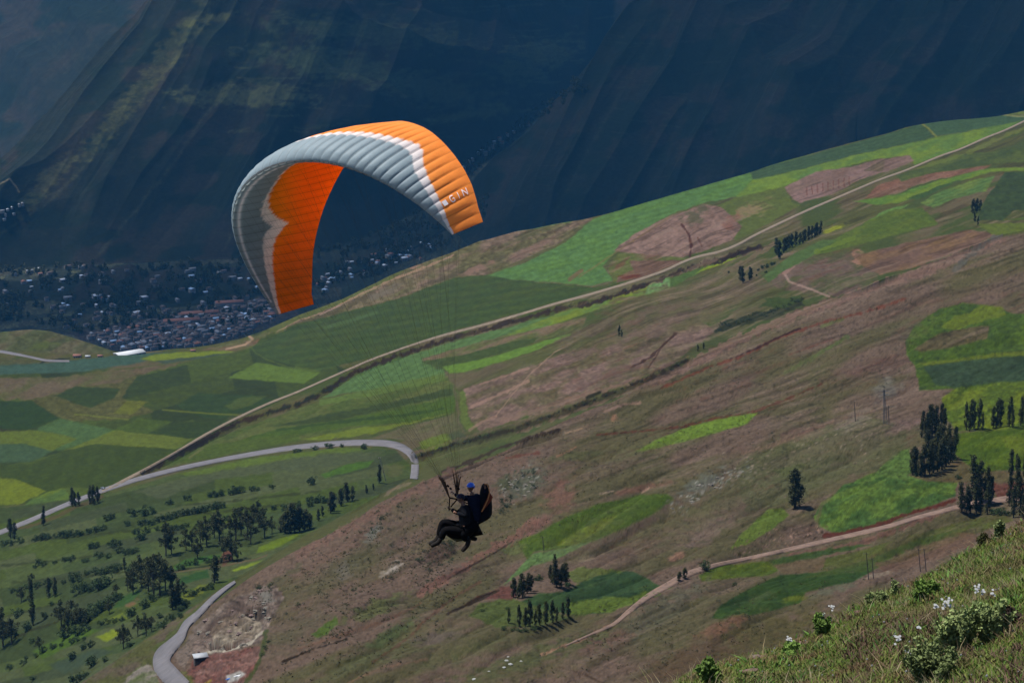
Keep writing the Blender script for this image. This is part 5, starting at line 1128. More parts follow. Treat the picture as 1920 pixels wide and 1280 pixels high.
# valley woods as one mass
def wood(name, pts, label, seed, size=1.6, n=34):
    rg = np.random.default_rng(seed); cs = []; rs = []
    for (x, y, h) in pts:
        p = hit(x, y, (3, 4, 5))
        if p is None: continue
        for j in range(3): cs.append((p.x + rg.normal() * h * .15, p.y + rg.normal() * h * .15, p.z + h * (.25 + .28 * j))); rs.append(h * .3)
    V, F = leaves(rg, cs, rs, n, size); o = mesh_np(name, V, F, leaf_e); tag(o, label, 'woodland', kind='stuff')
wp = []
def wadd(poly, n, thr, lo=7, hi=14):
    c = 0
    while c < n:
        x, y = town_pt(poly); c += 1
        if fbm(np.array([x / 30]), np.array([y / 9]), 3, 401)[0] > thr: wp.append((x, y, random.uniform(lo, hi)))
wadd([(0, 505), (560, 480), (700, 440), (640, 550), (520, 560), (380, 590), (150, 625), (0, 600)], 900, .48)
wadd([(620, 480), (860, 360), (960, 380), (860, 450), (640, 545)], 500, .45)
wadd([(870, 340), (1000, 230), (1100, 170), (1080, 150), (990, 215), (860, 320)], 240, .46)
wadd([(0, 560), (45, 555), (45, 600), (0, 606)], 60, .1, 10, 16)
wadd([(200, 612), (520, 560), (500, 610), (300, 655)], 120, .5, 6, 10)
wood('valley_woods', wp, 'dark woods and tree lines on the valley floor', 5)

# ------------------------------------------------------------------ small built things
white = simple_mat('white_sheet', (.4, .41, .42), alb_in=True, var=.06, scale=.5); wood_m = simple_mat('weathered_wood', (.06, .05, .045), alb_in=True, var=.2, scale=2)
tin = simple_mat('tin', (.26, .27, .28), alb_in=True, var=.15, scale=1, rough=.5); bluem = simple_mat('blue_tarp', (.03, .10, .3), alb_in=True, var=.1, scale=1); rockm = simple_mat('rock', (150, 128, 120), var=.3, scale=3, bump=.03)
stone_q = simple_mat('quarry_stone', (150, 142, 128), var=.25, scale=1.0)
stone_w = simple_mat('pale_stone', (205, 205, 200), var=.12, scale=1.0)
p = hit(243, 665, VA)
gh = make_house('greenhouse', 31, 15, 2.2, 1.4, white, tin); gh.location = p; gh.rotation_euler = (0, 0, .62); tag(gh, 'long white-roofed greenhouse at the edge of the teal field', 'greenhouse')
for (x, y, sc, lb) in ((145, 670, .9, 'small orange-roofed house at the foot of the round hill'), (188, 669, .6, 'tiny red-roofed hut left of the white greenhouse'), (165, 670, .6, 'small pale-roofed hut between the two red huts'), (362, 659, .6, 'lone red-roofed hut above the yellow strip')):
    h = make_house('hut', 9, 6, 2.6, 1.3, roofs['tile'] if 'pale' not in lb else tin); h.location = hit(x, y, VA); h.scale = (sc,) * 3; tag(h, lb, 'hut')
sh_ = make_house('shed', 4.2, 3.2, 1.8, .2, tin, wood_m); sh_.location = hit(376, 1240, HA) + Vector((0, 0, .3)); sh_.rotation_euler = (0, 0, .3); tag(sh_, 'small flat tin-roofed shed below the quarry', 'shed')
def lump(name, px, py, sx, sy, sz, mat, label, cat, only=HA, group=None, seed=0, rough=.3, rz=0):
    p = hit(px, py, only)
    if p is None: return
    bm = bmesh.new(); bmesh.ops.create_icosphere(bm, subdivisions=3, radius=1)
    c = np.array([v.co for v in bm.verts]); d = 1 + rough * 2 * (fbm(c[:, 0] * 1.7 + seed * 5, c[:, 1] * 1.7 + c[:, 2] * 2.3, 3, seed + 500) - .5)
    for v, k in zip(bm.verts, d): v.co = (v.co.x * k * sx, v.co.y * k * sy, v.co.z * k * sz)
    me = bpy.data.meshes.new(name); bm.to_mesh(me); bm.free(); o = bpy.data.objects.new(name, me); scene.collection.objects.link(o)
    me.materials.append(mat); o.location = p; o.rotation_euler = (0, 0, rz)
    if rough < .4:
        for q_ in me.polygons: q_.use_smooth = True
    return tag(o, label, cat, group)
lump('tarpaulin', 430, 1272, 1.3, .5, .25, bluem, 'crumpled blue tarpaulin on the quarry floor', 'tarpaulin', rz=.6)
lump('tarpaulin', 449, 1266, 1.8, .6, .25, white, 'crumpled white sheet beside the blue tarpaulin', 'tarpaulin', rz=.5, seed=2)
for i, (x, y, s) in enumerate(((950, 1238, .5), (957, 1245, .6), (945, 1251, .45), (977, 1239, .35), (889, 1273, .5), (917, 1258, .3), (953, 1231, .3))):
    lump('boulder', x, y, s * 1.3, s, s * .7, stone_w, 'pale boulder on the brown slope at bottom centre', 'boulder', group='pale boulders at bottom centre', seed=i)
for i in range(34):
    x, y = town_pt([(940, 930), (955, 895), (1000, 878), (1012, 905), (985, 935), (960, 955)] if i < 22 else [(1255, 950), (1300, 905), (1380, 870), (1390, 885), (1320, 930), (1270, 960)])
    s = random.uniform(.3, .9); lump('boulder', x, y, s * 1.4, s, s * .7, stone_q, 'grey boulder in the rocky outcrop ' + ('behind the pilot' if i < 22 else 'above the pink track'), 'boulder', group='boulders in the hillside outcrops', seed=i + 160, rough=.6)
for i in range(30):
    x, y = town_pt([(352, 1215), (385, 1165), (425, 1130), (485, 1105), (530, 1110), (510, 1150), (495, 1190), (450, 1215), (380, 1228)])
    s = random.uniform(.35, 1.1); lump('quarry_boulder', x, y, s * 1.3, s, s * .8, random.choice([stone_q, rockm]), 'broken grey-brown boulder lying in the quarry', 'boulder', group='boulders lying in the quarry', seed=i + 60, rough=.6)
def pole(px, py, px2, py2, r, name, label, cat, group=None, arm=None, mat=wood_m):
    p = hit(px, py, (1, 2)); dep = float(np.dot(np.array(p), CF)); h = abs(py - py2) * dep / FPX / math.cos(R(16)); dx = (px2 - px) * dep / FPX
    root = empty(name, p); V = []; F = []; tube(V, F, [(0, 0, -.5), (dx * .5, 0, h * .5), (dx, 0, h)], [r, r * .85, r * .65], 6); mesh_np('mast', V, np.array(F), mat, root)
    V = []; F = []; w_ = arm or .9; tube(V, F, [(dx - w_, 0, h - .5), (dx + w_, 0, h - .5)], [r * .5, r * .5], 4); mesh_np('crossarm', V, np.array(F), mat, root)
    return tag(root, label, cat, group)
pole(1629, 1086, 1622, 1034, .16, 'utility_pole', 'left pole of the lower pair of wooden poles', 'pole'); pole(1638, 1084, 1633, 1044, .16, 'utility_pole', 'right pole of the lower pair of wooden poles', 'pole')
pole(1726, 1071, 1720, 1027, .16, 'utility_pole', 'left pole of the upper pair near the bank', 'pole'); pole(1737, 1071, 1730, 1026, .16, 'utility_pole', 'right pole of the upper pair near the bank', 'pole')
pole(1020, 1032, 1017, 1004, .16, 'utility_pole', 'lone pole at the corner of the yellow-green field', 'pole'); pole(1604, 790, 1600, 752, .2, 'utility_pole', 'lone grey pole left of the lattice mast', 'pole')
palem = simple_mat('pale_pole', (.25, .23, .19), alb_in=True); pole(724, 902, 712, 856, .3, 'leaning_pole', 'pale leaning pole beside the cypress-shaped tree', 'pole', mat=palem)
pole(1667, 793, 1664, 760, .2, 'utility_pole', 'short grey pole right of the lattice mast', 'pole')
p = hit(1660, 794, (1,)); mast_m = simple_mat('dull_steel', (.085, .088, .09), alb_in=True); root = empty('lattice_mast', p); V = []; F = []; dep = float(np.dot(np.array(p), CF)); h = 66 * dep / FPX
tube(V, F, [(-.9, -.5, -.5), (-1.5, 0, h)], [.14, .1], 4); tube(V, F, [(.9, -.5, -.5), (-1.1, 0, h)], [.14, .1], 4); tube(V, F, [(0, 1, -.5), (-1.3, .2, h)], [.14, .1], 4)
mesh_np('mast', V, np.array(F), mast_m, root); V = []; F = []
for k in range(9):
    t0, t1 = k / 9, (k + 1) / 9; l = lambda t, s: (s * .9 * (1 - t) - 1.3 * t + s * .2 * t, -.5 * (1 - t), h * t)
    tube(V, F, [l(t0, -1), l(t1, 1)], [.06, .06], 3); tube(V, F, [l(t0, 1), l(t1, -1)], [.06, .06], 3)
mesh_np('bracing', V, np.array(F), mast_m, root)
V = []; F = []
for z in (.97, .85): tube(V, F, [(-3.6, 0, h * z), (1.2, 0, h * z)], [.1, .1], 4)
mesh_np('crossarm', V, np.array(F), mast_m, root); tag(root, 'pale lattice power mast on the stony rise', 'mast')
# car at the junction
p = hit(193, 917, VA); car = empty('car', p + Vector((0, 0, .35)), -.9); cm1 = simple_mat('dark_car_paint', (.03, .035, .05), alb_in=True, rough=.3, spec=.5); gl = simple_mat('car_glass', (.06, .08, .1), alb_in=True, rough=.1, spec=.6); rub = simple_mat('rubber', (.02, .02, .02), alb_in=True)
prof = [(-2.2, .3), (-2.25, .8), (-1.9, .95), (-1.2, 1.0), (-.6, 1.45), (.9, 1.48), (1.6, 1.05), (2.1, .95), (2.25, .6), (2.2, .3)]
V = [(x, s * (.85 if z < 1.1 else .7), z) for s in (-1, 1) for x, z in prof]; n = len(prof); F4 = np.array([(i, i + 1, n + i + 1, n + i) for i in range(n - 1)] + [(n - 1, 0, n, 2 * n - 1)]); FN = np.array([list(range(n))[::-1], list(range(n, 2 * n))])
mesh_np('body', V, [F4, FN], cm1, car); mesh_np('window', [(-1.1, -.86, 1.02), (1.4, -.86, 1.02), (.85, -.74, 1.4), (-.55, -.74, 1.4)], np.array([(0, 1, 2, 3)]), gl, car); mesh_np('window', [(-1.1, .86, 1.02), (-.55, .74, 1.4), (.85, .74, 1.4), (1.4, .86, 1.02)], np.array([(0, 1, 2, 3)]), gl, car)
for x in (-1.4, 1.4):
    for s in (-1, 1): V = []; F = []; tube(V, F, [(x, s * .75, .33), (x, s * .9, .33)], [.33, .33], 14); V += [(x, s * .9, .33)]; mesh_np('wheel', V, [np.array(F), np.array([(14 + k, 14 + (k + 1) % 14, 28) for k in range(14)])], rub, car)
tag(car, 'small dark car waiting where the dirt track meets the asphalt road', 'car')
# ------------------------------------------------------------------ paraglider
PM = 67.66                                  # photo px per metre at the glider
D0 = FPX / PM
def W(q):
    """glider space (photo-px right, photo-px down, metres of extra depth*PM) -> world; perspective of a real position in the air"""
    q = np.asarray(q, float); d = D0 + q[..., 2] / PM
    return ray(q[..., 0], q[..., 1]) * d[..., None]
def fab(name, c, trans, var=.06):
    m = bpy.data.materials.new(name); m.use_nodes = True; t = m.node_tree; t.nodes.clear()
    o = t.nodes.new('ShaderNodeOutputMaterial'); d = t.nodes.new('ShaderNodeBsdfPrincipled'); tr = t.nodes.new('ShaderNodeBsdfTranslucent'); mx = t.nodes.new('ShaderNodeMixShader')
    d.inputs['Roughness'].default_value = .55; d.inputs['Specular IOR Level'].default_value = .25; mx.inputs[0].default_value = trans
    g = t.nodes.new('ShaderNodeNewGeometry'); n = t.nodes.new('ShaderNodeTexNoise'); n.inputs['Scale'].default_value = 2.2; n.inputs['Detail'].default_value = 5; t.links.new(g.outputs['Position'], n.inputs['Vector'])
    mp = t.nodes.new('ShaderNodeMapRange'); mp.inputs['From Min'].default_value = .3; mp.inputs['From Max'].default_value = .7; mp.inputs['To Min'].default_value = 1 - var; mp.inputs['To Max'].default_value = 1 + var; t.links.new(n.outputs['Fac'], mp.inputs['Value'])
    sc = t.nodes.new('ShaderNodeVectorMath'); sc.operation = 'SCALE'; t.links.new(mp.outputs[0], sc.inputs['Scale'])
    if c is None:
        v = t.nodes.new('ShaderNodeVertexColor'); v.layer_name = 'Col'; t.links.new(v.outputs['Color'], sc.inputs[0])
    else: sc.inputs[0].default_value = tuple(c)
    t.links.new(sc.outputs[0], d.inputs['Base Color']); t.links.new(sc.outputs[0], tr.inputs['Color'])
    bp = t.nodes.new('ShaderNodeBump'); bp.inputs['Strength'].default_value = .35; bp.inputs['Distance'].default_value = .03; n2 = t.nodes.new('ShaderNodeTexNoise'); n2.inputs['Scale'].default_value = 5; n2.inputs['Detail'].default_value = 3; t.links.new(g.outputs['Position'], n2.inputs['Vector']); t.links.new(n2.outputs['Fac'], bp.inputs['Height']); t.links.new(bp.outputs[0], d.inputs['Normal'])
    t.links.new(d.outputs[0], mx.inputs[1]); t.links.new(tr.outputs[0], mx.inputs[2]); t.links.new(mx.outputs[0], o.inputs[0]); return m
fabric = fab('ripstop_fabric', None, .48)
S3 = np.array([172., -72., -150.]); U3 = np.array([-208., -240., -60.]); O3 = np.array([720., 552., 0.])
TT = np.radians(np.array([-82, -70, -58, -45, -33, -20, 0, 20, 33, 45, 58, 70, 82.]))
CX = [64, 99, 124, 153, 170, 182, 182, 160, 137, 120, 104, 86, 55]; CY = [-20, -14, -18, -33, -32, -40, -58, -74, -79, -82, -70, -52, -21]; CZ = [20, 45, 66, 80, 88, 92, 95, 92, 88, 80, 66, 45, 20]
tt = np.linspace(R(-82), R(82), 801); arc = np.sin(tt)[:, None] * S3 + np.cos(tt)[:, None] * U3
ll = np.concatenate([[0], np.cumsum(np.linalg.norm(np.diff(arc, axis=0), axis=1))]); ll = ll / ll[-1] * 2 - 1
def smooth_interp(t, ys):
    f = lambda a: np.interp(a, TT, ys); h = R(5); return (f(t - h) + 2 * f(t) + f(t + h)) / 4
def wing_pt(s, x, side, lift=0.0):
    """s -1..1 across the span, x 0..1 along the chord, side +1 top / -1 bottom"""
    s = np.asarray(s, float); x = np.asarray(x, float); t = np.interp(s, ll, tt)
    N = O3 + np.sin(t)[..., None] * S3 + np.cos(t)[..., None] * U3
    T = np.cos(t)[..., None] * S3 - np.sin(t)[..., None] * U3
    Cc = np.stack([smooth_interp(t, CX), smooth_interp(t, CY), smooth_interp(t, CZ)], -1)
    n = np.cross(T, Cc); n /= np.linalg.norm(n, axis=-1, keepdims=True); n *= np.sign(np.sum(n * (N - O3), -1, keepdims=True))
    ch = np.linalg.norm(Cc, axis=-1)
    tip = np.clip((1 - np.abs(s)) * 9, .35, 1)
    yt = 5 * .19 * (.2969 * np.sqrt(x) - .126 * x - .3516 * x ** 2 + .2843 * x ** 3 - .1015 * x ** 4) * tip
    yc = .14 * x * (1 - x) * (1 - .5 * x)
    NCELL = 44; ph = ((s + 1) / 2 * NCELL) % 1
    bil = np.sqrt(np.clip(1 - (2 * ph - 1) ** 2, 0, 1))
    if side > 0: y = yc + yt + .020 * bil * np.clip((1 - x) * 3, 0, 1) * np.clip(x * 8 + .35, 0, 1)
    else: y = yc - yt * .62 - .008 * bil * np.clip((1 - x) * 4, 0, 1)
    y = y + lift / ch
    Q = N + Cc * x[..., None] + n * (y * ch)[..., None]
    e = np.clip(s, 0, 1) ** 1.5; Q[..., 0] -= 14 * e + 15 * np.exp(-((s + .42) / .34) ** 2) * (1 - x); Q[..., 1] -= 7 * e
    return Q
def pat(s, x, side):
    a = np.abs(s)
    if side > 0:
        w_ = np.interp(a, [0, .12, .25, .38, .47, .52, .56, .62, .7, .78, .86, .93, 1], [.30, .36, .46, .56, .63, .68, .66, .50, .38, .30, .22, .13, .05])
        g_ = w_ - np.interp(a, [0, .2, .45, .55, .7, .9, 1], [.05, .08, .12, .19, .14, .09, .05])
    else:
        w_ = np.interp(a, [0, .12, .25, .35, .42, .48, .53, .57, .62, .7, .8, .9, 1], [.22, .26, .30, .31, .36, .45, .60, .50, .43, .38, .32, .22, .10])
        g_ = w_ - np.interp(a, [0, .3, .38, .45, .52, .56, .64, .8, 1], [.01, .02, .06, .12, .18, .20, .13, .11, .06])
    # the edge steps a little from cell to cell
    ph = ((s + 1) / 2 * 44) % 1; w_ = w_ + .012 * np.sqrt(np.clip(1 - (2 * ph - 1) ** 2, 0, 1)); g_ = g_ + .012 * np.sqrt(np.clip(1 - (2 * ph - 1) ** 2, 0, 1))
    return g_, w_
ORU = np.array([1., .33, .06]); ORL = np.array([1., .24, .008]); GRY = np.array([.30, .38, .415]); WHT = np.array([.84, .78, .75])
glider = empty('paraglider', tuple(W([720, 640, 0]))); GL = np.array(glider.location)
fabric_low = fab('ripstop_underside', None, .68)
def skin(name, side, nx, mat=fabric):
    ns = 44 * 8 + 1; s = np.linspace(-1, 1, ns); x = np.concatenate([np.linspace(0, 1, nx) ** 1.7])
    S_, X_ = np.meshgrid(s, x, indexing='ij'); Q = wing_pt(S_, X_, side); P = W(Q)
    g_, w_ = pat(S_, X_, side); a = np.clip((X_ - g_) * 90 + .5, 0, 1)[..., None]; b = np.clip((X_ - w_) * 90 + .5, 0, 1)[..., None]
    gr = GRY if side > 0 else GRY * [.92, .84, .78]
    wh = WHT if side > 0 else np.array([.98, .80, .68])
    c = gr * (1 - a) + wh * a; c = c * (1 - b) + (ORU if side > 0 else ORL) * b
    if side < 0:
        k = (np.clip(1 - np.abs(X_ - .055) / .026, 0, 1) * (np.abs(S_) < .93))[..., None]; c = c * (1 - k) + WHT * [1.15, 1.05, 1.0] * k
    ph = ((S_ + 1) / 2 * 44) % 1; seam = np.clip(1 - np.minimum(ph, 1 - ph) / .07, 0, 1)[..., None]; c = c * (1 - (.24 if side > 0 else .30) * seam)
    if side < 0:
        for xr in (.1, .32, .57, .8): c = c * (1 - .12 * np.clip(1 - np.abs(X_ - xr) / .008, 0, 1))[..., None]
        c = c * (1 - .10 * np.clip(1 - np.abs((ph * 2) % 1 - .5) / .12, 0, 1) * (X_ > .1))[..., None]
    idx = np.arange(ns * len(x)).reshape(ns, len(x)); F = np.stack([idx[:-1, :-1], idx[:-1, 1:], idx[1:, 1:], idx[1:, :-1]], -1).reshape(-1, 4)
    if side > 0: F = F[:, ::-1]
    o = mesh_np(name, P.reshape(-1, 3) - GL, F, mat, glider, col=c.reshape(-1, 3), smooth=True); return o
up = skin('upper_surface', 1, 46); up['label'] = 'quilted top skin, grey front edge, white zigzag band, orange rear'
lo = skin('lower_surface', -1, 46, fabric_low); lo['label'] = 'glowing orange underside with grey and white front'
for sgn in (-1, 1):                          # closed wing tips
    x = np.linspace(0, 1, 20); A = wing_pt(np.full(20, sgn * 1.), x, 1); B = wing_pt(np.full(20, sgn * 1.), x, -1); V = W(np.concatenate([A, B])) - GL
    mesh_np('wing_tip', V, np.array([(i, i + 1, 21 + i, 20 + i) for i in range(19)]), fab('tip_fabric', ORU, .4), glider)
# ribs inside (seen faintly through the cloth)
V = []; F = []
for k in range(1, 44):
    s = -1 + 2 * k / 44; x = np.linspace(.02, .97, 9); A = W(wing_pt(np.full(9, s), x, 1)) - GL; B = W(wing_pt(np.full(9, s), x, -1)) - GL
    b = len(V); V += A.tolist() + B.tolist(); F += [(b + i, b + i + 1, b + 10 + i, b + 9 + i) for i in range(8)]
mesh_np('ribs', V, np.array(F), fab('rib_fabric', (.55, .5, .48), .5), glider)
# lettering near the right tip: a square mark and the letters G I N
mk_mat = fab('white_print', (.84, .8, .78), .2)
def strokes(segs, s0, s1, x0, x1, w_, name='lettering'):
    V = []; F = []
    for (ax, ay, bx, by) in segs:
        dx, dy = bx - ax, by - ay; L = math.hypot(dx, dy) + 1e-9; nx_, ny_ = -dy / L * w_, dx / L * w_; k = 5; b = len(V)
        for i in range(k + 1):
            for sg in (-1, 1):
                u = ax + dx * i / k + nx_ * sg; v = ay + dy * i / k + ny_ * sg
                V.append((W(wing_pt(s0 + (s1 - s0) * v, x0 + (x1 - x0) * u, 1, 1.2)) - GL).tolist())
        F += [(b + 2 * i, b + 2 * i + 1, b + 2 * i + 3, b + 2 * i + 2) for i in range(k)]
    return mesh_np(name, V, np.array(F), mk_mat, glider)
c0 = -1 + 2 * 40 / 44; c1 = -1 + 2 * 41 / 44; sA, sB = c1 - .10 * (c1 - c0), c0 + .22 * (c1 - c0)
strokes([(0, .5, 1, .5)], sA, sB, .27, .36, .42, 'emblem')
strokes([(1, .95, .3, 1), (.3, 1, 0, .7), (0, .7, 0, .3), (0, .3, .3, 0), (.3, 0, 1, .05), (1, .05, 1, .5), (1, .5, .6, .5)], sA, sB, .44, .52, .08)
strokes([(.5, 0, .5, 1)], sA, sB, .60, .66, .11)
strokes([(0, 0, 0, 1), (0, 1, 1, 0), (1, 0, 1, 1)], sA, sB, .74, .84, .08)
# risers, lines, spreader bars and harness
line_m = simple_mat('suspension_cord', (.025, .02, .018), alb_in=True, rough=.8); web_m = simple_mat('riser_webbing', (.07, .035, .018), alb_in=True, var=.3, scale=20); blk = simple_mat('black_nylon', (.005, .005, .0065), spec=.04, alb_in=True, rough=.7, var=.4, scale=6, bump=.01)
def tubes_obj(name, paths, mat, parent, org, seg=5, label=None):
    V = []; F = []
    for pts, rad in paths:
        P = [np.array(W(q)) - org for q in pts]; tube(V, F, P, rad if isinstance(rad, (list, tuple)) else [rad] * len(P), seg)
    o = mesh_np(name, V, np.array(F), mat, parent, smooth=True)
    if label: o['label'] = label
    return o
rl = {-1: [(824, 894, -8), (828, 896, -6), (831, 899, -4), (834, 902, -2)], 1: [(850, 888, 6), (855, 886, 8), (859, 890, 10), (863, 893, 12)]}
rb_ = {-1: (842, 931, -6), 1: (857, 930, 8)}
for sd_ in (-1, 1):
    for r, xr in enumerate((.08, .32, .56, .8)):
        groups = [(.03, .33), (.33, .62), (.62, .97)] if r < 3 else [(.05, .45), (.45, .93)]
        for g0, g1 in groups:
            top = rl[sd_][r]; ps = []
            att = [wing_pt(np.array(sd_ * (g0 + (g1 - g0) * f)), np.array(xr), -1) for f in (.08, .36, .64, .92)]
            mid = sum(att) / 4; node = mid + (np.array(top) - mid) * .62; ps.append(([top, node], .0024))
            for pr in (att[:2], att[2:]):
                m2 = sum(pr) / 2; n2_ = m2 + (node - m2) * .35; ps.append(([node, n2_], .0019))
                for a_ in pr: ps.append(([n2_, a_], .0015))
            tubes_obj('suspension_line', ps, line_m, glider, GL, 3)
    for r in range(4): tubes_obj('riser', [([rl[sd_][r], rb_[sd_]], [.018, .022])], web_m, glider, GL, 4)
    for dx_ in (4, 9): tubes_obj('brake_toggle', [([(rb_[sd_][0] - 8 + dx_, 905 + dx_, rb_[sd_][2]), (rb_[sd_][0] - 4 + dx_, 908 + dx_, rb_[sd_][2])], .03)], blk, glider, GL, 5)
tubes_obj('spreader_bar', [([(842, 931, -6), (843.5, 933, -6), (866, 937, -6)], .022), ([(843, 934, -6), (842, 956, -6)], .018), ([(845, 950, -6), (856, 937, -2), (866, 938, 4)], .02), ([(857, 930, 8), (868, 940, 10), (890, 948, 14)], .02)], blk, glider, GL, 6)
def loft(name, rings, mat, parent, org, label=None, seg=14):
    """rings: (px, py, depth_px, half width px, half height px, angle) stacked into one skin"""
    V = []; F = []
    for (cx, cy_, cz, a, b, ang, e) in rings:
        for k in range(seg):
            th = 2 * math.pi * k / seg; u = a * math.cos(th); v = e * math.sin(th); ca, sa = math.cos(R(ang)), math.sin(R(ang))
            V.append((W((cx + u * ca, cy_ + u * sa + b * 0, cz + v)) - org).tolist())
    n = len(rings)
    for i in range(n - 1):
        for k in range(seg): F.append((i * seg + k, i * seg + (k + 1) % seg, (i + 1) * seg + (k + 1) % seg, (i + 1) * seg + k))
    caps = np.array([list(range(seg))[::-1], [(n - 1) * seg + k for k in range(seg)]])
    o = mesh_np(name, V, [np.array(F), caps], mat, parent, smooth=True)
    if label: o['label'] = label
    return o
# pilot harness: tall back protector and seat pod; passenger harness: seat shell
loft('pilot_harness', [(910, 906, 26, 4, 0, 0, 5), (910, 910, 26, 7, 0, 5, 8), (909, 920, 24, 9, 0, 5, 11), (910, 935, 20, 12, 0, 5, 15), (911, 950, 18, 12, 0, 0, 17), (910, 965, 16, 12.5, 0, -5, 17), (906, 975, 14, 14, 0, -20, 17), (898, 982, 12, 15, 0, -25, 15), (890, 986, 10, 12, 0, -25, 12), (884, 990, 8, 8, 0, -20, 8)], blk, glider, GL, 'black harness with tall rounded back pod')
loft('passenger_harness', [(876, 946, 4, 5, 0, 0, 8), (880, 960, 4, 7, 0, 0, 12), (881, 975, 4, 9, 0, -10, 14), (876, 990, 2, 13, 0, -10, 15), (864, 998, 0, 24, 0, 6, 15), (857, 1005, 0, 22, 0, 8, 13), (856, 1010, 0, 14, 0, 12, 9), (857, 1013, 0, 6, 0, 12, 5)], blk, glider, GL)
redm = simple_mat('red_orange_fabric', (.14, .025, .01), alb_in=True, var=.25, scale=8); trim = simple_mat('orange_trim', (.4, .16, .05), alb_in=True)
def patch3(name, pts, mat, th=.02):
    P = [W(q) - GL for q in pts]; n = len(P); off = np.array([0, -th, 0]); V = [tuple(p) for p in P] + [tuple(p + off) for p in P]
    F = [(i, (i + 1) % n, n + (i + 1) % n, n + i) for i in range(n)]
    return mesh_np(name, V, [np.array(F), np.array([list(range(n))[::-1], list(range(n, 2 * n))])], mat, glider)
patch3('harness_panel', [(917, 921, 8), (924, 931, 14), (921, 938, 10), (913, 948, 2), (904, 959, -4), (906, 948, -2), (913, 934, 2)], redm)
tubes_obj('harness_trim', [([(909, 907, 17), (914, 908, 14), (917, 916, 10), (918, 922, 8), (915, 936, 2), (909, 948, -3), (903, 959, -5)], .016)], trim, glider, GL, 5)
patch3('seat_panel', [(846, 1008, -12), (858, 1010, -13), (868, 1009, -13), (866, 1013, -12), (856, 1014, -12)], simple_mat('olive_panel', (.05, .04, .015), alb_in=True), .05)
tag(glider, 'orange, grey and white tandem paraglider wing with its lines and harnesses', 'paraglider')

# ------------------------------------------------------------------ people
skinm = simple_mat('skin', (.16, .08, .052), alb_in=True, rough=.6, var=.08, scale=10); navy = simple_mat('navy_jacket', (.007, .009, .019), spec=.04, alb_in=True, rough=.8, var=.4, scale=9, bump=.01); dgrey = simple_mat('dark_grey_jacket', (.009, .0095, .012), spec=.04, alb_in=True, rough=.85, var=.35, scale=9, bump=.01)
trou = simple_mat('black_trousers', (.003, .003, .0038), spec=.04, alb_in=True, var=.4, scale=9, rough=.85, bump=.01); shoe = simple_mat('dark_boots', (.008, .006, .005), alb_in=True, var=.3, scale=12); helm = simple_mat('glossy_blue_helmet', (.01, .07, .42), alb_in=True, rough=.22, spec=.6, var=.04); helm2 = simple_mat('dark_navy_helmet', (.006, .008, .02), alb_in=True, rough=.5, spec=.15); glass = simple_mat('dark_lens', (.01, .01, .01), alb_in=True, rough=.15, spec=.6)
def sk_mesh(pts, edges, rad, sub=2):
    me = bpy.data.meshes.new('tmp'); me.from_pydata([tuple(p) for p in pts], edges, []); ob = bpy.data.objects.new('tmp', me); scene.collection.objects.link(ob)
    md = ob.modifiers.new('s', 'SKIN'); 
    for i, v in enumerate(me.skin_vertices[0].data): v.radius = (rad[i], rad[i]) if not isinstance(rad[i], tuple) else rad[i]
    me.skin_vertices[0].data[0].use_root = True
    sb = ob.modifiers.new('u', 'SUBSURF'); sb.levels = sub; sb.render_levels = sub
    d_ = bpy.context.evaluated_depsgraph_get(); ev = ob.evaluated_get(d_); out = bpy.data.meshes.new_from_object(ev); bpy.data.objects.remove(ob); return out
def fin(me, name, mat, parent, org):
    me.transform(Matrix.Translation(-Vector(org))); me.materials.clear(); me.materials.append(mat)
    o = bpy.data.objects.new(name, me); scene.collection.objects.link(o); o.parent = parent
    for p_ in me.polygons: p_.use_smooth = True
    return o
def join(meshes, voxel=None):
    bm = bmesh.new()
    for m_ in meshes: bm.from_mesh(m_)
    me = bpy.data.meshes.new('joined'); bm.to_mesh(me); bm.free()
    if voxel:
        ob = bpy.data.objects.new('t', me); scene.collection.objects.link(ob); r_ = ob.modifiers.new('r', 'REMESH'); r_.mode = 'VOXEL'; r_.voxel_size = voxel
        d_ = bpy.context.evaluated_depsgraph_get(); me = bpy.data.meshes.new_from_object(ob.evaluated_get(d_)); bpy.data.objects.remove(ob)
    return me
def basis(fwd, up):
    f = Vector(fwd).normalized(); u = Vector(up); r_ = f.cross(u).normalized(); u = r_.cross(f).normalized(); return f, r_, u
def head_mesh(c, fwd, up, h=.23):
    f, r_, u = basis(fwd, up); bm = bmesh.new(); bmesh.ops.create_uvsphere(bm, u_segments=28, v_segments=20, radius=1)
    for v in bm.verts:
        x, y, z = v.co                                   # x fwd, y right, z up
        w_ = 1 - .22 * max(0, -z) ** 1.5; fx = x * .098 * (1 if z > -.1 else 1 - .12 * (-z)); fy = y * .078 * w_; fz = z * h / 2
        if x > .5:
            fx += .028 * math.exp(-((y / .13) ** 2) - ((z + .12) / .2) ** 2)          # nose
            fx += .009 * math.exp(-((z - .16) / .1) ** 2) * (1 - y * y)               # brow
            fx -= .011 * math.exp(-(((abs(y) - .33) / .16) ** 2) - ((z - .02) / .1) ** 2)   # eye sockets
            fx += .008 * math.exp(-((y / .3) ** 2) - ((z + .42) / .07) ** 2)          # lips
            fx -= .006 * math.exp(-((y / .3) ** 2) - ((z + .52) / .05) ** 2)
            fx += .010 * math.exp(-((y / .25) ** 2) - ((z + .78) / .14) ** 2)         # chin
        if abs(y) > .86: fy += math.copysign(.016 * math.exp(-((x + .05) / .22) ** 2 - ((z + .05) / .25) ** 2), y)   # ears
        v.co = Vector(c) + f * fx + r_ * fy + u * fz
    me = bpy.data.meshes.new('h'); bm.to_mesh(me); bm.free(); return me
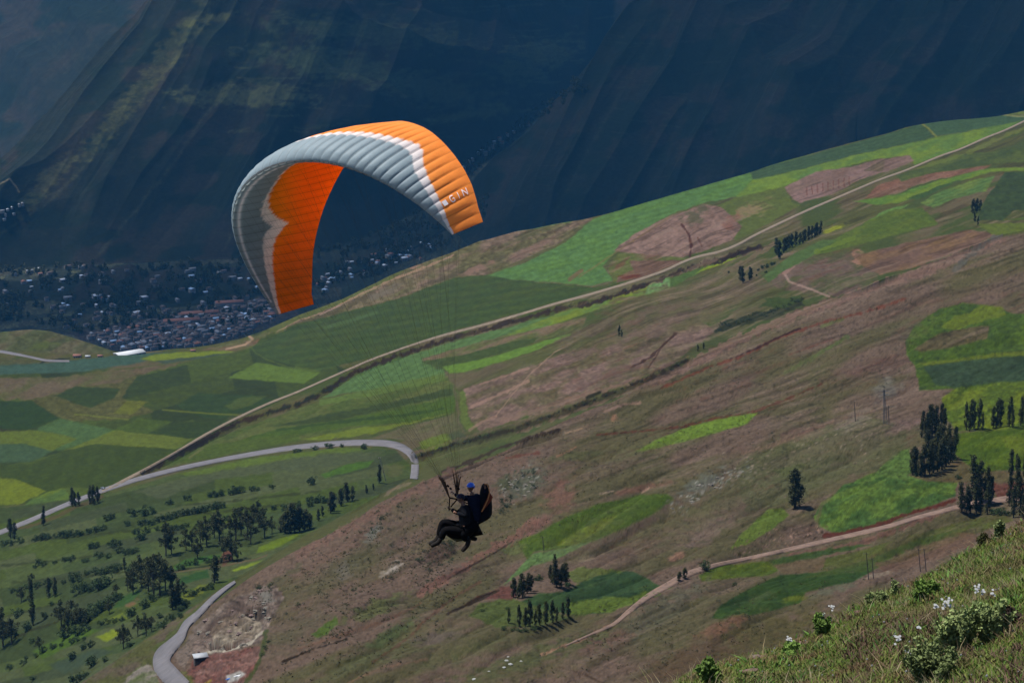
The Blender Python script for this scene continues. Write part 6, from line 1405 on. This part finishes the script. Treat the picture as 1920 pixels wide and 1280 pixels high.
def helmet(c, fwd, up, mat, parent, org, s=1.0):
    f, r_, u = basis(fwd, up); bm = bmesh.new(); bmesh.ops.create_uvsphere(bm, u_segments=32, v_segments=20, radius=1)
    kill = [v for v in bm.verts if v.co.z < -.25 or (v.co.x > .35 and v.co.z < .18)]
    bmesh.ops.delete(bm, geom=kill, context='VERTS')
    for v in bm.verts: v.co = Vector(c) + (f * v.co.x * .135 + r_ * v.co.y * .115 + u * (v.co.z * .125 + .03)) * s
    g = bmesh.ops.extrude_face_region(bm, geom=bm.faces[:]); 
    for v in [e for e in g['geom'] if isinstance(e, bmesh.types.BMVert)]: v.co = Vector(c) + (v.co - Vector(c)) * .9
    me = bpy.data.meshes.new('helmet'); bm.to_mesh(me); bm.free(); return fin(me, 'helmet', mat, parent, org)
def hand_mesh(w, d, palm, curl=.9, s=1.0):
    """palm block + five bent fingers, one skinned graph rooted in the palm"""
    d = Vector(d).normalized(); pn = Vector(palm); sd = d.cross(pn).normalized(); pn = sd.cross(d).normalized(); w = Vector(w)
    pts = [w, w + d * .045 * s, w + d * .08 * s]; rad = [(.024 * s, .02 * s), (.032 * s, .016 * s), (.034 * s, .014 * s)]; ed = [(0, 1), (1, 2)]
    for k, (o_, L) in enumerate(((-.030, .066), (-.010, .076), (.010, .07), (.029, .055))):
        b = w + d * .085 * s + sd * o_ * s; pv = 2; dr = d.copy(); 
        pts.append(b); rad.append((.0095 * s,) * 2); ed.append((pv, len(pts) - 1)); pv = len(pts) - 1
        for j in range(3):
            a = curl * (j + 1) * .75; dr = d * math.cos(a) + pn * math.sin(a); b = b + dr * L * s * (.42, .33, .25)[j]; pts.append(b); rad.append(((.009, .0085, .007)[j] * s,) * 2); ed.append((pv, len(pts) - 1)); pv = len(pts) - 1
    b = w + d * .03 * s + sd * .033 * s; pts.append(b); rad.append((.012 * s,) * 2); ed.append((1, len(pts) - 1)); pv = len(pts) - 1
    for j in range(2): b = b + (d * .6 + sd * (.7 - j * .5) + pn * (.3 + j * .4)).normalized() * .034 * s; pts.append(b); rad.append(((.0105, .0085)[j] * s,) * 2); ed.append((pv, len(pts) - 1)); pv = len(pts) - 1
    return sk_mesh(pts, ed, rad, 1)
def boot(name, heel, toe, up, parent, org):
    h = Vector(W(heel)); t = Vector(W(toe)); d = (t - h).normalized(); pts = [Vector(W(up)), h + (Vector(W(up)) - h) * .35, h + d * .04, h + d * .13, h + d * .22, h + d * .27]
    me = sk_mesh(pts, [(0, 1), (1, 2), (2, 3), (3, 4), (4, 5)], [(.075, .075), (.075, .075), (.07, .075), (.066, .066), (.066, .056), (.05, .04)]); return fin(me, name, shoe, parent, org)
def person(name, J, label, up, helmm, jack, org, face, hands, rs=1.0):
    """J: joints in glider space"""
    root = empty(name, org); P = {k: np.array(W(v)) for k, v in J.items()}
    names = ['pel', 'sp', 'ch', 'nk', 'hdb', 'ls', 'le', 'lw', 'rs', 're', 'rw', 'lh', 'lk', 'la', 'rh', 'rk', 'ra']; ix = {n: i for i, n in enumerate(names)}
    E = [('pel', 'sp'), ('sp', 'ch'), ('ch', 'nk'), ('nk', 'hdb'), ('ch', 'ls'), ('ls', 'le'), ('le', 'lw'), ('ch', 'rs'), ('rs', 're'), ('re', 'rw'), ('pel', 'lh'), ('lh', 'lk'), ('lk', 'la'), ('pel', 'rh'), ('rh', 'rk'), ('rk', 'ra')]
    BK = 1.0; rad = dict(pel=.13, sp=.125, ch=.14, nk=.06, hdb=.055, ls=.065, le=.045, lw=.028, rs=.065, re=.045, rw=.028, lh=.085, lk=.06, la=.042, rh=.085, rk=.06, ra=.042)
    body = sk_mesh([P[n] for n in names], [(ix[a], ix[b]) for a, b in E], [rad[n] for n in names])
    hc = Vector(P['hd']); parts = [body, head_mesh(hc, face, up)] + [hand_mesh(P[w], P[w] - P[e], pn_, 1.1) for w, e, pn_ in hands]
    fin(join(parts, .009), 'body', skinm, root, org)
    tor = ['pel', 'sp', 'ch', 'nk', 'ls', 'le', 'lw', 'rs', 're', 'rw']; it = {n: i for i, n in enumerate(tor)}; rj = dict(pel=.155, sp=.16, ch=.175, nk=.075, ls=.09, le=.065, lw=.045, rs=.09, re=.065, rw=.045)
    fin(sk_mesh([P[n] if n != 'nk' else P['ch'] + (P['nk'] - P['ch']) * .85 for n in tor], [(it[a], it[b]) for a, b in E if a in it and b in it], [rj[n] * 1.22 for n in tor]), 'jacket', jack, root, org)
    leg = ['pel', 'lh', 'lk', 'la', 'rh', 'rk', 'ra']; il = {n: i for i, n in enumerate(leg)}; rt = dict(pel=.15, lh=.115, lk=.085, la=.062, rh=.115, rk=.085, ra=.062)
    fin(sk_mesh([P[n] for n in leg], [(il[a], il[b]) for a, b in E if a in il and b in il], [rt[n] * 1.5 for n in leg]), 'trousers', trou, root, org)
    helmet(hc, face, up, helmm, root, org)
    f, r_, u = basis(face, up); pts = [hc + f * (.098 - .03 * abs(a) ** 2) + r_ * a * .07 + u * .012 for a in (-1.05, -.6, -.2, .2, .6, 1.05)]
    fin(sk_mesh(pts, [(i, i + 1) for i in range(5)], [.008, .018, .012, .012, .018, .008], 1), 'sunglasses', glass, root, org)
    return tag(root, label, 'person')
og = tuple(W([868, 985, -4]))
pj = dict(hd=(864, 935, -6), pel=(872, 991, -2), sp=(874, 975, -2), ch=(872, 960, -3), nk=(868, 945, -5), hdb=(866, 938, -6), ls=(868, 955, -17), le=(874, 968, -22), lw=(857, 961, -20), rs=(871, 951, 10), re=(858, 962, 12), rw=(846, 954, 4),
          lh=(864, 997, -10), lk=(833, 993, -18), la=(826, 1012, -20), rh=(866, 990, 8), rk=(830, 977, 4), ra=(823, 1007, 2))
pas = person('person', pj, 'passenger in dark grey clothes and dark helmet, seated in front of the pilot', (0, 0, 1), helm2, dgrey, og, (-.75, -.62, -.12), [('lw', 'le', (.2, .5, -.5)), ('rw', 're', (.2, .5, -.5))])
boot('boot', (824, 1016, -20), (808, 1023, -24), (827, 1006, -20), pas, og); boot('boot', (820, 1012, 2), (802, 1021, -2), (823, 1001, 2), pas, og)
oq = tuple(W([890, 975, 12]))
qj = dict(hd=(882.5, 914, 6), pel=(893, 984, 12), sp=(893, 965, 12), ch=(890, 942, 10), nk=(885, 926, 8), hdb=(883.5, 921, 7), ls=(879, 933, 6), le=(865, 934, 16), lw=(852, 925, 10), rs=(899, 932, 20), re=(908, 934, 14), rw=(909.5, 917, 16),
          lh=(886, 986, -4), lk=(868, 1000, -18), la=(876, 1014, -14), rh=(890, 988, 18), rk=(878, 1003, 16), ra=(884, 1006, 22))
pil = person('person', qj, 'pilot in a glossy blue helmet and sunglasses, seated behind the passenger', (.05, 0, 1), helm, navy, oq, (-.45, -.86, -.12), [('lw', 'le', (0, .3, -1)), ('rw', 're', (-1, 0, 0))])
boot('boot', (878, 1020, -14), (868, 1031, -18), (879, 1006, -14), pil, oq); boot('boot', (882, 1008, 20), (892, 1010, 8), (885, 1000, 22), pil, oq)

# ------------------------------------------------------------------ the near bank: turf, plants, stones
rg = np.random.default_rng(99)
def bank_points(n, box=(1150, 960, 1960, 1330)):
    m = (LAY == 0) & (PXg > box[0]) & (PXg < box[2]) & (PYg > box[1] - 20) & (PYg < box[3]) & (RR > 16)
    idx = np.argwhere(m[:-1, :-1]); 
    # area weights
    P0 = G[idx[:, 0], idx[:, 1]]; P1 = G[idx[:, 0] + 1, idx[:, 1]]; P2_x = G[idx[:, 0], idx[:, 1] + 1]
    wgt = np.linalg.norm(np.cross(P1 - P0, P2_x - P0), axis=1); dist = np.linalg.norm(P0, axis=1); wgt = wgt / dist ** 1.2
    k = rg.choice(len(idx), n, p=wgt / wgt.sum()); a = rg.random(n)[:, None]; b = rg.random(n)[:, None]
    return P0[k] + (P1[k] - P0[k]) * a + (P2_x[k] - P0[k]) * b
gm = NT('grass_blades'); vc = gm.n('ShaderNodeVertexColor'); vc.layer_name = 'Col'; gm.l(vc.outputs['Color'], gm.b.inputs['Base Color']); gm.b.inputs['Roughness'].default_value = .8; gm.b.inputs['Specular IOR Level'].default_value = .1
def blades(name, n, per, hlo, hhi, wd, spread, label, cols_, seed, thr=0.0, box=(1150, 960, 1960, 1330)):
    base_ = bank_points(n, box); 
    if thr: base_ = base_[fbm(base_[:, 0] / 1.6 + seed, base_[:, 1] / 2.2, 3, 601) > thr]
    p = np.repeat(base_, per, 0); N_ = len(p); p = p + rg.normal(size=(N_, 3)) * [spread, spread, 0]; p[:, 2] -= .02
    h = (hlo + (hhi - hlo) * rg.random(N_) ** 1.5) * (0.7 + .6 * fbm(p[:, 0] / 1.3, p[:, 1] / 1.6, 2, 611)); ln = rg.normal(size=(N_, 2)) * .75 * h[:, None]
    a = rg.random(N_) * 6.28; w_ = wd * (.6 + .8 * rg.random(N_)); dx = np.cos(a) * w_; dy = np.sin(a) * w_; z0 = np.zeros(N_)
    v0 = p - np.stack([dx, dy, z0], 1); v1 = p + np.stack([dx, dy, z0], 1); mid = p + np.stack([ln[:, 0] * .35, ln[:, 1] * .35, h * .6], 1)
    v2 = mid + np.stack([dx, dy, z0], 1) * .7; v3 = mid - np.stack([dx, dy, z0], 1) * .7; tip = p + np.stack([ln[:, 0], ln[:, 1], h], 1)
    V = np.stack([v0, v1, v2, v3, tip], 1).reshape(-1, 3); i = np.arange(N_) * 5; Q = np.stack([i, i + 1, i + 2, i + 3], 1); T = np.stack([i + 3, i + 2, i + 4], 1)
    cl = alb(np.array(cols_) * 1.42); f = fbm(p[:, 0] / 1.2 + 9, p[:, 1] / 1.7, 4, 621); ci = np.clip(((f - .3) / .4 + rg.normal(size=N_) * .22), 0, .999) * len(cl); c = cl[ci.astype(int)] * (.7 + .6 * rg.random(N_))[:, None]
    o = mesh_np(name, V, [Q, T], gm.m, col=np.repeat(c, 5, 0)); return tag(o, label, 'grass', kind='stuff')
GC = [(106, 98, 66), (92, 104, 50), (80, 106, 42), (96, 114, 48), (110, 116, 58), (84, 104, 44), (118, 106, 70), (100, 82, 60)]
blades('grass', 38000, 7, .03, .13, .009, .08, 'short tufted green and straw grass covering the near bank', GC, 1)
blades('tall_grass', 1500, 8, .12, .34, .006, .05, 'taller pale seeding grass scattered over the near bank', [(128, 116, 88), (112, 118, 70), (134, 124, 98)], 2, .5)
blades('dry_scrub', 1500, 16, .04, .2, .012, .14, 'brown dead low scrub in the corner of the bank', [(84, 68, 54), (100, 80, 66), (70, 58, 46)], 3, .47, (1600, 1180, 1960, 1330))
blades('broad_weeds', 1600, 12, .05, .16, .028, .10, 'patches of broad-leaved green weeds in the turf', [(66, 92, 44), (82, 110, 50), (74, 100, 44)], 4, .52)
stemm = simple_mat('green_stem', (76, 88, 50)); petal = simple_mat('white_petals', (228, 230, 228), var=.05); yel = simple_mat('dry_stem', (110, 86, 66))
def leafy(name, px, py, hpx, wpx, nst, label, cat, lm, flowers=(), lsize=.035, dens=60, seed=0, lean=.25, stm=None):
    p = hit(px, py, (0,))
    if p is None: p = hit(px, py)
    rg2 = np.random.default_rng(seed + 700); dep = float(np.dot(np.array(p), CF)); k = dep / FPX; H = hpx * k / .95; Wd = wpx * k / 2; root = empty(name, p)
    V = []; F = []; cs = []; rs = []; tips = []
    for i in range(nst):
        a = rg2.random() * 6.28; r0 = Wd * .25 * rg2.random(); r1 = Wd * (.2 + .8 * rg2.random()); hh = H * (.55 + .45 * rg2.random()) * (1 - .3 * (r1 / Wd) ** 2)
        b0 = np.array([math.cos(a) * r0, math.sin(a) * r0, -.05]); tp = np.array([math.cos(a) * r1, math.sin(a) * r1, hh]); md = (b0 + tp) / 2 + np.array([math.cos(a), math.sin(a), 0]) * r1 * -.12
        tube(V, F, [b0, md, tp], [.008, .006, .004], 4); tips.append(tp)
        for j in range(9):
            t = .18 + .8 * j / 8; c = (1 - t) ** 2 * b0 + 2 * t * (1 - t) * md + t * t * tp; cs.append(c); rs.append(.05 + .05 * rg2.random())
    mesh_np('stems', V, np.array(F), stm or stemm, root); LV, LF = leaves(rg2, cs, rs, dens, lsize); mesh_np('leaves', LV, LF, lm, root)
    for (fx, fy, n_, s_) in flowers:
        q = Vector(ray(fx, fy)) * dep - Vector(p); fv = []; ff = []
        for i in range(n_):
            c = np.array(q) + rg2.normal(size=3) * s_ * k * .45
            for m_ in range(5):
                a = m_ * 1.257; u = np.array([math.cos(a), .8 * math.sin(a), .6 * math.sin(a)]) * .024; w_ = np.array([-math.sin(a), .8 * math.cos(a), .6 * math.cos(a)]) * .013; b = len(fv); fv += [c, c + u * .6 + w_, c + u, c + u * .6 - w_]; ff.append((b, b + 1, b + 2, b + 3))
        mesh_np('flower', fv, np.array(ff), petal, root); st = min(tips, key=lambda t_: np.linalg.norm(t_ - np.array(q))); V = []; F = []; tube(V, F, [st * [.8, .8, .6], (st + np.array(q)) / 2, np.array(q)], [.006, .005, .004], 4); mesh_np('stem', V, np.array(F), stemm, root)
    return tag(root, label, cat)
leafy('flowering_plant', 1742, 1285, 92, 118, 34, 'bushy plant with white flowers on its left side, lowest on the bank', 'plant', leaf_h, [(1685, 1196, 12, 9), (1704, 1221, 7, 7), (1722, 1175, 3, 4)], seed=1, dens=20, lsize=.034)
leafy('flowering_plant', 1796, 1230, 98, 92, 28, 'tall bushy plant topped by the biggest white flower head', 'plant', leaf_h, [(1774, 1131, 18, 11), (1756, 1137, 8, 7)], seed=2, dens=20, lsize=.034)
leafy('flowering_plant', 1858, 1212, 98, 84, 26, 'upright leggy plant with white flowers high on the right', 'plant', leaf_h, [(1832, 1103, 9, 8), (1842, 1108, 6, 5), (1861, 1112, 6, 6)], seed=3, dens=18, lsize=.034)
leafy('flowering_plant', 1544, 1196, 54, 36, 11, 'slender plant with three white blooms on the bank edge', 'plant', leaf_l, [(1559, 1138, 8, 6), (1543, 1152, 6, 6), (1533, 1153, 5, 4)], seed=4)
leafy('flowering_plant', 1484, 1232, 32, 34, 10, 'low plant with one white flower head beside the pink stones', 'plant', leaf_l, [(1480, 1199, 14, 9)], seed=5)
leafy('leafy_plant', 1735, 1124, 34, 56, 22, 'bright green broad-leaved plant on the bank crest', 'plant', leaf_l, lsize=.05, seed=6)
leafy('leafy_plant', 1328, 1284, 46, 46, 14, 'bright green spiky plant at the lower left end of the bank', 'plant', leaf_l, lsize=.05, seed=7)
leafy('leafy_plant', 1645, 1134, 26, 40, 12, 'dull olive shrub on the bank crest', 'plant', leaf_h, seed=8, lsize=.028)
leafy('tall_weed', 1676, 1118, 32, 12, 4, 'thin dry weed with a pinkish tip on the crest', 'plant', leaf_h, seed=9, dens=14, stm=yel)
leafy('tall_weed', 1870, 1018, 46, 22, 5, 'tall mullein-like weed standing on the skyline of the bank', 'plant', leaf_h, seed=10, dens=40, lsize=.04)
leafy('dead_shrub', 1846, 1026, 26, 26, 14, 'dark dry shrub left of the tall skyline weed', 'shrub', leaf_e, seed=11, dens=16, stm=yel)
leafy('dead_shrub', 1893, 1180, 44, 46, 24, 'brown leafless shrub at the right edge of the bank', 'shrub', simple_mat('dry_leaves', (82, 66, 54)), seed=12, dens=12, stm=yel)
leafy('dead_shrub', 1510, 1190, 14, 30, 12, 'small brown shrub left of the slender flowering plant', 'shrub', simple_mat('dry_leaves', (78, 66, 52)), seed=13, dens=14, stm=yel)
RK = [(1420, 1236, 17, 8), (1402, 1263, 26, 9), (1430, 1240, 8, 5), (1505, 1212, 20, 5), (1518, 1206, 10, 4), (1588, 1174, 14, 5), (1572, 1168, 10, 4), (1556, 1172, 8, 4), (1610, 1152, 6, 8), (1700, 1100, 10, 3), (1668, 1112, 9, 3), (1562, 1186, 7, 4), (1380, 1274, 9, 5), (1898, 1000, 10, 5), (1912, 992, 9, 5), (1884, 1006, 7, 4), (1697, 1245, 4, 2), (1488, 1222, 8, 4)]
pinkr = simple_mat('pinkish_rock', (146, 116, 106), var=.3, scale=4, bump=.02); RL = ['grey-white capped rock on the bank edge', 'largest reddish rock, low on the bank edge']
for i, (x, y, a, b) in enumerate(RK):
    p = hit(x, y, (0,)) or hit(x, y); k = float(np.dot(np.array(p), CF)) / FPX
    o = lump('rock', x, y, a * k, b * k * 1.6, b * k, pinkr if i else rockm, RL[i] if i < 2 else 'small pinkish rock in the turf of the bank', 'rock', None, None if i < 2 else 'pinkish rocks along the bank edge', seed=i + 20, rough=.5, rz=random.random() * 3)
fl = bank_points(130, (1300, 1010, 1960, 1300)); V = []; F = []
for c in fl:
    b = len(V); s = .014 + .014 * random.random(); c = c + [0, 0, .13]
    V += [c + [-s, 0, 0], c + [0, 0, -s], c + [s, 0, 0], c + [0, 0, s], c + [0, -s, 0]]; F += [(b, b + 1, b + 4), (b + 1, b + 2, b + 4), (b + 2, b + 3, b + 4), (b + 3, b, b + 4)]
tag(mesh_np('small_flowers', V, np.array(F), petal), 'tiny white flowers dotted through the turf', 'flowers', kind='stuff')
# ------------------------------------------------------------------ haze
def box_mesh(name, lo, hi, mat):
    v = [(x, y, z) for z in (lo[2], hi[2]) for y in (lo[1], hi[1]) for x in (lo[0], hi[0])]
    f = [(0, 2, 3, 1), (4, 5, 7, 6), (0, 1, 5, 4), (2, 6, 7, 3), (0, 4, 6, 2), (1, 3, 7, 5)]
    return mesh_np(name, v, np.array(f), mat)
hm = bpy.data.materials.new('haze'); hm.use_nodes = True; hm.node_tree.nodes.clear()
ho = hm.node_tree.nodes.new('ShaderNodeOutputMaterial'); pv = hm.node_tree.nodes.new('ShaderNodeVolumePrincipled')
pv.inputs['Color'].default_value = (0.10, 0.47, 1.0, 1); pv.inputs['Density'].default_value = 1.7e-5
pv.inputs['Anisotropy'].default_value = 0.0
hm.node_tree.links.new(pv.outputs[0], ho.inputs['Volume'])
zt = float(G[..., 2].max()) + 20; zb = float(G[..., 2].min()) - 2
hz = box_mesh('haze', (-4200, -200, zb), (4200, 9600, max(zt, 30)), hm)
tag(hz, 'thin blue haze filling the valley air', 'haze', kind='stuff')
# ------------------------------------------------------------------ clouds that shade the valley
NC_ = NT('cloud'); cb = NC_.b; cb.inputs['Base Color'].default_value = (.86, .87, .9, 1); cb.inputs['Roughness'].default_value = 1
ca_ = NC_.n('ShaderNodeVertexColor'); ca_.layer_name = 'Col'; NC_.l(ca_.outputs['Color'], cb.inputs['Alpha']); cm_ = NC_.m
def cloud(name, pts, label, seed):
    """a lumpy cumulus sheet whose outline is the given ground outline moved up the sun ray"""
    H = 2300.0
    p = np.array(pts, float); sh = np.array([SUN_TO.x, SUN_TO.y]) / SUN_TO.z
    p = p[:, :2] + sh * (H - p[:, 2:3])
    rg_ = np.random.default_rng(seed)
    lo = p[:, :2].min(0); hi = p[:, :2].max(0); st = 55.0
    xs = np.arange(lo[0] - 300, hi[0] + 300, st); ys = np.arange(lo[1] - 300, hi[1] + 300, st)
    XX, YY = np.meshgrid(xs, ys); d = poly_sdf(XX, YY, p[:, :2]) + 160 * (fbm(XX / 320, YY / 420, 4, seed) - 0.5)
    T = np.clip(-d / 350, 0, 1) ** 0.5
    inside = d < 0
    zt_ = H + 420 * T * (0.5 + fbm(XX / 300, YY / 300, 4, seed + 3)); zb_ = H - 60 * T
    ox = oy = 0.0
    nx, ny = len(xs), len(ys); idx = np.arange(nx * ny).reshape(ny, nx)
    cell = inside[:-1, :-1] & inside[1:, :-1] & inside[:-1, 1:] & inside[1:, 1:]
    a, b, c, e = idx[:-1, :-1][cell], idx[:-1, 1:][cell], idx[1:, 1:][cell], idx[1:, :-1][cell]
    top = np.stack([a, b, c, e], -1); n = nx * ny; bot = np.stack([e, c, b, a], -1) + n
    V = np.concatenate([np.stack([XX + ox, YY + oy, zt_], -1).reshape(-1, 3), np.stack([XX + ox, YY + oy, zb_], -1).reshape(-1, 3)])
    # side walls where a cell has no neighbour
    ed = {}
    for q in top.tolist():
        for i in range(4):
            s, t = q[i], q[(i + 1) % 4]
            if (t, s) in ed: del ed[(t, s)]
            else: ed[(s, t)] = 1
    sd = np.array([(s, s + n, t + n, t) for (s, t) in ed])
    th = (0.46 * np.clip(-d / 170, 0, 1) ** .7 * (0.75 + 0.5 * fbm(XX / 260, YY / 260, 3, seed + 9))).clip(0, .92).ravel()
    cc = np.repeat(np.concatenate([th, th])[:, None], 3, 1)
    o = mesh_np(name, V, [np.concatenate([top, bot]), sd], cm_, smooth=True, col=cc)
    return tag(o, label, 'cloud', kind='structure')

q2 = P5 + (P6 - P5) * 0.22
sel = np.arange(40, NC - 5, 90)
near_edge = [tuple(q2[i]) for i in sel]
ridge_edge = [tuple(hit(x, y)) for x, y in ((0, 440), (90, 378), (170, 300), (255, 200), (330, 110), (400, 24))]
hl = ridge_edge[0]
outline = [(hl[0] - 500, hl[1] - 60, -950)] + ridge_edge + [(ridge_edge[-1][0] + 250, 7200, 0), (600, 9800, 200), (5200, 9800, 200), (5200, 3800, -600)] + near_edge[::-1]
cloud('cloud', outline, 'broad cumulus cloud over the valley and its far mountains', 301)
